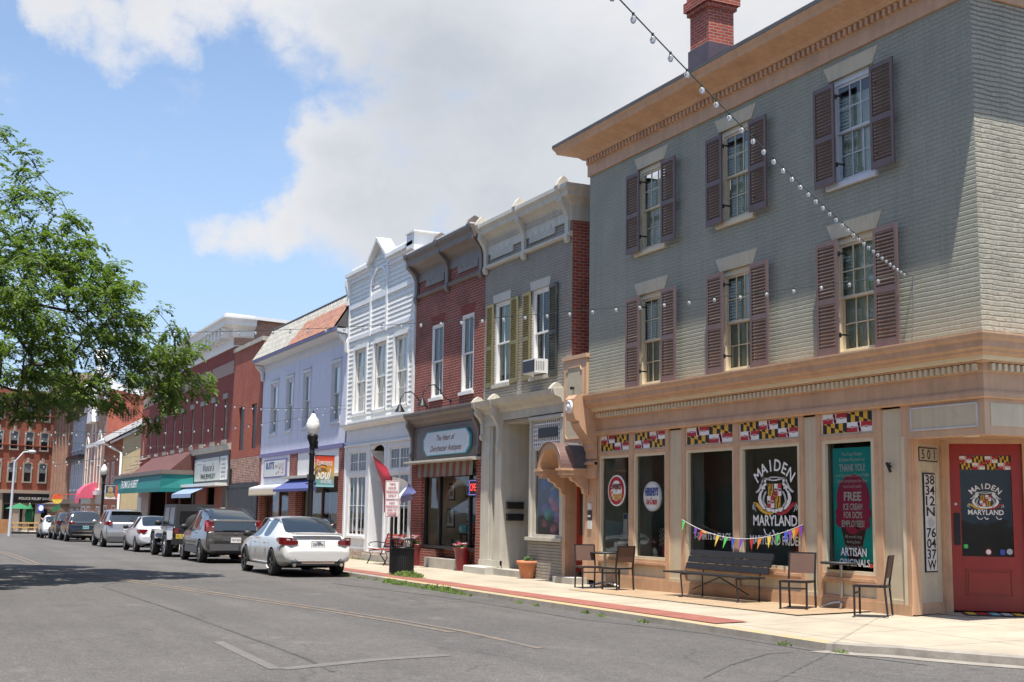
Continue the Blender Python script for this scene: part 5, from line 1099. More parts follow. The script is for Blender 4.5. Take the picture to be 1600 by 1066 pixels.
b=B(); n=int((x1-x0)/.26)   # corrugated tile slope
for k in range(n):
    u=x0-.05+k*.26
    prev=None
    for j in range(5):
        t=j/4; x=u+.26*t; h=.035*math.sin(PI*t)
        cur=[(x,-.52-h,7.85),(x,.35-h,9.22)]
        if prev: b.poly([prev[0],cur[0],cur[1],prev[1]],0,True)
        prev=cur
obj('tiled_mansard',b,M['tiles'],Lb)
b=B(); b.poly([(x1-.02,-.5,7.86),(x1-.02,.36,7.86),(x1-.02,.36,9.2)]); b.box(x0,x1,.34,14,8.9,9.15); b.poly([(x0-.05,-.5,7.86),(x0-.05,.36,9.2),(x0-.05,.36,7.86)]); b.tube([(x0,.34,9.24),(x1,.34,9.24)],.05,8); obj('flat_roof',b,M['slate'],Lb)
b=B(); b.box(x0+.25,-34.75,-.02,.2,2.45,3.62); b.box(-33.6,-28.3,-.02,.2,2.75,3.62); objsplit('pale_fascia',b,M['white_blue'],Lb)
b=B(); b.box(x0,-39.25,-.04,.3,-.4,3.62); b.box(-34.7,-33.65,-.04,.3,-.4,3.62); b.box(-28.28,-27.68,-.04,.3,-.4,3.62); objsplit('brick_pier',b,M['old_red'],Lb)
b=B(); b.box(-38.6,-35.1,-.08,-.02,2.72,3.5,1); b.box(-38.5,-35.2,-.085,-.079,2.79,3.43,0); s_=obj('shop_sign',b,[M['sign_face'],M['purple']],Lb)
text(s_,'BUSTE',(-37.55,-.088,3.12),.26,M['ink_blue'],1.3,bold=.03); text(s_,'AND',(-36.55,-.088,3.14),.12,M['ink_red'],.4); text(s_,'DAISY',(-35.8,-.088,3.12),.2,M['ink_grey'],.9)
b=B(); 
for x,z in((-36.2,2.95),(-36.0,3.1),(-35.6,2.92),(-35.5,3.05),(-36.5,2.9)): disc(b,(x,-.088,z),.08,.04)
obj('sign_flourish',b,M['ink_red'],s_)
b=B(); b.prism([(-.02,2.46),(-.45,2.34),(-.47,2.26),(-.02,2.26)],x0+.1,-35.0,0); n=26
for k in range(n):
    u,v=lerp(x0+.1,-35.0,k/n),lerp(x0+.1,-35.0,(k+1)/n); b.poly([(u,-.47,2.06),((u+v)/2,-.47,1.98),(v,-.47,2.06),(v,-.47,2.27),(u,-.47,2.27)],1)
obj('cream_awning',b,[M['pale_trim'],M['cream_trim']],Lb)
b=B(); b.poly([(-34.9,-.62,2.22),(-29.0,-.62,2.22),(-28.6,-.02,2.62),(-34.6,-.02,2.62)],0); n=30
for k in range(n): u,v=lerp(-34.9,-29,k/n),lerp(-34.9,-29,(k+1)/n); b.poly([(u,-.621,2.22),(u,-.621,2.14),((u+v)/2,-.621,2.10),(v,-.621,2.14),(v,-.621,2.22)],0)
obj('blue_awning',b,mat('navy_canvas',(.07,.09,.25),.8),Lb)
b=B().box(-34.9,-28.3,-.28,.0,2.63,2.73); obj('awning_housing',b,M['taupe_trim'],Lb)
b=B(); b.box(-39.2,-39.05,.2,.3,0,2.5); b.box(-37.0,-36.9,.2,.3,0,2.5); b.box(-39.2,-34.7,.2,.3,-.3,.35); b.box(-33.6,-33.45,.2,.3,-.2,2.6); b.box(-31.0,-30.9,.2,.3,-.2,2.6); b.box(-33.6,-28.3,.2,.3,-.3,.35); b.box(-33.6,-28.3,.2,.3,2.3,2.75)
w=obj('shop_window',b,mat('dark_red_brown_wood',(.10,.035,.025),.6),Lb); obj('pane',B().poly([(-39.2,.25,.35),(-34.7,.25,.35),(-34.7,.25,2.5),(-39.2,.25,2.5)]).poly([(-33.6,.25,.35),(-28.3,.25,.35),(-28.3,.25,2.5),(-33.6,.25,2.5)]),M['shop_glass'],w)
b=B(); b.box(-39.2,-34.8,1.5,1.6,0,2.8,0); b.box(-33.5,-28.3,1.3,1.4,0,2.8,1); b.box(-38.9,-38.0,.5,.55,.5,1.8,2); b.poly([(-39.2,.3,.1),(-28.3,.3,.1),(-28.3,1.5,.1),(-39.2,1.5,.1)],0); b.box(-30.5,-30.4,.35,.4,0,2.3,3)
obj('shop_interior',b,[M['inner_wall'],mat('grey_blinds',(.33,.33,.31),.8),mat('warm_print',(.5,.2,.1),.7),M['pale_trim']],Lb)
# ================================================================ narrow red brick building with boarded shopfront
Nb=thing('boarded_brick_building','narrow two storey bright red brick building with scarred brick band and black boarded shopfront','building',(-42.4,.0,-.35))
x0,x1=-45.15,-39.62
NW=[(-43.85,-42.75),(-41.45,-40.45)]
b=B(); b.wall(x0,x1,3.75,8.85,-.03,[(a,c,4.1,6.1) for a,c in NW],.14); obj('front_wall',b,M['new_red'],Nb)
b=B(); b.box(x0,x1,-.028,.1,2.55,3.748); obj('scarred_band',b,M['scar'],Nb); shell(Nb,x0,x1,-.03,14,-.4,8.8,'new_red')
b=B().box(x0,x1,-.12,.3,8.8,8.98); obj('coping',b,M['concrete'],Nb)
b=B()
for a,c in NW: b.box(a,c,.05,.08,4.1,6.1)
objsplit('window_board',b,M['black'],Nb)
b=B(); x=x0+.2
while x<x1-.1: b.box(x,x+.9,-.10-.004*(int(x*7)%3),-.03,-.5,2.6); x+=.905
b.box(x0+.1,x1,-.12,-.03,2.4,2.52); obj('black_boarding',b,mat('black_stained_boards',(.028,.03,.034),.6,var=.25,streak=.3),Nb)
b=B().box(-45.12,-44.72,-.15,-.0,2.55,3.3); obj('meter_box',b,M['charcoal'],Nb)
# ================================================================ long maroon brick building
Rb=thing('long_brick_building','long two storey maroon brick building with a white bracketed cornice and pale frieze panels','building',(-58.5,0,-.5))
x0,x1=-71.6,-45.18
RX=[-70.4,-67.9,-65.2,-62.5,-59.7,-57.1,-54.4,-51.7,-49.0,-46.5]; RX=[lerp(-70.75,-46.75,i/9) for i in range(10)]
holes=[(x-.22,x+.38,4.75,6.75) for x in RX]
b=B(); b.wall(x0,x1,2.9,9.5,0,holes,.3); obj('front_wall',b,M['maroon_brick'],Rb); shell(Rb,x0,x1,0,16,-.9,9.6,'tan_brick')
b=B().box(x0,x1,-.0,.3,-.9,2.9); 
b=B(); 
for x in RX: b.box(x-.26,x+.42,.22,.26,4.7,6.8)
objsplit('window_glazing',b,M['dark_glass'],Rb)
for x in RX:
    b=B(); b.box(x-.22,x-.14,.05,.2,4.75,6.75); b.box(x+.3,x+.38,.05,.2,4.75,6.75); b.box(x-.14,x+.3,.08,.18,5.7,5.78); obj('window',b,M['concrete'],Rb)
b=B()
for x in RX: b.box(x-.38,x+.52,-.08,.05,6.75,7.0); b.box(x-.3,x+.44,-.05,.05,6.6,6.75) if False else None; b.box(x-.34,x+.50,-.08,.1,4.55,4.75); b.box(x-.28,x+.44,-.05,.0,4.45,4.55)
objsplit('stone_lintel',b,mat('weathered_stone_trim',(.30,.28,.25),.8,var=.2),Rb)
b=B()
for a,c in((-50.1,-45.35),(-58.2,-50.5),(-66.5,-58.7),(-71.3,-66.95)): b.box(a,c,-.015,.05,7.9,8.5)
objsplit('frieze_panel',b,mat('pinkish_panel',(.36,.25,.21),.8,var=.2,vs=8,bmp=.6,bs=14),Rb)
b=B(); b.sweep([(0,9.15),(.08,9.15),(.10,9.55),(.2,9.65),(.25,9.95),(.65,10.1),(.68,10.25),(.8,10.4),(.8,10.5),(0,10.6)],[(x0+3.5,0),(x1,0),(x1,.8)]); co=obj('cornice',b,M['white'],Rb)
b=B(); x=-67.8
while x<x1: b.box(x,x+.25,-.62,-.1,9.55,10.02); b.lathe([(.0001,-.05),(.14,-.03),(.18,.0)],(x+.52,-.2,9.75),10,0,'y'); x+=.82
objsplit('modillion',b,M['white'],co)
b=B(); b.poly([(x1,.8,10.5),(x1,.8,9.6),(x1,16,9.3),(x1,16,9.9)]); b.box(x1-.1,x1+.12,-.1,.9,9.2,10.55); b.bar((x1,.8,10.55),(x1,16,10.0),.25,.15); obj('side_parapet',b,[M['tan_brick']],Rb)
b=B(); b.bar((x1,-.6,10.62),(x1,16,9.95),.45,.16); b.box(x0+3.5,x1,.0,.3,9.5,10.55); objsplit('parapet_coping',b,M['white'],Rb)
b=B(); b.poly([(x0+3.5,-.3,10.5),(x1-6,-.3,10.56),(x1-6,4,11.0),(x0+3.5,4,11.0)]) ; obj('roof_slope',b,mat('brown_felt_roof',(.10,.07,.06),.8),Rb)
b=B(); b.poly([(-68.2,-1.55,3.15),(-53.9,-1.55,3.15),(-53.9,-.02,4.5),(-66.8,-.02,4.5)]); b.poly([(-53.9,-1.55,3.15),(-53.9,0,3.15),(-53.9,0,4.5)]); obj('pent_roof',b,mat('maroon_tiled_pent',(.125,.05,.042),.7,var=.25,bmp=1,bs=6),Rb)
b=B()
for r in range(5):
    for k in range(9): x=-71.4+k*.42+random.uniform(-.05,.05); z=3.2+r*.3; yy=-1.55+ (z-3.15)/1.35*1.45; b.obox((x+.2,yy,z+.12),(.2,0,0),(0,.10,.07),(0,-.01,.015))
obj('wood_shingles',b,mat('old_wood_shingle',(.22,.15,.12),.8,var=.4,vs=9),Rb)
AY=-1.65; X0_=at(178,764,AY)[0]; X1_=-53.6; zt_=at(250,741,AY)[2]; zm_=zt_-.72; zb_=zm_-.22
b=B(); b.poly([(X0_,AY-.12,zm_),(X1_,AY-.12,zm_),(X1_,AY,zt_),(X0_,AY,zt_)],0); b.poly([(X0_,AY-.13,zb_),(X1_,AY-.13,zb_),(X1_,AY-.13,zm_),(X0_,AY-.13,zm_)],0)
b.poly([(X1_,AY-.12,zm_),(X1_+.15,0,zm_),(X1_,0,zt_),(X1_,AY,zt_)],0); b.poly([(X1_,AY-.13,zb_),(X1_+.15,0,zb_),(X1_+.15,0,zm_),(X1_,AY-.13,zm_)],0)
b.poly([(X0_,AY-.12,zm_),(X0_,0,zm_),(X0_,0,zt_),(X0_,AY,zt_)],0)
aw_=obj('teal_awning',b,M['teal'],Rb)
b=B(); b.box(X0_-.1,X1_+.06,AY-.1,-.0,zt_,zt_+.22); obj('awning_cap',b,M['brown_trim'],aw_)
text(aw_,'THOMAS & HUBERT',(-64.0,AY-.14,zm_+.1),.45,M['ink_white'],6.4,up=(0,.16,1),bold=.01)
b=B(); b.box(x0,-67.3,-.02,.1,-.9,2.9,1); b.box(-67.3,-53.8,3.0,3.1,-.9,2.9,0); b.box(-67.3,-53.8,.0,3.0,2.85,2.9,0); b.box(-53.9,-53.6,0,3,-.9,2.9,0); b.box(-60.5,-60.1,-.2,.2,-.9,2.9,2); b.box(-57.5,-57.3,0,.1,-.9,2.9,2); b.box(-57.3,-53.9,.6,.7,-.9,.4,2); b.box(-56.8,-55.8,.7,.72,1.0,2.0,3); b.box(-55.2,-54.4,.7,.72,1.0,2.0,3)
obj('shopfront',b,[M['inner_dark'],mat('pink_grey_panel',(.42,.30,.29),.7,var=.2),mat('maroon_wood',(.12,.03,.03),.6),M['cream_trim']],Rb)
b=B(); b.box(-71.2,-69.8,-.05,-.02,.9,2.1); solo('wall_poster',b,M['sign_face'],'white notice on the pink wall panel below the teal awning','notice')
# jewellery shop sign box
b=B(); b.box(-53.6,-45.25,-.05,.05,2.65,4.3); obj('dark_signboard',b,M['charcoal'],Rb)
b=B(); b.sweep([(0,4.2),(.15,4.25),(.2,4.4),(.22,4.5),(0,4.55)],[(-54.0,0),(-45.1,0)]); obj('sign_cornice',b,M['concrete'],Rb)
b=B(); b.box(-52.95,-47.15,-.12,-.05,2.82,3.95); s_=obj('jewelry_sign',b,mat('grey_white_sign',(.42,.45,.43),.5,var=.06),Rb)
text(s_,"Vance's",(-49.5,-.125,3.3),.38,M['ink_black'],2.6,shear=.3); text(s_,'FINE JEWELRY',(-49.6,-.125,2.92),.24,M['ink_black'],3.4,bold=.02)
b=B(); b.poly([(-52.4,-.125,3.65),(-51.2,-.125,3.65),(-51.8,-.125,3.0)]); b.box(-52.4,-51.2,-.13,-.12,3.7,3.85); obj('gem_emblem',b,M['ink_grey'],s_)
b=B(); b.box(-46.85,-45.45,-.12,-.05,2.82,3.95); s2=obj('side_sign',b,M['sign_face'],Rb)
for i,t in enumerate(('DIAMONDS','GOLD','WATCHES','REPAIRS','GIFTS')): text(s2,t,(-46.15,-.125,3.72-i*.2),.11,M['ink_black'],.9)
b=B(); b.box(-53.6,-45.25,-.7,.0,2.52,2.66); obj('sign_shelf',b,M['white'],Rb)
b=B(); b.poly([(-53.2,-1.2,2.15),(-48.2,-1.2,2.15),(-47.8,-.5,2.5),(-52.8,-.5,2.5)]); b.poly([(-53.2,-1.21,1.95),(-48.2,-1.21,1.95),(-48.2,-1.2,2.15),(-53.2,-1.2,2.15)]); obj('blue_fringe_awning',b,mat('pale_blue_canvas',(.22,.30,.44),.8,var=.3,vs=9),Rb)
b=B(); b.box(-53.6,-45.3,1.6,1.7,-.6,2.6,0); b.box(-53.5,-50.8,.1,.2,-.6,2.5,1); b.box(-48.9,-46.4,.1,.2,-.6,2.5,1); b.box(-46.2,-45.3,-.1,.2,-.6,2.5,0); b.box(-53.6,-45.3,0,1.6,2.5,2.55,0); b.box(-50.8,-48.9,.0,.2,-.6,1.0,0)
obj('jewelry_shopfront',b,[M['inner_dark'],mat('brick_red_panel',(.22,.06,.045),.7,var=.2)],Rb)
b=B().box(-45.9,-45.5,-.25,-.0,-.5,1.5); solo('wall_post',b,M['stone'],'pale stone post at the right end of the jewelry shop','post')
# ================================================================ far buildings
def simplewin(par,x0,x1,z0,z1,y,fr='white',arch=False,name='window'):
    b=B(); w=.10
    b.box(x0,x0+w,y-.06,y+.1,z0,z1); b.box(x1-w,x1,y-.06,y+.1,z0,z1); b.box(x0+w,x1-w,y-.06,y+.1,z1-w,z1); b.box(x0-.08,x1+.08,y-.14,y+.1,z0-.14,z0); b.box(x0+w,x1-w,y-.03,y+.1,(z0+z1)/2-.04,(z0+z1)/2+.04)
    if arch:
        n=8; cx,r=(x0+x1)/2,(x1-x0)/2
        for k in range(n):
            a0,a1=PI*k/n,PI*(k+1)/n; q=lambda a,s:(cx-r*s*math.cos(a),z1+r*s*math.sin(a)); b.prism([q(a0,.8),q(a0,1.1),q(a1,1.1),q(a1,.8)],y-.08,y+.05,axis='y')
    o=obj(name,b,M[fr],par); p=B().poly([(x0+w,y+.03,z0),(x1-w,y+.03,z0),(x1-w,y+.03,z1),(x0+w,y+.03,z1)])
    if arch: p.poly([(cx+.9*r*math.cos(PI*k/8),y+.03,z1+.9*r*math.sin(PI*k/8)) for k in range(9)])
    obj('pane',p,M['dark_glass'],o); return o
# yellow gabled house with brick front
Y=thing('yellow_house','two storey house with brick front and cream stucco gable side under a white eave','house',(-84,0,-.75))
b=B(); b.box(-88.4,-79.45,0,.3,-1,6.55); obj('front_wall',b,M['orange_brick'],Y)
b=B(); b.poly([(-79.43,.0,-1),(-79.43,9,-1),(-79.43,9,7.4),(-79.43,4.5,9.4),(-79.43,.0,6.6)]); b.poly([(-88.4,0,-1),(-88.4,9,-1),(-88.4,9,7),(-88.4,4.5,9.2),(-88.4,0,6.6)]); b.box(-88.4,-79.46,8.9,9,-1,6.6); obj('gable_wall',b,mat('cream_stucco',(.52,.42,.25),.8,var=.08,streak=.1),Y)
b=B(); 
for s_ in(1,): b.poly([(-88.7,-1.3,6.15),(-79.1,-1.3,6.15),(-79.1,4.5,9.45),(-88.7,4.5,9.45)]); b.poly([(-88.7,10,6.15),(-79.1,10,6.15),(-79.1,4.5,9.45),(-88.7,4.5,9.45)])
obj('roof',b,mat('white_metal_roof',(.6,.6,.6),.4,var=.05),Y)
b=B(); b.bar((-79.2,-1.3,6.2),(-79.2,4.5,9.5),.35,.36); b.bar((-79.3,-.9,6.0),(-79.3,4.5,9.0),.2,.14); b.box(-88.7,-79.1,-1.42,-1.25,5.95,6.2); obj('eave_trim',b,M['white'],Y)
b=B(); b.tube([(-79.6,-1.3,6.0),(-79.5,-.6,5.6),(-79.35,-.1,5.3),(-79.35,-.1,-.8)],.09,8); obj('drainpipe',b,M['white'],Y)
for x in(-86.6,-84.0): simplewin(Y,x,x+1.0,2.7,4.8,0,'pale_trim')
for x in(-87.2,-83.0): simplewin(Y,x,x+1.6,.2,1.6,0,'cream_trim')
# tall brick hall with white arched windows
H_=thing('arched_window_building','brown brick hall with white arched windows, pointed white gablets and a dark red side wall','building',(-95,0,-.85))
b=B(); b.box(-101.5,-88.25,0,.4,-1.2,11.3); obj('front_wall',b,M['tan_brick'],H_)
b=B(); b.poly([(-88.2,0,-1),(-88.2,16,-1),(-88.2,16,8.0),(-88.2,0,10.9)]); b.box(-101.5,-88.3,15.9,16,-1,9); obj('side_wall',b,M['new_red'],H_)
b=B(); b.bar((-88.15,-.1,11.0),(-88.15,16,7.9),.3,.55); obj('side_coping',b,M['white'],H_)
b=B(); cxv=(0,1.5,8.9)
for r in range(-3,4):
    for k in range(-(4-abs(r)),5-abs(r)): b.box(-88.19,-88.16,1.35+k*.2-.06,1.35+k*.2+.06,8.75+r*.17-.045,8.75+r*.17+.045)
objsplit('vent_hole',b,M['black'],H_)
b=B().poly([(-101.5,.3,10.9),(-88.3,.3,10.9),(-88.3,16,8),(-101.5,16,8)]); obj('roof',b,M['slate'],H_)
for x,w_,zt in((-100.2,1.6,6.6),(-96.6,2.3,7.6),(-92.6,1.9,6.6)): simplewin(H_,x,x+w_,2.9,zt,0,'white',True)
b=B()
for x in(-101.3,-97.2,-93.6,-88.9):
    b.box(x-.3,x+.35,-.25,0,9.6,11.6)
for xa,xb,zb,zp in((-97.2,-93.6,8.4,12.2),(-101.2,-97.4,10.6,11.9),(-93.4,-89,10.6,11.9)): b.prism([(xa,zb),((xa+xb)/2,zp),(xb,zb)][::-1],-.5,.0,axis='y')
b.box(-94.9,-92.9,-.4,.3,11.8,12.6); b.box(-94.4,-93.3,-.4,.3,12.6,13.6); b.prism([(-94.6,13.6),(-93.85,14.4),(-93.1,13.6)][::-1],-.5,.4,axis='y'); b.box(-89.8,-88.2,-.4,.4,11.2,11.9); b.box(-102,-88,-.3,.1,2.4,2.7)
objsplit('white_stonework',b,M['white'],H_)
b=B(); b.box(-101.5,-88.3,-.1,.0,1.7,2.4); obj('shop_fascia',b,M['concrete'],H_)
for x in(-100.8,-97.4,-91.6): simplewin(H_,x,x+2.0,-.4,1.5,0,'pale_trim')
b=B(); n=10; za_=at(135,782,-1.2)[2]
for k in range(n):
    t0,t1=PI/2*k/n,PI/2*(k+1)/n; f=lambda t:(-1.35*math.sin(t),za_+.2+1.25*math.cos(t)); a_,c_=f(t0),f(t1); b.poly([(-94.6,a_[0],a_[1]),(-92.0,a_[0],a_[1]),(-92.0,c_[0],c_[1]),(-94.6,c_[0],c_[1])],0,True)
    b.poly([(-92.0,0,za_+.2),(-92.0,a_[0],a_[1]),(-92.0,c_[0],c_[1])],0); b.poly([(-94.6,0,za_+.2),(-94.6,a_[0],a_[1]),(-94.6,c_[0],c_[1])],0)
b.box(-94.6,-92.0,-1.37,-1.33,za_-.2,za_+.2); obj('pink_awning',b,mat('pink_canvas',(.62,.10,.17),.7,var=.06),H_)
# grey narrow building
Gy=thing('grey_narrow_building','narrow pale grey building with dark overhanging cornice left of the arched brick hall','building',(-106,0,-1))
b=B(); b.box(-111.2,-101.6,0,14,-1.4,10.0); obj('wall',b,mat('pale_grey_boards',(.34,.33,.36),.7,var=.08),Gy)
b=B(); b.sweep([(0,9.5),(.2,9.6),(.35,10.0),(1.2,10.5),(1.25,11.1),(0,11.3)],[(-111.4,0),(-101.6,0),(-101.6,1)]); b.box(-111.2,-101.6,-.5,0,5.6,6.0); obj('cornice',b,M['charcoal'],Gy)
b=B().box(-111.3,-101.5,-1.3,.3,11.3,11.45); obj('coping',b,M['white'],Gy)
for x in(-110.2,-107.2,-104.4): simplewin(Gy,x,x+1.4,6.6,9.0,0,'pale_trim'); simplewin(Gy,x,x+1.4,3.0,5.3,0,'pale_trim')
b=B().box(-111.2,-101.6,-.9,0,1.7,2.1); obj('shop_canopy',b,M['brown_trim'],Gy); simplewin(Gy,-110,-106.5,-.8,1.4,0,'brown_trim'); simplewin(Gy,-105.8,-102.5,-.8,1.4,0,'brown_trim')
# tall tan and red building
Tn=thing('tall_pier_building','tall brick block with tan pilasters and mustard bracketed cornice near the street bend','building',(-119,0,-1.1))
b=B(); b.box(-127.5,-111.3,0,14,-1.6,13.0); obj('wall',b,M['tan_brick'],Tn)
b=B(); b.box(-127.5,-111.2,-.03,.0,4.8,7.2); obj('red_band',b,M['orange_brick'],Tn)
b=B(); b.sweep([(0,12.2),(.15,12.3),(.3,12.9),(.9,13.3),(1.0,13.9),(0,14.1)],[(-127.7,0),(-111.3,0),(-111.3,1.5)])
for k in range(7): b.prism([(-.05,11.4),(-.3,11.5),(-.9,13.3),(-.05,13.3)],-127+k*2.5,-126.5+k*2.5)
obj('cornice',b,mat('mustard_stone',(.42,.32,.19),.7,var=.1),Tn)
for k in range(6): 
    b=B().box(-127.3+k*2.9,-126.6+k*2.9,-.25,0,2.0,12.2); obj('pilaster',b,M['tan_brick'],Tn)
for k in range(5): simplewin(Tn,-126.3+k*2.9,-124.6+k*2.9,7.9,10.8,0,'brown_trim'); simplewin(Tn,-126.3+k*2.9,-124.6+k*2.9,2.6,4.9,0,'brown_trim')
b=B(); b.sweep([(0,.9),(.2,1.0),(.9,1.4),(.95,1.7),(0,1.9)],[(-128,0),(-111.4,0),(-111.4,1)]); obj('shop_cornice',b,M['brown_trim'],Tn)
for x in(-126.5,-122,-117): simplewin(Tn,x,x+3.2,-1.0,.7,0,'brown_trim')
# ---- red brick block closing the street (turned towards the bend)
E_=thing('corner_brick_block','three storey orange red brick block with rows of pale framed windows closing the street','building',(-131,3,-1.35),0)
eu=Vector((.517,-.856,0)).normalized(); en=Vector((.856,.517,0)).normalized(); Q=Vector((-131,3,0))
def ep(u,o,z): p=Q+eu*u+en*o; return (p.x,p.y,z)
def ebox(b,u0,u1,o0,o1,z0,z1,m=0): c=Q+eu*(u0+u1)/2+en*(o0+o1)/2+Vector((0,0,(z0+z1)/2)); b.obox(c,eu*(u1-u0)/2,en*(o1-o0)/2,Vector((0,0,(z1-z0)/2)),m)
b=B(); ebox(b,-3,22,-14,0,2.9,13.0); obj('wall',b,M['orange_brick'],E_)
b=B(); ebox(b,-3.1,22.1,-.1,.35,13.0,13.5); ebox(b,-3,22,.0,.12,10.95,11.05); ebox(b,-3,22,.0,.12,7.7,7.8); obj('brick_cornice',b,M['orange_brick'],E_)
b=B(); b.poly([ep(-3,.3,13.5),ep(22,.3,13.5),ep(18,-8,14.6),ep(0,-8,14.6)]); ebox(b,-3,22,-14,.2,13.4,13.5); obj('roof',b,mat('pale_metal_roof',(.38,.38,.39),.5,var=.05),E_)
ewr=[(10.45,12.2),(7.35,9.1),(4.0,5.85)]
for z0,z1 in ewr:
    for k in range(8):
        u=2.85+k*1.83; b=B(); ebox(b,u-.55,u-.42,0,.1,z0,z1); ebox(b,u+.42,u+.55,0,.1,z0,z1); ebox(b,u-.55,u+.55,0,.12,z0-.16,z0); ebox(b,u-.55,u+.55,0,.1,z1,z1+.12); ebox(b,u-.12,u+.12,0,.14,z1+.1,z1+.62)
        w=obj('window',b,M['concrete'],E_); b=B(); ebox(b,u-.42,u+.42,.01,.03,z0,z1,0); ebox(b,u-.42,u+.42,.032,.036,(z0+z1)/2,z1-.02,1); obj('pane',b,[M['dark_glass'],mat('grey_blind',(.20,.23,.25),.5)] if 'gb' not in M else M['gb'],w)
b=B(); ebox(b,-3,22,-14,-.2,-1.6,2.9); ebox(b,9.2,11,-.2,0,-1.6,2.9); ebox(b,-3,22,-.2,.1,2.75,3.1); 
for u in(4.5,7.2): ebox(b,u,u+.7,-.2,0,-1.6,2.9)
obj('ground_floor',b,mat('pale_ground_stone',(.46,.38,.30),.8,var=.1),E_)
b=B(); ebox(b,-2.5,9.2,.1,.16,1.75,2.75); sg_=obj('black_signboard',b,M['black'],E_)
text(sg_,'POLICE RELIEF SAVINGS HOTEL',Vector(ep(4.4,.17,2.1)),.26,M['ink_white'],6.0,rt=-eu,up=(0,0,1),bold=.01)
for u in(1.4,4.9,7.9): b=B(); ebox(b,u-1.2,u+1.0,-.15,-.05,-.9,1.6); obj('shop_window',b,M['dark_glass'],E_)
# dark pitched roof behind
Rf=thing('rear_brick_building','pale orange brick building with a dark grey roof rising behind the arched brick hall','building',(-98,22,-1))
b=B(); b.box(-112,-90,19,34,-1.5,14.0); obj('wall',b,M['orange_brick'],Rf)
b=B(); b.poly([(-113,18,14.0),(-89,18,14.0),(-89,26,17.5),(-113,26,17.5)]); b.poly([(-113,35,14.0),(-89,35,14.0),(-89,26,17.5),(-113,26,17.5)]); b.poly([(-89.2,18,14),(-89.2,35,14),(-89.2,26,17.5)]); obj('roof',b,M['slate'],Rf)

# ---- the camera's own side of the street, seen mirrored in the shop windows
for k,(xa,xb,h_,mt,lb) in enumerate(((-46,-30,9.5,'maroon_brick','maroon brick block on the near side of the street, farthest left'),(-30,-13,8.2,'tan_brick','tan brick block on the near side of the street behind the tree'),(-13,4,10.2,'old_red','old red brick block directly behind the camera side pavement'),(10,30,9.0,'new_red','bright brick block on the near corner across the side street'))):
    nb=thing('near_side_building',lb,'building',((xa+xb)/2,-26,-.1)); b=B(); hs=[]
    n=int((xb-xa)/3.2); st_=(xb-xa)/n
    for i in range(n): hs.append((xa+i*st_+.9,xa+i*st_+2.1,4.6,6.6)); hs.append((xa+i*st_+.4,xa+i*st_+2.8,.5,2.7))
    b.wall(xa,xb,-.4,h_,-19.0,hs,.2,rev=-1); obj('front_wall',b,M[mt],nb); b=B(); b.box(xa,xb,-32,-19.25,-.4,h_-.1); obj('body',b,M[mt],nb)
    b=B(); b.box(xa,xb,-19.3,-18.6,h_,h_+.4); obj('cornice',b,M['brown_trim'],nb)
    for q in hs: obj('window',B().box(q[0],q[1],-19.2,-19.15,q[2],q[3]),M['dark_glass'],nb)
# ================================================================ cars
def carpaint(name,col,metal=.0,rough=.28):
    m,nt,b=newmat(name); b.inputs['Base Color'].default_value=col+(1,); b.inputs['Metallic'].default_value=metal; b.inputs['Roughness'].default_value=rough; b.inputs['Coat Weight'].default_value=1; b.inputs['Coat Roughness'].default_value=.03; return m
def wheel_meshes(R_,w,rimm,dark=False,spokes=5):
    b=B(); t=w/2
    b.lathe([(R_*.66,-t*.8),(R_*.72,-t),(R_*.93,-t),(R_,-t*.72),(R_,t*.72),(R_*.93,t),(R_*.72,t),(R_*.66,t*.8)],(0,0,0),28,0,'y')
    ty=b.mesh('tyre',M['rubber'])
    b=B(); rr=R_*.68
    b.lathe([(rr,-t*.8),(rr*.97,-t*.86),(rr*.92,-t*.8),(rr*.90,-t*.2),(rr*.90,t*.7),(rr,t*.8)],(0,0,0),28,0,'y')
    b.lathe([(.0001,-t*.35),(rr*.9,-t*.35)],(0,0,0),20,1,'y')
    b.lathe([(.0001,-t*.92),(rr*.16,-t*.9),(rr*.22,-t*.6)],(0,0,0),14,0,'y')
    for k in range(spokes):
        a=2*PI*k/spokes
        for da in(-.13,.13):
            p=Vector((math.cos(a+da*.4)*rr*.15,-t*.78,math.sin(a+da*.4)*rr*.15)); q=Vector((math.cos(a+da)*rr*.93,-t*.74,math.sin(a+da)*rr*.93)); b.bar(p,q,rr*.10,rr*.12,0,up=(0,1,0))
    rim=b.mesh('rim',[rimm,M['plastic']]); return ty,rim
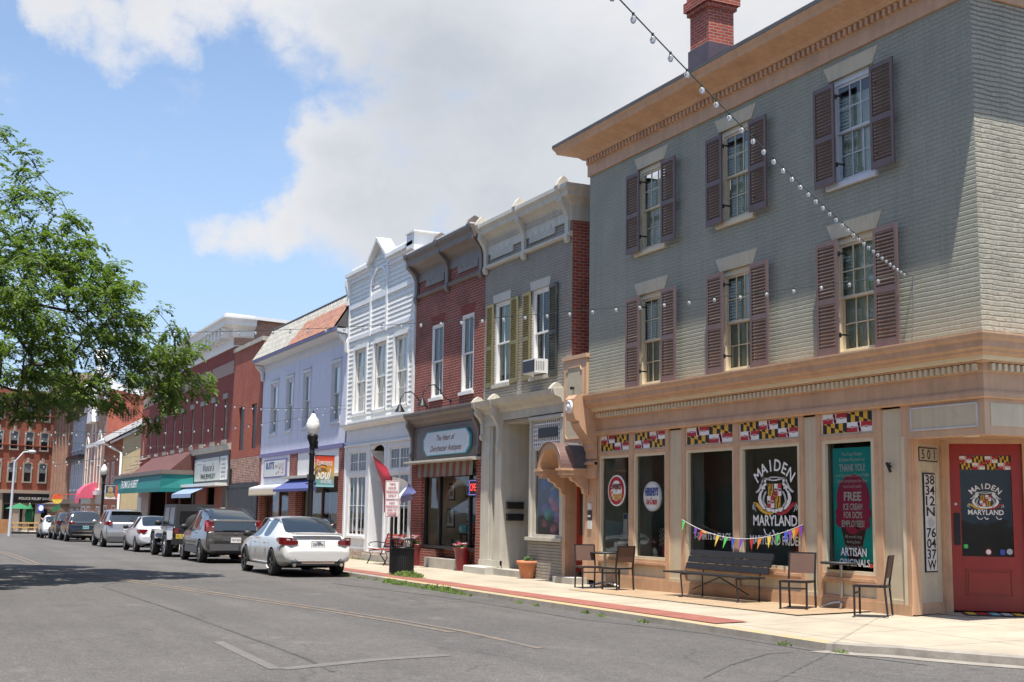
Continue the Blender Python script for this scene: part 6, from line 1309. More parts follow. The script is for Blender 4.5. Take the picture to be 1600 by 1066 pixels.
def car(name,label,st,mats,R_,w,xw,yw,loc,yaw=0,rim='alloy',spokes=5,group='cars parked along the kerb',extras=None,sub=2,tint=None,arch=1.13):
    """st: list of stations (x, zbot, zsill, wsill, zmid, wmid, zbelt, wbelt, zroof, wroof, crown, sideflag, topflag); forward = +x local"""
    root=thing(name,label,'car',loc,yaw,group)
    ORG[root.name]=Vector((0,0,0))
    vs=[];fs=[];ms=[];NP=9
    for (x,zb,zsl,ws,zm,wm,zt,wt,zr_,wr,cw,sf,tf) in st:
        pts=[(0,zb),(ws*.75,zb),(ws,zsl),(wm,zm),(wt,zt),(wt*.985,zt+.02),(wr,zr_),(wr*.72,zr_+cw*.7),(0,zr_+cw)]
        vs+=[(x,-a,z) for a,z in pts[::-1]][:-1]+[(x,a,z) for a,z in pts][:-1] if False else [(x,a,z) for a,z in pts]+[(x,-a,z) for a,z in pts[-2:0:-1]]
    n=2*NP-2
    for i in range(len(st)-1):
        sf,tf=st[i][11],st[i][12]
        for k in range(n):
            fs.append((i*n+k,i*n+(k+1)%n,(i+1)*n+(k+1)%n,(i+1)*n+k)); kk=k if k<NP-1 else n-1-k
            ms.append(2 if kk in(0,) else 1 if (kk==5 and sf) or (kk in(6,7) and tf) else 0 if kk!=1 or not st[i][11]==9 else 0)
    fs.append(tuple(range(n))); fs.append(tuple(range(len(vs)-n,len(vs)))[::-1]); ms+=[0,0]
    me=bpy.data.meshes.new('body'); me.from_pydata(vs,[],fs)
    for mm in(mats[0],M['car_glass'],M['plastic'],M['plastic']): me.materials.append(mm)
    me.polygons.foreach_set('material_index',ms); me.update()
    bm=bmesh.new(); bm.from_mesh(me)
    cl=bm.edges.layers.float.get('crease_edge') or bm.edges.layers.float.new('crease_edge')
    for e in bm.edges:
        if len(e.link_faces)==2 and e.link_faces[0].material_index!=e.link_faces[1].material_index: e[cl]=.55
    for e in bm.edges:
        a,c=e.verts; 
        if len(e.link_faces)==2 and (len(e.link_faces[0].verts)>4 or len(e.link_faces[1].verts)>4): e[cl]=.35
    bmesh.ops.recalc_face_normals(bm,faces=bm.faces); bm.to_mesh(me); bm.free()
    tmp=bpy.data.objects.new('tmpbody',me); COL.objects.link(tmp)
    s=tmp.modifiers.new('s','SUBSURF'); s.levels=sub; s.render_levels=sub
    cb=B()
    for sx in xw:
        for sy in(-1,1): cb.cyl((sx,sy*(yw-w-.12),R_+.0),(sx,sy*(yw+.4),R_+.0),R_*arch,n=32,m=0)
    cm=cb.mesh('cut',[M['plastic']]); co=bpy.data.objects.new('tmpcut',cm); COL.objects.link(co); co.hide_render=True
    bo=tmp.modifiers.new('b','BOOLEAN'); bo.operation='DIFFERENCE'; bo.object=co; bo.solver='EXACT'; bo.material_mode='TRANSFER'
    dg=bpy.context.evaluated_depsgraph_get(); ev=tmp.evaluated_get(dg); m2=bpy.data.meshes.new_from_object(ev)
    bpy.data.objects.remove(tmp); bpy.data.objects.remove(co)
    # split glass from body
    def sub_mesh(keep,nm,push=0):
        bm=bmesh.new(); bm.from_mesh(m2); bmesh.ops.delete(bm,geom=[f for f in bm.faces if not keep(f)],context='FACES')
        for f in bm.faces: f.smooth=True
        r=bpy.data.meshes.new(nm); bm.to_mesh(r); bm.free()
        for mm in m2.materials: r.materials.append(mm)
        return r
    body=put('body',sub_mesh(lambda f:f.material_index!=1,'body'),root)
    mod=body.modifiers.new('n','EDGE_SPLIT'); mod.split_angle=R(38)
    put('window_glass',sub_mesh(lambda f:f.material_index==1,'window_glass'),root)
    ty,rm=wheel_meshes(R_,w,M[rim],spokes=spokes)
    for sx in xw:
        for sy in(-1,1):
            wh=put('wheel',ty,root,(sx,sy*(yw-w/2),R_),(0,0,0 if sy<0 else PI)); put('rim',rm,wh)
    def P(nm,b,m): return put(nm,b.mesh(nm,m),root)
    if extras: extras(P,B,root)
    return root
def side_z(st,x):   # body half width at belt for placing details
    for a,c in zip(st,st[1:]):
        if a[0]<=x<=c[0]:
            t=(x-a[0])/(c[0]-a[0]); return lerp(a[5],c[5],t)
    return st[0][5]
def plate(P,B,x,z,txt,w=.31,h=.155,m='ink_white',y=0):
    b=B(); b.box(x-.012,x+.01,y-w/2-.015,y+w/2+.015,z-h/2-.015,z+h/2+.015,0); b.box(x-.016,x-.0125,y-w/2,y+w/2,z-h/2,z+h/2,1); p=P('number_plate',b,[M['chrome'],M[m]])
    vs,fs=textmesh(txt,h*.48,w*.85,.01); b=B(); b.faces([(x-.018,y-v.x,z+v.y-h*.22) for v in vs],fs); o=put('lettering',b.mesh('lettering',M['ink_black']),p)
def mirror(P,B,x,y,z,m,s=1):
    for sg in(-1,1):
        b=B(); b.sphere((0,0,0),.1,10,0,.8); b.v=[(x+v[0]*.7,sg*(y+.09+v[1]*1.1*s),z+v[2]*s) for v in b.v]; b.bar((x-.02,sg*(y-.04),z-.04),(x,sg*(y+.05),z-.03),.04); P('mirror',b,m)
def handles(P,B,xs,y,z,m):
    for x in xs:
        for sg in(-1,1): b=B(); b.box(x-.09,x+.09,min(sg*y,sg*(y+.025)),max(sg*y,sg*(y+.025)),z-.013,z+.016); P('door_handle',b,m)
# ---- sedan stations. x measured from rear bumper (0) to nose
def sedan(Ln,Wd,H,belt=.93,deck=1.02,gc=.17):
    h=Wd/2; k=Ln/4.88
    S=[(0.00,.38,.42,h*.74,.50,h*.80,.60,h*.78,.64,h*.70,.01,0,0),
       (.035,.35,.38,h*.86,.50,h*.91,.62,h*.88,.68,h*.74,.01,0,0),
       (.105,.33,.36,h*.90,.56,h*.965,.86,h*.90,deck-.06,h*.74,.012,0,0),
       (.34,.30,.34,h*.93,.60,h*.99,.92,h*.945,deck,h*.75,.025,0,0),
       (.62,.24,.28,h*.95,.60,h*1.0,.93,h*.955,deck+.03,h*.75,.03,0,1),
       (1.15,gc,.22,h*.95,.58,h*1.0,belt+.01,h*.955,H-.14,h*.665,.045,0,1),
       (1.42,gc,.22,h*.945,.57,h*.995,belt+.005,h*.955,H-.055,h*.64,.05,1,0),
       (1.72,gc,.21,h*.945,.57,h*.995,belt,h*.955,H-.045,h*.63,.055,1,0),
       (2.18,gc,.21,h*.945,.57,h*.995,belt-.01,h*.955,H-.035,h*.63,.055,0,0),
       (2.27,gc,.21,h*.945,.57,h*.995,belt-.01,h*.955,H-.035,h*.63,.055,1,0),
       (2.85,gc,.21,h*.945,.57,h*.99,belt-.02,h*.95,H-.06,h*.62,.05,1,1),
       (3.55,gc,.21,h*.94,.58,h*.98,belt-.02,h*.93,belt+.09,h*.70,.05,0,0),
       (4.30,gc,.22,h*.93,.58,h*.975,.80,h*.90,.86,h*.72,.04,0,0),
       (4.72,.18,.26,h*.86,.52,h*.90,.68,h*.82,.74,h*.66,.03,0,0),
       (4.88,.26,.32,h*.70,.48,h*.74,.60,h*.66,.64,h*.50,.02,0,0)]
    return [(s[0]*k,)+s[1:] for s in S]
def suv(Ln,Wd,H,belt=1.02,gc=.2,rake=.35,bump_=.12):
    h=Wd/2; k=Ln/4.9
    S=[(0.0,.36,.42,h*.80,.56,h*.86,.68,h*.84,.72,h*.76,.01,0,0),
       (.035,.32,.38,h*.90,.60,h*.95,.74,h*.90,.80,h*.80,.0,0,0),
       (.08,.30,.38,h*.93,.70,h*.975,belt-.02,h*.92,belt+.02,h*.80,.0,0,0),
       (.14,.28,.38,h*.94,.70,h*.985,belt,h*.94,belt+.06,h*.82,.0,0,1),
       (.14+rake,gc,.36,h*.95,.70,h*1.0,belt+.0,h*.95,H-.12,h*.72,.03,0,0),
       (.34+rake,gc,.34,h*.95,.68,h*1.0,belt,h*.95,H-.07,h*.72,.05,1,0),
       (1.35,gc,.32,h*.95,.66,h*1.0,belt-.01,h*.955,H-.05,h*.71,.05,0,0),
       (1.45,gc,.32,h*.95,.66,h*1.0,belt-.01,h*.955,H-.05,h*.71,.05,1,0),
       (2.25,gc,.32,h*.95,.66,h*1.0,belt-.03,h*.955,H-.05,h*.70,.05,0,0),
       (2.34,gc,.32,h*.95,.66,h*1.0,belt-.03,h*.955,H-.05,h*.70,.05,1,0),
       (3.0,gc,.32,h*.95,.66,h*.995,belt-.04,h*.95,H-.09,h*.68,.05,1,1),
       (3.65,gc,.32,h*.94,.66,h*.99,belt-.05,h*.93,belt+.08,h*.76,.05,0,0),
       (4.35,gc,.33,h*.93,.66,h*.985,.94,h*.91,1.0,h*.78,.04,0,0),
       (4.74,.26,.36,h*.88,.62,h*.93,.84,h*.84,.88,h*.72,.03,0,0),
       (4.9,.34,.42,h*.74,.58,h*.78,.74,h*.7,.76,h*.56,.02,0,0)]
    return [(s[0]*k,)+s[1:] for s in S]
def quadlamp(pts,m,B,th=.012): b=B(); b.poly(pts); return b
def lampwrap(P,B,st,h,z0,z1,yin,xin,m,name='tail_lamp',out=.012,zin=None):
    """tail lamp wrapped round the rear corner"""
    for sg in(-1,1):
        b=B(); zi0,zi1=zin or (z0,z1)
        c=[(.055,sg*yin),(.03+.0,sg*(h*.74)),(.11,sg*(h*.915)),(.30,sg*(h*.985)),(xin,sg*(h*.995))]
        zz=[(zi0,zi1),(z0,z1),(z0,z1),(z0+.02,z1),(z0+(z1-z0)*.55,z1-.02)]
        for i in range(4):
            (xa,ya),(xb,yb)=c[i],c[i+1]; b.poly([(xa-out,ya*1.012,zz[i][0]),(xb-out,yb*1.012,zz[i+1][0]),(xb-out,yb*1.012,zz[i+1][1]),(xa-out,ya*1.012,zz[i][1])],0,True)
        if not zin: b.box(.02,.2,min(sg*yin,sg*h*.8),max(sg*yin,sg*h*.8),z0+.02,z1-.03,0)
        P(name,b,m)
def white_sedan_extras(P,B,root):
    h=.925
    lampwrap(P,B,None,h,.78,.965,.50,.52,M['lamp_red'],zin=(.80,.88))
    for sg in(-1,1): b=B(); b.poly([(.015,sg*.56,.885),(.035,sg*.80,.90),(.035,sg*.80,.94),(.015,sg*.66,.93)][::sg]); P('lamp_strip',b,M['lamp_clear'])
    plate(P,B,.05,.79,'5BK 0794')
    b=B(); b.bar((.16,-.62,1.052),(.16,.62,1.052),.16,.03); b.bar((.10,-.56,1.065),(.10,.56,1.065),.05,.018); P('boot_spoiler',b,CP['white'])
    b=B(); b.box(-.012,.1,-.50,.50,.385,.40,0); b.box(-.005,.3,-.66,.66,.29,.385,1); b.box(-.008,.02,-.42,.42,.335,.36,0)
    for sg in(-1,1): b.bar((-.005,sg*.50,.392),(.02,sg*.60,.46),.03,.02,0); b.cyl((-.02,sg*.60,.30),(.2,sg*.60,.30),.04,n=12,m=0)
    P('rear_valance',b,[M['chrome'],M['plastic'],CP['white']])
    for sg in(-1,1): b=B(); b.poly([(.035,sg*.60,.44),(.07,sg*.82,.44),(.07,sg*.82,.50),(.04,sg*.64,.50)][::sg]); b.bar((.03,sg*.58,.52),(.09,sg*.85,.52),.02,.015); P('reflector',b,M['lamp_red'])
    b=B(); b.box(-.005,.01,-.05,.05,.93,.985); P('boot_badge',b,M['chrome'])
    b=B(); b.tube([(.125,-.70,.96),(.075,-.60,.72),(.03,-.50,.655),(.024,0,.65),(.03,.50,.655),(.075,.60,.72),(.125,.70,.96)],.006,5); P('boot_gap',b,M['plastic'])
    mirror(P,B,3.22,.90,1.0,M['plastic'],1.1); handles(P,B,(1.62,2.62),.925,.80,M['chrome'])
    for sg in(-1,1): b=B(); b.prism([(1.2,.18),(3.4,.18),(3.3,.26),(1.35,.26)],min(sg*.90,sg*.955),max(sg*.90,sg*.955),axis='y'); P('side_skirt',b,CP['white'])
    for sg in(-1,1):
        b=B()
        for x in(1.32,2.22,3.35): b.poly([(x,sg*.931,.28),(x+.008,sg*.931,.28),(x+.008,sg*.915,.90),(x,sg*.915,.90)])
        P('door_gap',b,M['plastic'])
        b=B(); b.tube([(1.15,sg*.625,1.30),(1.45,sg*.635,1.40),(2.2,sg*.63,1.435),(2.85,sg*.62,1.41),(3.5,sg*.7,1.03)],.012,6); P('roof_trim',b,M['chrome'])
CP={'white':carpaint('pearl_white_paint',(.64,.63,.60)),'grey':carpaint('warm_grey_metallic_paint',(.085,.077,.068),.3,.35),'clad':mat('grey_cladding',(.10,.10,.105),.5,var=.05,obj=True),
 'black':carpaint('black_car_paint',(.012,.012,.013)),'silver':carpaint('silver_metallic_paint',(.42,.41,.39),.7,.32),'cool_white':carpaint('cool_white_paint',(.62,.64,.67)),'brown':carpaint('dark_brown_paint',(.05,.038,.032),.4,.3),'dark':carpaint('dark_blue_black_paint',(.016,.018,.022),.2)}
def place(px,py,Y=None,back=0):
    p=onroad(px,py); return p
YC=-4.42     # centre line of the parked cars
def carloc(xrear,yc=YC): return (xrear,yc,zr(xrear-2.4)+.01)
# local +x is forward; street forward is -x so turn by pi
car('parked_car','pearl white sedan with dark alloy wheels, nearest and rightmost of the parked cars',sedan(4.88,1.85,1.47),[CP['white']],.335,.23,(1.05,3.83),.925,carloc(-15.85),PI,'dark_alloy',5,extras=white_sedan_extras)
# ---- angular grey crossover with cladding
def aztek_extras(P,B,root):
    h=.935
    for sg in(-1,1):
        b=B(); b.poly([(.02,sg*.70,.98),(.05,sg*.86,.98),(.20,sg*.945,.98),(.40,sg*.90,1.30),(.34,sg*.80,1.34),(.25,sg*.71,1.22)][::sg]); b.box(.03,.3,min(sg*.68,sg*.9),max(sg*.68,sg*.9),.98,1.12); b.box(.16,.36,min(sg*.66,sg*.82),max(sg*.66,sg*.82),1.1,1.28); P('tail_lamp',b,M['lamp_red'])
        b=B(); b.box(.06,.12,min(sg*.74,sg*.86),max(sg*.74,sg*.86),1.04,1.09); P('lamp_strip',b,M['lamp_clear'])
    b=B(); b.poly([(.03,-.68,1.0),(.03,.68,1.0),(.27,.66,1.30),(.27,-.66,1.30)][::-1]); b.box(.0,.04,-.68,.68,.99,1.02); P('rear_window',b,M['car_glass'])
    b=B(); b.box(.25,.31,-.72,.72,1.29,1.33); P('spoiler_bar',b,CP['silver'])
    b=B(); b.box(-.04,.3,-.80,.80,.40,.60); b.box(-.02,.08,-.42,.42,.60,.84); P('bumper',b,CP['clad'])
    b=B(); b.box(-.03,.06,-.66,.66,.58,.70); P('bumper_insert',b,M['plastic'])
    plate(P,B,-.03,.72,'7AW 9631',m='ink_white')
    b=B(); b.box(-.01,.02,-.05,.05,.90,.94); P('tailgate_badge',b,M['chrome'])
    mirror(P,B,3.15,.90,1.08,M['plastic'],1.2); handles(P,B,(1.75,2.75),.93,.92,M['chrome'])
    for sg in(-1,1):
        b=B(); b.prism([(1.25,.3),(3.1,.3),(3.1,.52),(1.25,.52)],min(sg*.92,sg*.955),max(sg*.92,sg*.955),axis='y'); b.prism([(1.7,.6),(3.0,.6),(3.0,.66),(1.7,.66)],min(sg*.92,sg*.96),max(sg*.92,sg*.96),axis='y'); P('side_cladding',b,CP['clad'])
        b=B(); b.tube([(.45,sg*.72,1.40),(1.0,sg*.70,1.60),(2.2,sg*.69,1.70),(2.7,sg*.66,1.68)],.022,6); P('roof_rail',b,M['charcoal'])
        b=B(); 
        for x in(1.5,2.35): b.poly([(x,sg*.945,.34),(x+.008,sg*.945,.34),(x+.008,sg*.93,.98),(x,sg*.93,.98)])
        P('door_gap',b,M['plastic'])
h=.935
azt=[(0,.40,.46,h*.90,.62,h*.96,.90,h*.92,.96,h*.82,.0,0,0),(.06,.30,.42,h*.95,.66,h*.99,.96,h*.95,1.0,h*.82,.0,0,0),(.30,.26,.38,h*.96,.68,h*1.0,1.0,h*.95,1.34,h*.76,.01,0,1),
 (.95,.22,.34,h*.96,.68,h*1.0,1.02,h*.95,1.58,h*.72,.03,1,1),(1.35,.22,.32,h*.96,.66,h*1.0,1.0,h*.95,1.655,h*.71,.03,0,0),(1.45,.22,.32,h*.96,.66,h*1.0,1.0,h*.95,1.66,h*.71,.03,1,0),(2.25,.22,.32,h*.96,.66,h*1.0,.98,h*.95,1.67,h*.70,.03,0,0),(2.34,.22,.32,h*.96,.66,h*1.0,.98,h*.95,1.66,h*.70,.03,1,0),
 (2.85,.22,.32,h*.96,.66,h*.99,.96,h*.94,1.60,h*.68,.04,1,1),(3.6,.22,.32,h*.94,.66,h*.98,.95,h*.92,1.08,h*.76,.05,0,0),(4.25,.25,.34,h*.90,.64,h*.94,.86,h*.86,.94,h*.7,.04,0,0),(4.62,.32,.42,h*.72,.6,h*.78,.76,h*.7,.8,h*.56,.02,0,0)]
car('parked_car','boxy grey crossover with tall red tail lamps, parked just ahead of the nearest white sedan',azt,[CP['grey']],.35,.23,(.95,3.66),.935,carloc(-24.85,-4.37),PI,'alloy',5,extras=aztek_extras)
# ---- black off-roader
def jeep_extras(P,B,root):
    b=B(); b.box(.0,2.45,-.70,.70,1.05,1.86); b.box(2.45,2.5,-.68,.68,1.05,1.1); b.v=[(x+(.0 if z<1.2 else .10 if x<1 else -.08),y*(1 if z<1.2 else .93),z) for x,y,z in b.v]; P('hard_top',b,M['plastic'])
    b=B()
    for sg in(-1,1): b.poly([(.25,sg*.702,1.16),(1.15,sg*.702,1.16),(1.1,sg*.662,1.74),(.3,sg*.662,1.74)]); b.poly([(1.3,sg*.702,1.16),(2.15,sg*.702,1.16),(2.1,sg*.662,1.74),(1.32,sg*.662,1.74)])
    b.poly([(-.002,-.55,1.18),(-.002,.55,1.18),(.09,.52,1.74),(.09,-.52,1.74)]); P('side_glass',b,mat('tinted_side_glass',(.012,.012,.013),.12,var=0,spec=.35,obj=True))
    b=B(); b.poly([(2.52,-.68,1.08),(2.52,.68,1.08),(2.32,.63,1.80),(2.32,-.63,1.80)]); P('windscreen',b,M['car_glass'])
    for x in(.62,3.04):
        for sg in(-1,1):
            b=B(); P_=[(x-.52,.62),(x-.36,.93),(x+.30,.95),(x+.55,.66),(x+.5,.62),(x+.27,.88),(x-.33,.87),(x-.46,.6)]; b.prism(P_,min(sg*.70,sg*.93),max(sg*.70,sg*.93),axis='y'); P('fender_flare',b,M['grey_flare'])
    b=B(); b.box(-.14,.02,-.80,.80,.46,.66); P('bumper',b,M['plastic'])
    b=B(); b.lathe([(.12,-.10),(.38,-.11),(.40,0),(.38,.11),(.12,.10)],(-.18,.0,1.12),24,0,'x'); b.box(-.15,.0,-.15,.15,1.0,1.24); P('spare_wheel',b,M['rubber'])
    for sg in(-1,1): b=B(); b.box(-.03,.04,min(sg*.56,sg*.72),max(sg*.56,sg*.72),.84,1.03); P('tail_lamp',b,M['lamp_red'])
    b=B(); b.box(-.30,-.26,-.05,.05,1.53,1.60); P('brake_lamp',b,M['lamp_red'])
    plate(P,B,-.02,.74,'3CL 182',m='yellow_cloth',y=.5); mirror(P,B,2.45,.76,1.18,M['plastic'],1.3)
    b=B(); 
    for sg in(-1,1): P('side_step',B().box(1.15,2.5,min(sg*.72,sg*.86),max(sg*.72,sg*.86),.40,.46),M['charcoal'])
    b=B()
    for sg in(-1,1): b.box(1.22,2.3,min(sg*.745,sg*.765),max(sg*.745,sg*.765),.55,1.06)
    P('door',b,CP['brown'])
M['grey_flare']=mat('grey_metallic_flare',(.27,.28,.29),.35,.4,var=.05,obj=True)
h=.76
jp=[(0,.52,.55,h,.8,h,1.02,h,1.06,h*.94,.0,0,0),(.03,.48,.5,h,.8,h,1.04,h,1.08,h*.95,.0,0,0),(1.2,.42,.46,h,.8,h,1.04,h,1.08,h*.95,.0,0,0),(2.5,.42,.46,h,.8,h,1.04,h,1.1,h*.95,.0,0,0),(2.6,.42,.46,h*.95,.8,h*.9,1.02,h*.88,1.1,h*.82,.02,0,0),(3.7,.45,.5,h*.8,.8,h*.76,.98,h*.74,1.05,h*.7,.02,0,0),(3.85,.5,.55,h*.75,.8,h*.72,.95,h*.7,1.0,h*.64,.02,0,0)]
car('parked_car','black off-road car with grey fender flares and big tyres beyond the grey crossover',jp,[CP['black']],.40,.26,(.62,3.04),.94,carloc(-30.9,-4.42),PI,'alloy',5,extras=jeep_extras,sub=1,arch=1.08)
def civic_extras(P,B,root):
    h=.875; lampwrap(P,B,None,h,.74,.92,.50,.40,M['lamp_red'],zin=(.86,.92)); plate(P,B,.03,.78,'2BT 605'); mirror(P,B,2.95,.84,.98,M['plastic'],1.1); handles(P,B,(1.55,2.4),.875,.80,CP['cool_white'])
    b=B(); b.box(-.01,.2,-.6,.6,.2,.27); P('rear_valance',b,M['plastic'])
car('parked_car','small white saloon with swept red tail lamps, third car back from the nearest white sedan',sedan(4.5,1.75,1.44,.92,.99),[CP['cool_white']],.31,.2,(.92,3.60),.875,carloc(-37.5,-4.42),PI,'alloy',7,extras=civic_extras)
def trav_extras(P,B,root):
    h=1.0; lampwrap(P,B,None,h,1.02,1.20,.66,.46,M['lamp_red']); mirror(P,B,3.3,.96,1.15,CP['silver'],1.2)
    b=B(); b.box(-.03,.3,-.86,.86,.28,.52); P('lower_bumper',b,CP['clad']); plate(P,B,.015,.78,'8DD 417'); handles(P,B,(1.6,2.6),1.0,.98,CP['silver'])
    b=B(); b.bar((.16,-.3,1.24),(.34,.1,1.30),.02,.015); P('wiper',b,M['plastic'])
    b=B(); b.box(.38,.62,-.68,.68,1.66,1.70); P('roof_spoiler',b,CP['silver'])
car('parked_car','large silver SUV with red tail lamps, parked before the dark SUVs',suv(5.2,2.0,1.78,1.10,rake=.4),[CP['silver']],.37,.24,(1.15,4.17),1.0,carloc(-46.5,-4.37),PI,'alloy',6,extras=trav_extras)
def atlas_extras(P,B,root):
    h=.99; lampwrap(P,B,None,h,1.0,1.12,.60,.42,M['lamp_red'])
    b=B(); b.box(-.02,.04,-.80,.80,.94,.965); b.box(-.03,.04,-.84,.84,.60,.63); b.box(-.03,.04,-.7,.7,.38,.43); P('chrome_trim',b,M['chrome']); plate(P,B,.0,.82,'4EF 920',m='sky_cloth')
    for sg in(-1,1): b=B(); b.tube([(.5,sg*.74,1.72),(1.2,sg*.74,1.80),(2.8,sg*.70,1.78)],.025,6); P('roof_rail',b,M['chrome'])
    mirror(P,B,3.3,.95,1.12,CP['dark'],1.2)
car('parked_car','blue black SUV with chrome roof rails and trim, parked beyond the silver SUV',suv(5.0,1.98,1.76,1.08,rake=.35),[CP['dark']],.37,.24,(1.1,4.05),.99,carloc(-61.2,-4.42),PI,'alloy',5,extras=atlas_extras)
def murano_extras(P,B,root):
    h=.95; lampwrap(P,B,None,h,.98,1.16,.6,.6,M['lamp_red']); plate(P,B,.02,.8,'6GH 331'); mirror(P,B,3.2,.92,1.1,CP['brown'],1.2)
    b=B(); b.box(-.02,.3,-.8,.8,.3,.5); P('lower_bumper',b,M['plastic'])
car('parked_car','dark brown SUV with bright red tail lamps, partly hidden behind the chrome railed SUV',suv(4.8,1.9,1.7,1.04,rake=.45),[CP['brown']],.36,.23,(1.0,3.8),.95,carloc(-67.4,-4.5),PI,'alloy',5,extras=murano_extras)
car('parked_car','white car at the far end of the parked row near the wooden patio fence',sedan(4.7,1.82,1.46),[CP['cool_white']],.33,.22,(1.0,3.7),.91,carloc(-73.2,-4.75),PI,'alloy',5)
car('parked_car','tan saloon crossing the far end of the street behind the patio fence',sedan(4.6,1.8,1.45),[carpaint('tan_car_paint',(.30,.26,.21),.4)],.33,.22,(1.0,3.7),.9,tuple(onroad(62,826))[:2]+(zr(-90),),R(160),'alloy',5,sub=1)
# ================================================================ café chairs and tables
def V3(p): return Vector(p)
CHAIR=None
def chair_proto(loc,rz,label):
    t=thing('cafe_chair',label,'chair',loc,rz,'cafe chairs outside the corner shop'); ORG[t.name]=Vector((0,0,0))
    p=lambda nm,b,m:put(nm,b.mesh(nm,M[m]),t)
    for sy in(-1,1):   # local +x = facing direction
        p('leg',B().bar((-.25,sy*.215,0),(-.21,sy*.215,.45),.028,.028),'charcoal'); p('leg',B().bar((.23,sy*.215,0),(.23,sy*.215,.45),.028,.028),'charcoal')
        p('back_post',B().bar((-.21,sy*.215,.45),(-.28,sy*.215,.88),.028,.028),'charcoal')
    b=B(); b.box(-.23,.25,-.23,-.20,.42,.45).box(-.23,.25,.20,.23,.42,.45).box(.22,.25,-.2,.2,.42,.45).box(-.24,-.21,-.2,.2,.42,.45); p('seat_frame',b,'charcoal')
    b=B(); b.poly([(-.21,-.2,.455),(.22,-.2,.458),(.22,.2,.458),(-.21,.2,.455)]); b.poly([(-.21,-.2,.445),(-.21,.2,.445),(.22,.2,.445),(.22,-.2,.445)]); p('seat',b,'wicker')
    b=B(); b.obox((-.252,0,.715),(.008,0,-.0013),(0,.20,0),(-.026,0,.155)); p('backrest',b,'wicker')
    b=B(); b.bar((-.285,-.225,.88),(-.285,.225,.88),.026,.026); p('top_rail',b,'charcoal'); p('front_rail',B().box(.21,.235,-.2,.2,.32,.345),'charcoal'); return t
def chair_at(bl,br,fl,fr,label):
    global CHAIR
    q=[onpave(*p) for p in (bl,br,fl,fr)]; c=(q[0]+q[1]+q[2]+q[3])/4; d=(q[2]+q[3]-q[0]-q[1]); rz=math.atan2(d.y,d.x); c.z=zg(c.x,c.y)+.002
    if CHAIR is None: CHAIR=chair_proto(c,rz,label); return CHAIR
    o=dup(CHAIR,None,c,rz); o['label']=label; return o
chair_at((895.7,918.2),(927.2,917.2),(914.1,920.5),(942,920.5),'brown mesh chair nearest the red side door, left of the far small table')
chair_at((958.2,924),(990.4,921.8),(942,922.3),(969.6,920.5),'dark brown mesh chair seen from behind, between the far table and the black bench')
chair_at((1235.5,949),(1279.5,950),(1216.6,953.6),(1256.3,954.6),'brown mesh chair facing the street between the black bench and the near table')
chair_at((1380.6,965.3),(1397.7,960.2),(1331.3,963.9),(1347.5,959.2),'brown mesh chair nearest the 501 doorway, turned side on, right of the near table')
def table_at(px,py,label,first=None):
    c=onpave(px,py); c.z=zg(c.x,c.y)+.002
    if first: o=dup(first,None,c); o['label']=label; return o
    t=thing('cafe_table',label,'table',c,0,'small cafe tables'); ORG[t.name]=Vector((0,0,0))
    b=B(); b.lathe([(.0001,.70),(.32,.70),(.33,.71),(.33,.735),(.0001,.737)],(0,0,0),32); put('tabletop',b.mesh('tabletop',mat('dark_table_top',(.03,.03,.032),.55,.0,var=.05)),t)
    put('column',B().cyl((0,0,.06),(0,0,.715),.032,.028,16).mesh('column',M['steel']),t)
    for k in range(4): a=PI/4+k*PI/2; b=B(); b.tube([(0,0,.10),(math.cos(a)*.12,math.sin(a)*.12,.085),(math.cos(a)*.24,math.sin(a)*.24,.05),(math.cos(a)*.33,math.sin(a)*.33,.015)],[.028,.024,.02,.016],8); put('foot',b.mesh('foot',M['steel']),t)
    return t
tb=table_at(945,918,'far small round dark table with steel column between two brown chairs'); table_at(1316,951,'near small round dark table in front of the teal poster window',tb)
# ---- long black slatted bench
lf,lr,rf,rr_=onpave(1060,934),onpave(1087,931),onpave(1143,943),onpave(1172,938)
bc=(lf+lr+rf+rr_)/4; L0=at(1040,890,bc.y-.2)[0]; L1=at(1168,896,bc.y-.2)[0]
bn=thing('park_bench','long black slatted bench with iron legs in front of the second shop window bay','bench',(bc.x,bc.y,zg(bc.x,bc.y)),0); ORG[bn.name]=Vector((0,0,0))
xa,xb=lf.x-bc.x,rf.x-bc.x; e0,e1=L0-bc.x,L1-bc.x
b=B()
for k in range(3): b.box(e0,e1,-.26+k*.15,-.13+k*.15,.425,.455)
put('seat',b.mesh('seat',mat('worn_black_slats',(.02,.018,.018),.5,var=.3,vs=8)),bn)
b=B()
for k in range(3): z=.50+k*.12; y=.24+.05*k; b.obox(((e0+e1)/2+.03,y,z+.05),((e1-e0)/2-.02,0,0),(0,.016,-.005),(0,.016,.054))
put('backrest',b.mesh('backrest',bpy.data.materials['worn_black_slats']),bn)
for x in(xa,xb):
    b=B(); b.tube([(x,-.28,0),(x,-.24,.04),(x-.03,-.26,.42)],.016,6); b.tube([(x,.2,0),(x,.2,.42),(x,.26,.60),(x,.36,.84)],.014,6); b.bar((x,-.27,.415),(x,.22,.415),.03,.02); b.cyl((x,-.28,.0),(x,-.28,.012),.04,n=10); put('leg',b.mesh('leg',M['black']),bn)
b=B(); mx_=(xa+xb)/2; b.bar((xa,-.02,.14),(mx_,-.02,.40),.03,.012); b.bar((xb,-.02,.14),(mx_,-.02,.40),.03,.012); put('cross_brace',b.mesh('cross_brace',M['black']),bn)
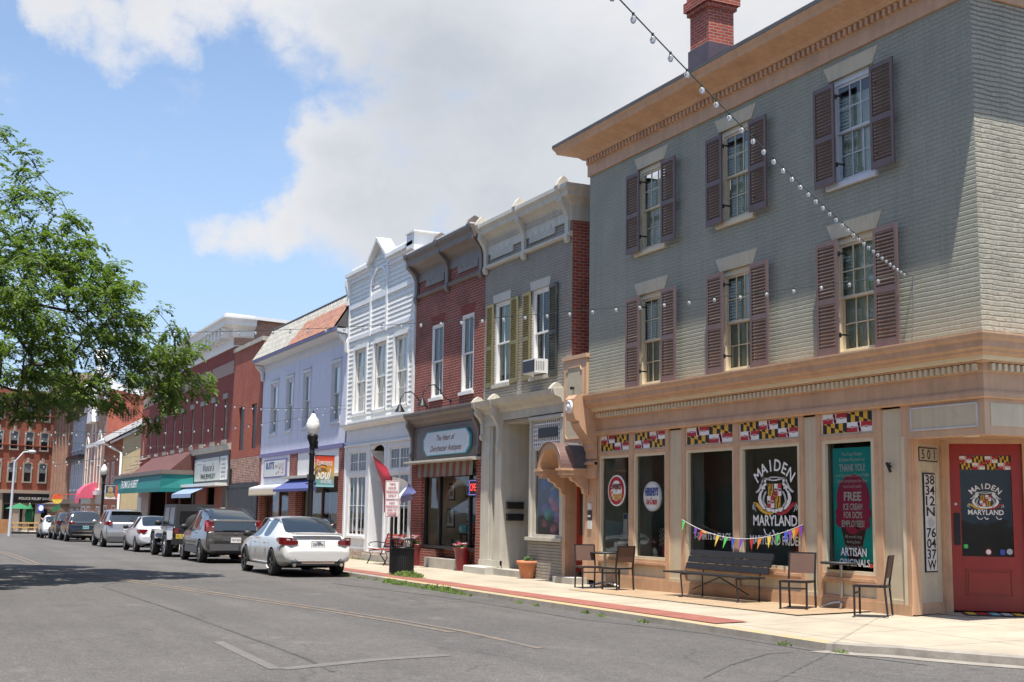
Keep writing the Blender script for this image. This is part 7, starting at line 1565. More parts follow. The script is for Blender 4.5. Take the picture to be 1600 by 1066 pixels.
# ---- red slatted bench by the white building
c=onpave(592,878); c.y=-.75; c.x=at(592,878,-.75)[0]+.5
rb=thing('park_bench','red slatted bench','bench',(c.x,c.y,zg(c.x,c.y)),0); ORG[rb.name]=Vector((0,0,0)); rb['label']='red slatted bench with black iron ends behind the litter bin at the white shopfront'
b=B()
for k in range(5): b.box(-.8,.8,-.22+k*.09,-.15+k*.09,.42+.006*abs(k-2),.445+.006*abs(k-2))
put('seat',b.mesh('seat',M['redwood']),rb)
b=B()
for k in range(5): b.obox((0,.25+.025*k,.52+.085*k),(.8,0,0),(0,.011,-.003),(0,.01,.034))
put('backrest',b.mesh('backrest',M['redwood']),rb)
for x in(-.72,.72):
    b=B(); b.tube([(x,-.30,0),(x,-.24,.12),(x,-.18,.24),(x,-.24,.40),(x,.2,.42),(x,.24,.55),(x,.36,.92)],.018,6); b.tube([(x,.30,0),(x,.22,.14),(x,.12,.25),(x,.18,.42)],.018,6); b.tube([(x,.27,.62),(x,.0,.66),(x,-.2,.64),(x,-.27,.58),(x,-.22,.52)],.015,6); put('end_frame',b.mesh('end_frame',M['black']),rb)
# ---- litter bin
c=onpave(628.5,899); c.z=zg(c.x,c.y)
lb=thing('litter_bin','round black slatted metal litter bin on the pavement beside the parking sign','bin',c,0); ORG[lb.name]=Vector((0,0,0))
r=.27
b=B()
for k in range(34):
    a=2*PI*k/34; f=lambda rr,z:(rr*math.cos(a),rr*math.sin(a),z); b.tube([f(r,.03),f(r,.70),f(r+.0,.78),f(r+.045,.86)],.0105,5)
put('slats',b.mesh('slats',M['black']),lb)
b=B()
for z,rr in((.04,r),(.66,r+.004),(.865,r+.05)): b.lathe([(rr-.012,z-.018),(rr+.012,z-.018),(rr+.012,z+.018),(rr-.012,z+.018),(rr-.012,z-.018)],(0,0,0),34)
put('hoops',b.mesh('hoops',M['black']),lb); put('liner',B().lathe([(r-.03,.05),(r-.03,.66)],(0,0,0),30).mesh('liner',M['plastic']),lb)
# ---- parking sign
c=onpave(609.5,897); zb=zg(c.x,c.y); X=c.x; Yp=c.y
ps=thing('parking_sign','white and red parking restriction sign on a black post beside the litter bin','sign',(X,Yp,zb))
t0=at(599,752,Yp); t1=at(621,808,Yp); zt,zm_=t0[2],t1[2]
b=B(); b.box(X-.03,X+.03,Yp-.02,Yp+.03,zb,zt-.02); obj('post',b,M['black'],ps)
# panel turned to face the traffic (+x, slightly to the kerb)
prt=Vector((.36,.93,0)).normalized(); pn=prt.cross(Vector((0,0,1)))
hw=.17; zmid=lerp(zm_,zt,.47)
def panel(z0,z1,nm):
    b=B(); cc=Vector((X,Yp,0))+pn*.035+Vector((0,0,(z0+z1)/2)); b.obox(cc,prt*hw,pn*.004,Vector((0,0,(z1-z0)/2)),0)
    q=cc+pn*.006
    for s_ in(-1,1): b.obox(q+prt*s_*(hw-.014),prt*.004,pn*.001,Vector((0,0,(z1-z0)/2-.01)),1); b.obox(q+Vector((0,0,s_*((z1-z0)/2-.014))),prt*(hw-.01),pn*.001,Vector((0,0,.004)),1)
    return obj(nm,b,[M['ink_white'],M['ink_red']],ps)
p1=panel(zmid+.004,zt,'sign_panel'); p2=panel(zm_,zmid-.004,'sign_panel')
for (pa,z0,z1,ls) in((p1,zmid,zt,(('TWO',.16),('HOUR',.2),('PARKING',.28),('ONLY',.2))),(p2,zm_,zmid,(('NO',.13),('PARKING',.28),('HERE TO',.24),('CORNER',.25)))):
    hh=(z1-z0)/5.0
    for i,(s_,w_) in enumerate(ls): text(pa,s_,Vector((X,Yp,0))+pn*.044+Vector((0,0,z1-.03-hh*(i+.9))),hh*.62,M['ink_red'],w_,rt=prt,bold=.02)
b=B(); cc=Vector((X,Yp,zm_+.045))+pn*.045; b.obox(cc,prt*.09,pn*.0005,Vector((0,0,.007))); b.poly([cc+prt*.12,cc+prt*.08+Vector((0,0,.022)),cc+prt*.08-Vector((0,0,.022))]); obj('arrow',b,M['ink_red'],p2)
# ---- plant pots
def pot(px,py,h,r0,r1,m,label,style,grp=None,Y=None):
    c=onpave(px,py) if Y is None else Vector((at(px,py,Y)[0],Y,0)); c.z=zg(c.x,c.y)
    t=thing('plant_pot',label,'plant pot',c,0,grp); ORG[t.name]=Vector((0,0,0))
    b=B()
    if style=='rim': b.lathe([(r0,0),(r1*.95,h*.78),(r1*1.08,h*.78),(r1*1.1,h),(r1*.98,h),(r1*.93,h*.9)],(0,0,0),28)
    elif style=='flare': b.lathe([(r0,0),(r0*1.05,h*.1),(r1*.86,h*.8),(r1*.98,h*.93),(r1*1.06,h*.96),(r1*1.06,h),(r1*.95,h),(r1*.9,h*.93)],(0,0,0),28)
    else: b.lathe([(r0,0),(r0*1.1,h*.15),(r1,h*.8),(r1*1.12,h*.9),(r1*1.12,h),(r1,h),(r1*.95,h*.9)],(0,0,0),28)
    put('pot',b.mesh('pot',M[m]),t); put('soil',B().lathe([(.0001,h*.9),(r1*.94,h*.9)],(0,0,0),24).mesh('soil',M['soil']),t); return t
def leaves(t,z,r,n,h,m='leaf',sz=.05,name='foliage'):
    b=B()
    for i in range(n):
        a=random.random()*2*PI; q=r*math.sqrt(random.random()); p=Vector((q*math.cos(a),q*math.sin(a),z+h*random.random()*(1-.6*q/r))); d=Vector((random.uniform(-1,1),random.uniform(-1,1),random.uniform(-.3,1))).normalized(); s=d.cross(Vector((random.random(),random.random(),random.random()))).normalized()*sz*.4
        b.poly([p-d*sz*.6,p+s,p+d*sz,p-s])
    put(name,b.mesh(name,M[m]),t)
def blooms(t,z,r,n,h):
    b=B()
    for i in range(n):
        a=random.random()*2*PI; q=r*math.sqrt(random.random()); c=(q*math.cos(a),q*math.sin(a),z+h*(.5+.5*random.random())); k=0 if random.random()<.8 else 1
        for j in range(6):
            a2=j*PI/3; b.poly([c,(c[0]+.035*math.cos(a2-.5),c[1]+.035*math.sin(a2-.5),c[2]+.012),(c[0]+.05*math.cos(a2),c[1]+.05*math.sin(a2),c[2]),(c[0]+.035*math.cos(a2+.5),c[1]+.035*math.sin(a2+.5),c[2]+.012)],k)
        b.sphere(c,.018,6,k)
    put('flowers',b.mesh('flowers',[M['pink'],M['petal_white']]),t)
random.seed(11)
t=pot(823.5,904,.42,.15,.235,'terracotta','large terracotta pot with sparse green shoots in front of the taupe building recess','rim'); leaves(t,.38,.12,40,.16,sz=.07); 
t=pot(866,906,.31,.125,.155,'grey_pot','small grey blue glazed pot beside the concrete step of the red side door','round'); leaves(t,.26,.12,90,.07,sz=.04)
t=pot(721.5,892,.62,.155,.235,'maroon','tall glossy maroon planter with pink flowers at the right end of the antiques shop','flare','maroon planters'); leaves(t,.57,.22,190,.14,sz=.05); blooms(t,.60,.24,22,.16)
t=pot(652,884,.62,.155,.235,'maroon','tall maroon planter with pink flowers half hidden behind the litter bin','flare','maroon planters'); leaves(t,.57,.2,160,.2,sz=.06); blooms(t,.66,.18,20,.24)
# ---- pennant bunting
P0=Vector((-6.21,-.06,at(1070,812,-.06)[2])); P1=Vector((-2.52,-.06,at(1254,820,-.06)[2]))
bt=thing('bunting','string of coloured triangular pennants hung across the two middle windows of the corner shop','bunting',(-4.4,-.06,1.4))
def cat(P,Q,sag,t): p=P.lerp(Q,t); p.z-=4*sag*t*(1-t); return p
b=B().tube([cat(P0,P1,.30,i/30) for i in range(31)],.006,5); obj('cord',b,M['white'],bt)
cl=['green_cloth','violet','red_cloth','orange','yellow_cloth','green_cloth','blue_cloth','violet','red_cloth','orange','yellow_cloth','green_cloth','blue_cloth','violet','yellow_cloth','redorange','violet']
tp=[.02,.13,.19,.22,.33,.40,.46,.53,.61,.68,.75,.82,.88,.91,.935,.965,.985]
for i,(c_,t_) in enumerate(zip(cl,tp)):
    p=cat(P0,P1,.30,t_); w_=.06; s=random.uniform(-.05,.05); d=random.uniform(.0,.05)
    if i==3: b=B().poly([p+Vector((-.1,0,.03)),p+Vector((-.1,-.02,-.01)),p+Vector((.12,-.03,-.04))])
    else: b=B().poly([p+Vector((-w_,-.002,0)),p+Vector((s-.01,-.01-d,-.21)),p+Vector((w_,-.002,0))]); 
    obj('pennant',b,M[c_],bt)
# ---- street lamps with banners
def lamp_post(px,ptop,Y,label):
    b0=at(px,800,Y); tp_=at(px,ptop,Y); x=tp_[0]; z0=zg(x,Y); z1=tp_[2]
    t=thing('street_lamp',label,'street lamp',(x,Y,z0),0,'black street lamps with globe lanterns'); H=z1-z0
    c=(x,Y,z0)
    b=B(); b.lathe([(.20,0),(.20,.12),(.17,.16),(.15,.5),(.12,.6),(.105,.7),(.085,.78),(.075,H-1.35),(.09,H-1.32),(.09,H-1.27),(.072,H-1.24),(.072,H-1.06)],c,18); b.lathe([(.09,H-1.12),(.08,H-1.05),(.12,H-.93),(.155,H-.86),(.165,H-.78),(.165,H-.74),(.10,H-.73)],c,18); obj('post',b,M['black'],t)
    m_=bpy.data.materials.get('lantern_glass') or mat('lantern_glass',(.74,.74,.70),.25,var=.04)
    b=B(); b.lathe([(.10,H-.74),(.15,H-.70),(.19,H-.58),(.205,H-.48),(.19,H-.38),(.17,H-.34),(.175,H-.30),(.12,H-.24),(.09,H-.2),(.07,H-.14),(.03,H-.10)],c,22); obj('globe',b,m_,t)
    b=B(); b.lathe([(.03,H-.10),(.035,H-.08),(.012,H-.06),(.03,H-.03),(.0001,H)],c,10); obj('finial',b,M['black'],t)
    return t,x,z0,H
lampM=[]
t,x,z0,H=lamp_post(490,641,-2.95,'black street lamp with globe lantern and orange and teal banner behind the white sedan')
Y=-2.95; q0=at(494,711,Y); q1=at(520,759,Y); ya,yb=Y+.10,Y+.70; zt,zb=q0[2],q1[2]
b=B(); b.box(x-.10,x+.10,Y-.1,Y+.1,H+z0-2.06,H+z0-1.9); b.bar((x,Y,zt+.01),(x,yb+.02,zt+.01),.02,.02); b.bar((x,Y,zb-.01),(x,yb+.02,zb-.01),.02,.02); b.box(x-.11,x+.11,Y-.13,Y+.13,H+z0-2.2,H+z0-2.16); b.cyl((x,Y+.12,zt+.2),(x,Y+.12,zt+.44),.055,n=10)
b.tube([(x+.03,Y+.05,lerp(zt,zb,.52)),(x+.04,Y+.13,lerp(zt,zb,.38)),(x+.04,Y+.30,lerp(zt,zb,.29)),(x+.04,Y+.42,lerp(zt,zb,.31)),(x+.04,Y+.46,lerp(zt,zb,.36))],.014,6); obj('banner_bracket',b,M['black'],t)
cols=[(.55,.05,.02),(.62,.10,.03),(.60,.22,.03),(.58,.28,.05),(.55,.30,.06),(.45,.32,.12),(.25,.30,.22),(.16,.32,.33),(.28,.58,.62)]
ms=[mat('banner_band',c_,.6,var=.02) for c_ in cols]
b=B(); n=18
for i in range(n):
    za,ze=lerp(zt,zb,i/n),lerp(zt,zb,(i+1)/n); k=8 if i==n-1 else min(7,i//2); b.box(x-.005,x+.005,ya,yb,ze,za,k)
bnr=obj('banner',b,ms,t); yc=(ya+yb)/2; rt=(0,1,0)
for s_,f_,h_,w_ in(('Downtown',.24,.10,.48),('CAMBRIDGE',.31,.09,.48)): text(bnr,s_,(x+.006,yc,lerp(zt,zb,f_)),h_,M['ink_white'],w_,rt=rt)
text(bnr,'Soul',(x+.006,yc-.02,lerp(zt,zb,.74)),.30,M['ink_white'],.46,rt=rt,shear=.35,bold=.015); text(bnr,'of the',(x+.006,yc+.1,lerp(zt,zb,.80)),.06,M['ink_white'],.2,rt=rt); text(bnr,'SHORE',(x+.006,yc+.06,lerp(zt,zb,.88)),.09,M['ink_white'],.34,rt=rt)
t,x,z0,H=lamp_post(163.5,723,-2.95,'farther black street lamp with portrait banner in front of the yellow house')
q0=at(167,757,Y); q1=at(179,779,Y); zt,zb=q0[2],q1[2]; ya,yb=Y+.12,Y+.85
b=B(); b.bar((x,Y,zt),(x,yb,zt),.03,.03); obj('banner_bracket',b,M['black'],t)
b=B(); b.box(x-.01,x+.01,ya,yb,zb,zt,0); b.box(x+.01,x+.015,ya+.03,yb-.12,zb+.15,zt-.05,1); b.box(x+.01,x+.015,yb-.12,yb,zb+.05,zt,3); obj('banner',b,[M['ink_white'],mat('banner_blue',(.04,.08,.16),.6),M['yellow_cloth'],M['redorange']],t)
b=B(); yc=(ya+yb)/2-.05; disc(b,(x+.018,yc,lerp(zb,zt,.66)),.16,.2,rt); disc(b,(x+.018,yc,lerp(zb,zt,.30)),.26,.16,rt); obj('portrait_print',b,mat('ochre_print',(.45,.32,.15),.6),t)
# cobra head light
# ---- far patio: screen fence, pine railing, parasols, signs, person
def far(px,py,d): r_=ray(px,py); return Vector(CAM+r_/np.linalg.norm(r_[:2])*d)
DP=98
# cobra head street light
c=far(14,838,88); tp_=far(23,722,88); hd=far(50,706,88)
cb_=thing('street_light','tall pale grey cobra head street light above the patio at the far end','street light',tuple(c))
b=B(); b.tube([c,tp_],[.10,.06],10); b.tube([tp_,tp_.lerp(hd,.5)+Vector((0,0,.3)),hd],.045,8); obj('pole',b,M['pale_trim'],cb_)
b=B(); b.sphere(hd,.28,10,0,.4); obj('lamp_head',b,M['pale_trim'],cb_)
def fbox(b,px0,px1,py0,py1,d,th=.15,m=0):
    a,c=far(px0,py0,d),far(px1,py0,d); z0=far(px0,py1,d).z; z1=a.z; u=(c-a); u.z=0; l=u.length; u.normalize(); n=Vector((u.y,-u.x,0)); ce=(a+c)/2; ce.z=(z0+z1)/2; b.obox(ce,u*l/2,n*th/2,Vector((0,0,(z1-z0)/2)),m)
b=B(); fbox(b,-30,18,811,833.5,DP-2); solo('wooden_screen','x' and b,M['wood'],'tall reddish wooden patio screen at the left edge of the far street','fence')
rl=thing('patio_railing','pine railing around the far street patio beside the wooden screen','fence',tuple(far(35,835,DP)))
b=B()
for px in(19,31,44,57): fbox(b,px,px+1.6,816,835,DP)
obj('post',b,M['yellow_wood'],rl)
b=B(); fbox(b,18,60,816,818,DP-.1); fbox(b,18,60,823,825,DP-.1); objsplit('rail',b,M['yellow_wood'],rl); b=B(); fbox(b,18,60,831,834,DP-.2,.3); obj('base_beam',b,M['charcoal'],rl)
def parasol(px,pyt,pyb,open_,label,rad=1.5):
    a=far(px,pyt,DP+3); g=far(px,834,DP+3); t=thing('patio_umbrella',label,'parasol',(a.x,a.y,g.z),0,'green patio parasols')
    obj('pole',B().cyl((a.x,a.y,g.z),(a.x,a.y,a.z),.04,n=8),M['white'],t)
    b=B(); h=a.z-far(px,pyb,DP+3).z
    if open_: n=8; vs=[a]+[a+Vector((rad*math.cos(2*PI*k/n),rad*math.sin(2*PI*k/n),-h)) for k in range(n)]; b.faces(vs,[(0,1+k,1+(k+1)%n) for k in range(n)]); b.faces([v+Vector((0,0,-.02)) for v in vs],[(0,1+(k+1)%n,1+k) for k in range(n)])
    else: b.lathe([(.0001,0),(.18,-.3),(.34,-h*.6),(.26,-h)],a,10)
    obj('canopy',b,M['parasol_green'],t)
M['parasol_green']=mat('parasol_green',(.015,.16,.06),.7,var=.08)
parasol(31,786,795,True,'open green patio parasol behind the pine railing',1.0); parasol(47,786,816,False,'folded green parasol standing behind the pine railing')
b=B(); fbox(b,59,69,788,801,DP-4,.05,0); q=far(64,794,DP-4.1); s_=solo('blue_notice',b,M['blue_cloth'],'small square blue sign with white symbol beside the folded parasol','sign')
u=(far(69,790,DP)-far(59,790,DP)).normalized(); b=B(); disc(b,q,.16,.2,u,(0,0,1),0,16); o=solo('x',b,M['ink_white'],'a','b'); o.name='symbol'; o.parent=s_; del o['label']; del o['category']
q=far(89.5,779.5,92); u=Vector((-.2,-.98,0)).cross(Vector((0,0,1))); u=(far(95,780,92)-far(84,780,92)).normalized()
b=B(); disc(b,q,.34,.34,u,(0,0,1),0,28,0,.1); rs=solo('round_hanging_sign',b,M['yellow_cloth'],'round red and yellow hanging shop sign at the far left of the row','sign'); b=B(); pts=[q+u*.33*math.cos(a_)+Vector((0,0,.33*math.sin(a_))) for a_ in [k*PI/12 for k in range(13)]]; nn=u.cross(Vector((0,0,1))); b.poly([p+nn*.01 for p in pts]); b.bar(q+Vector((0,0,.3)),q+Vector((0,0,.3))+u*1.5,.04); o=obj('red_half',b,M['redorange'],rs)
q=far(82,794,92); b=B().poly([q,q+u*.5+Vector((0,0,.25)),q+u*.45+Vector((0,0,-.05)),q+Vector((0,0,-.3))]); b.v+=[]; solo('green_pennant_flag',b,[M['parasol_green']],'small green flag below the round red and yellow sign','flag')
# person
def person(loc,rz,label,shirt,legs,skin='skin',scale=1.0,arms=((.30,.0,1.18),(.50,.12,1.30))):
    J={'pel':(0,0,.95,.135),'sp':(0,0,1.12,.12),'ch':(0,0,1.33,.15),'nk':(0,.0,1.50,.06),'hd':(0,.02,1.60,.085),'ht':(0,.01,1.73,.075)}
    vs=[J['pel'],J['sp'],J['ch'],J['nk'],J['hd'],J['ht']]; ed=[(0,1),(1,2),(2,3),(3,4),(4,5)]
    for s in(-1,1):
        n=len(vs); vs+=[(s*.17,0,1.42,.06),(s*(.17+arms[0][0]*.6),arms[0][1],arms[0][2],.045),(s*(.17+arms[1][0]*.7),arms[1][1],arms[1][2],.034),(s*(.2+arms[1][0]*.8),arms[1][1]+.05,arms[1][2]+.02,.03)]; ed+=[(2,n),(n,n+1),(n+1,n+2),(n+2,n+3)]
        n=len(vs); vs+=[(s*.095,0,.88,.095),(s*.11,.02,.50,.062),(s*.12,-.01,.09,.042),(s*.13,.13,.04,.035)]; ed+=[(0,n),(n,n+1),(n+1,n+2),(n+2,n+3)]
    me=bpy.data.meshes.new('person'); me.from_pydata([v[:3] for v in vs],ed,[]); o=bpy.data.objects.new('person',me); COL.objects.link(o)
    sk=o.modifiers.new('s','SKIN'); 
    for i,v in enumerate(vs): me.skin_vertices[0].data[i].radius=(v[3],v[3]*.85)
    me.skin_vertices[0].data[0].use_root=True
    o.modifiers.new('u','SUBSURF').levels=1
    dg=bpy.context.evaluated_depsgraph_get(); m2=bpy.data.meshes.new_from_object(o.evaluated_get(dg)); bpy.data.objects.remove(o)
    for mm in(M['skin'],shirt,legs): m2.materials.append(mm)
    for p in m2.polygons:
        c=p.center; p.use_smooth=True; p.material_index=1 if (.93<c.z<1.47 and abs(c.x)<.36) else 2 if c.z<=.93 and c.z>.45 else 0 if c.z>.1 else 2
    o=bpy.data.objects.new('person',m2); COL.objects.link(o); o.location=loc; o.rotation_euler=(0,0,rz); o.scale=(scale,)*3; tag(o,label,'person'); ORG[o.name]=Vector((0,0,0))
    h=B(); h.sphere((0,-.01,1.69),.088,12,0,.9); put('hair',h.mesh('hair',M['soil']),o); return o
M['skin']=mat('skin',(.45,.24,.16),.6,var=.03)
g=far(74,834,90); person((g.x,g.y,zr(g.x)),R(60),'person in a white shirt and dark shorts standing by the far patio',M['ink_white'],M['charcoal'])
g=gat(222,850,-.55); person((-66.5,-1.2,zg(-66.5,-1.2)),R(80),'person in a dark top walking under the teal awning',M['charcoal'],M['charcoal'],arms=((.05,0,1.15),(.05,.08,.95)))
# ---- string lights
def bulbmesh():
    b=B(); b.lathe([(.0001,-.085),(.016,-.08),(.025,-.062),(.027,-.045),(.022,-.028),(.012,-.018)],(0,0,0),12,0); b.cyl((0,0,-.02),(0,0,.012),.012,n=8,m=1)
    m,nt,bs=newmat('bulb_glass'); bs.inputs['Base Color'].default_value=(.85,.85,.83,1); bs.inputs['Roughness'].default_value=.06; bs.inputs['Transmission Weight'].default_value=.7
    return b.mesh('bulb',[m,mat('bulb_socket',(.02,.05,.045),.5,var=0)])
BM=bulbmesh()
def string(P,Q,sag,label,sp=.42,rad=.005,sc=1.0,maxn=98):
    P,Q=Vector(P),Vector(Q); t=thing('string_lights',label,'string lights',tuple((P+Q)/2),0,'bulb strings across the street'); L_=(P-Q).length; n=min(maxn,int(L_/sp)); o_=ORG[t.name]
    obj('cable',B().tube([cat(P,Q,sag,i/60) for i in range(61)],rad,5),mat_cable,t)
    for i in range(1,n):
        p=cat(P,Q,sag,i/n); q=put('bulb',BM,t,tuple(p-o_)); q.scale=(sc,)*3
mat_cable=mat('green_cable',(.02,.045,.04),.5,var=0)
W0=Vector(at(1418,429,-.12)); n_=lambda v:v/np.linalg.norm(v)
N1=Vector(CAM+n_(ray(880,-95))*7.0); string(W0,N1,.14,'nearest bulb string running from the sage wall up over the camera side',.37,sc=.72)
N2=Vector(CAM+n_(ray(-70,512))*33); string(W0,N2,.42,'long bulb string running level from the sage wall across to the street tree',.44)
E3=Vector(at(541,633,-.1)); string(E3,Vector(CAM+n_(ray(60,560))*34),.55,'bulb string from the left edge of the white building, upper of the pair',.42)
string(E3+Vector((0,0,-.12)),Vector(CAM+n_(ray(60,672))*38),.35,'bulb string from the left edge of the white building, lower of the pair',.5)
string(at(362,690,-.1),Vector(CAM+n_(ray(-40,668))*64),.5,'middle bulb string crossing in front of the maroon brick building',.62,.008,1.5)
string(at(300,700,-.1),Vector(CAM+n_(ray(-40,712))*70),.45,'low bulb string crossing above the teal awning',.62,.008,1.6)
string(at(216,668,-.1),Vector(CAM+n_(ray(-40,664))*88),.5,'far bulb string crossing in front of the yellow house, upper',.75,.01,1.9)
string(at(216,702,-.1),Vector(CAM+n_(ray(-40,727))*92),.5,'farthest bulb string crossing low in front of the brick block',.75,.01,1.9)
b=B().cyl(W0+Vector((0,.12,0)),W0,.012,n=6).tube([W0+Vector((.0,.11,0)),W0+Vector((-.01,.11,-.5)),W0+Vector((-.1,.115,-1.3))],.006,5); solo('wall_hook',b,M['steel'],'small steel hook on the sage wall where the bulb strings meet','hook')
# ---- weeds along the kerb
def tufts(name,spots,label):
    b=B()
    for (x,y,z,r,n,h) in spots:
        for i in range(n):
            a=random.random()*2*PI; q=r*random.random()**.6; px_,py_=x+q*math.cos(a)*1.6,y+q*math.sin(a)*.6; hh=h*random.uniform(.4,1)*(1-.5*q/r); l=random.uniform(0,2*PI); dx,dy=math.cos(l)*hh*.55,math.sin(l)*hh*.55; w=.006
            b.poly([(px_-w*math.sin(l),py_+w*math.cos(l),z-.01),(px_+w*math.sin(l),py_-w*math.cos(l),z-.01),(px_+dx*.5+w*math.sin(l)*.8,py_+dy*.5,z+hh*.75),(px_+dx,py_+dy,z+hh*.9)])
    return solo(name,b,mat('weed_green',(.15,.23,.05),.7,var=.4,vs=12),label,'weeds',kind='stuff')
random.seed(21)
sp=[]
c=onpave(640,901); sp.append((c.x+.1,c.y-.05,c.z,.42,520,.20)); sp.append((c.x-.4,c.y-.1,c.z,.35,260,.14)); sp.append((c.x+.7,c.y-.1,c.z,.3,150,.10))
x=-17.5
while x<3.0:
    d_=.62 if -14<x<-8.6 else .35 if x<-14 else .13
    if random.random()<d_: sp.append((x,KY-.06+random.uniform(-.05,.05),zr(x),random.uniform(.12,.24) if d_==.62 else .09,random.randint(90,230) if d_==.62 else 70,random.uniform(.09,.19) if d_==.62 else .08))
    x+=random.uniform(.14,.3)
for px,py in((1060,975),(878,948),(985,966)): c=onroad(px,py); sp.append((c.x,c.y,c.z,.08,40,.07))
tufts('weeds',sp,'straggling green weeds along the kerb and round the bin')
c=onpave(560,884); tufts('dry_grass',[(at(560,878,-.12)[0]+k*.3,-.15,zwalk(-24),.14,30,.07) for k in range(-2,9)],'thin dry grass at the foot of the white building')
b=B(); c=onroad(1112,985); b.poly([(c.x-.12,c.y,c.z+.012),(c.x+.02,c.y-.05,c.z+.02),(c.x+.14,c.y+.01,c.z+.012),(c.x,c.y+.06,c.z+.03)]); solo('paper_scrap',b,M['ink_white'],'scrap of white paper lying in the gutter','litter')
b=B(); strip(b,-17,-14.4,.12,-60,12,0); o=solo('near_sidewalk',b,M['walk'],None,None,kind='structure')
# ================================================================ street tree
from mathutils import noise as mn
random.seed(4)
TX,TY=-17.2,-14.9
tr=thing('street_tree','large spreading fine leaved street tree overhanging the road at the left edge','tree',(TX,TY,zr(TX)))
nodes=[Vector((TX,TY,-.2)),Vector((TX+.1,TY+.1,1.2)),Vector((TX+.05,TY+.2,2.6)),Vector((TX+.1,TY+.5,3.6))]; par=[-1,0,1,2]
def ztop(r): return min(11.6,13.0-.97*r)
tg=[]
while len(tg)<1350:
    a=random.uniform(0,2*PI); r=8.6*math.sqrt(random.random())*(1+.0*math.sin(3*a)); x,y=TX+r*math.cos(a)*.78,TY+r*math.sin(a)*.90
    if r>7.6+.9*math.sin(5*a+1): continue
    zt=ztop(r)+.5*mn.noise(Vector((x*.5,y*.5,3))); zb=4.35-.009*r*r+.9*mn.noise(Vector((x*.6,y*.6,9)))
    if zt-zb<.4: continue
    z=random.uniform(zb,zt)
    d=mn.noise(Vector((x*.42,y*.42,z*.75)))
    if d<-.22 and random.random()<.85: continue
    if r<4 and z<6 and random.random()<.7: continue
    tg.append(Vector((x,y,z)))
base=nodes[3]
tg.sort(key=lambda p:(p-base).length)
arr=[n.copy() for n in nodes]
import numpy as _np
pos_=_np.array([list(n) for n in nodes])
for p in tg:
    q=_np.array(list(p)); lo=3 if len(nodes)>3 else 0
    v=pos_[lo:]-q; dist=_np.sqrt((v**2).sum(1)); rb_=_np.sqrt(((pos_[lo:]-_np.array(list(base)))**2).sum(1)); lim=(p-base).length
    cost=dist+ _np.where(rb_>lim,6,0)+.12*(lim-rb_); k=int(cost.argmin())+lo; a=nodes[k]; L_=(p-a).length
    steps=max(1,int(L_/.8)); idx=k
    for s in range(1,steps+1):
        t=s/steps; m_=a.lerp(p,t); 
        if s<steps: m_+=Vector((random.uniform(-.12,.12),random.uniform(-.12,.12),.16*math.sin(PI*t)*min(1,L_*.4)))
        nodes.append(m_); par.append(idx); idx=len(nodes)-1; pos_=_np.vstack([pos_,list(m_)])
rad2=[0.0]*len(nodes); kids=[0]*len(nodes)
for i in range(len(nodes)-1,0,-1):
    if rad2[i]==0: rad2[i]=.0065**2.2
    rad2[par[i]]+=rad2[i]; kids[par[i]]+=1
rd=[min(.30,r**(1/2.2)*1.18) for r in rad2]
vs=[];fs=[]
for i in range(1,len(nodes)):
    a,c=nodes[par[i]],nodes[i]; d=(c-a); 
    if d.length<1e-4: continue
    d.normalize(); u=d.cross(Vector((0,0,1)) if abs(d.z)<.9 else Vector((1,0,0))).normalized(); w=d.cross(u); n=5 if rd[i]<.03 else 8; r0=min(rd[par[i]],rd[i]*1.35); b0=len(vs)
    for cc,r in((a-d*.0,r0),(c,rd[i])):
        vs+=[tuple(cc+(u*math.cos(2*PI*k/n)+w*math.sin(2*PI*k/n))*r) for k in range(n)]
    fs+=[(b0+k,b0+(k+1)%n,b0+n+(k+1)%n,b0+n+k) for k in range(n)]
bb=B(); bb.faces(vs,fs,0,True)
obj('trunk',bb,mat('dark_bark',(.055,.042,.034),.9,var=.3,vs=6,bmp=.8,bs=20),tr)
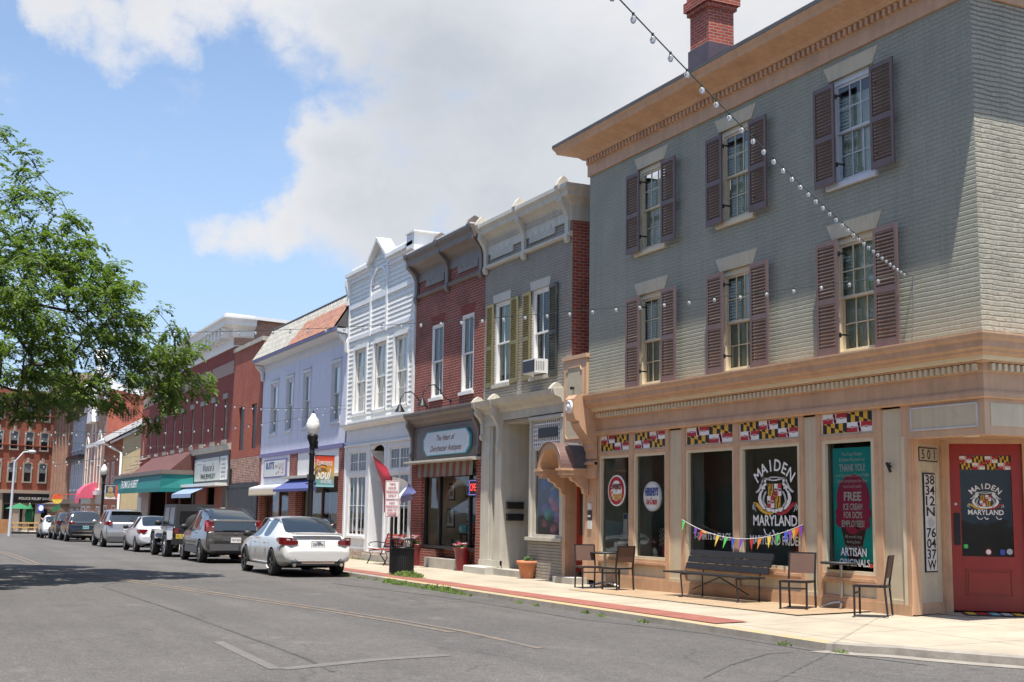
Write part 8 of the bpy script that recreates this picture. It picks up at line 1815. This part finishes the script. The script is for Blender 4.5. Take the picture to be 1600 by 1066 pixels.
# leaf sprays: drooping pinnate leaves
L1=[];L2=[]
def spray(p,d,n_l,out):
    side=d.cross(Vector((0,0,1)))
    if side.length<.05: side=Vector((1,0,0))
    side.normalize(); c=p.copy(); dd=d.copy()
    for k in range(n_l):
        dd=(dd+Vector((0,0,-.16))).normalized(); c=c+dd*.036
        for s in(-1,1):
            ld=(side*s+dd*.55+Vector((random.uniform(-.25,.25),random.uniform(-.25,.25),random.uniform(-.55,.05)))).normalized(); ln=.12*(1-.45*abs(k/n_l-.45))*random.uniform(.8,1.2); wv=ld.cross(Vector((random.uniform(-.4,.4),random.uniform(-.4,.4),1))).normalized()*.025
            m_=c+ld*ln*.5; out.append((c,m_+wv,c+ld*ln,m_-wv))
ln_=0
for i in range(4,len(nodes)):
    if rd[i]>.03: continue
    tip=kids[i]==0
    for k in range(23 if tip else 8):
        o=nodes[i]; d=(nodes[i]-nodes[par[i]]).normalized(); rv=Vector((random.uniform(-1,1),random.uniform(-1,1),random.uniform(-.45,.7)))
        dd=(d*.55+rv).normalized(); p=o+Vector((random.uniform(-.25,.25),random.uniform(-.25,.25),random.uniform(-.12,.18)))
        spray(p,dd,random.randint(6,9),L1 if mn.noise(o*1.3)>-.05 else L2)
print('LEAVES',len(L1)+len(L2),'nodes',len(nodes))
def leafmesh(L,name):
    a=_np.array([[tuple(v) for v in q] for q in L],dtype=float).reshape(-1,3)-_np.array(list(ORG[tr.name])); n=len(L)
    me=bpy.data.meshes.new(name); me.vertices.add(4*n); me.vertices.foreach_set('co',a.ravel()); me.loops.add(4*n); me.loops.foreach_set('vertex_index',_np.arange(4*n)); me.polygons.add(n); me.polygons.foreach_set('loop_start',_np.arange(0,4*n,4)); me.polygons.foreach_set('loop_total',_np.full(n,4)); me.update(); return me
def leafmat(name,c1,c2):
    m,nt,b=newmat(name); p=pos(nt); c=mixc(nt,mrange(nt,noise(nt,p,2.3,4,.6),.3,.7),c1,c2); c=mixc(nt,1.0,c,mrange(nt,noise(nt,p,30,2,.6),.3,.7,.75,1.25),'MULTIPLY'); nt.links.new(c,b.inputs['Base Color']); b.inputs['Roughness'].default_value=.55
    tl=nd(nt,'ShaderNodeBsdfTranslucent'); nt.links.new(mixc(nt,1.0,c,(1.3,1.45,.6),'MULTIPLY'),tl.inputs[0]); mx=nd(nt,'ShaderNodeMixShader'); mx.inputs[0].default_value=.42; nt.links.new(b.outputs[0],mx.inputs[1]); nt.links.new(tl.outputs[0],mx.inputs[2]); nt.links.new(mx.outputs[0],nt.nodes['Material Output'].inputs[0]); return m
m1=leafmesh(L1+L2,'crown'); m1.materials.append(leafmat('locust_leaf',(.085,.145,.03),(.16,.22,.05))); put('crown',m1,tr)
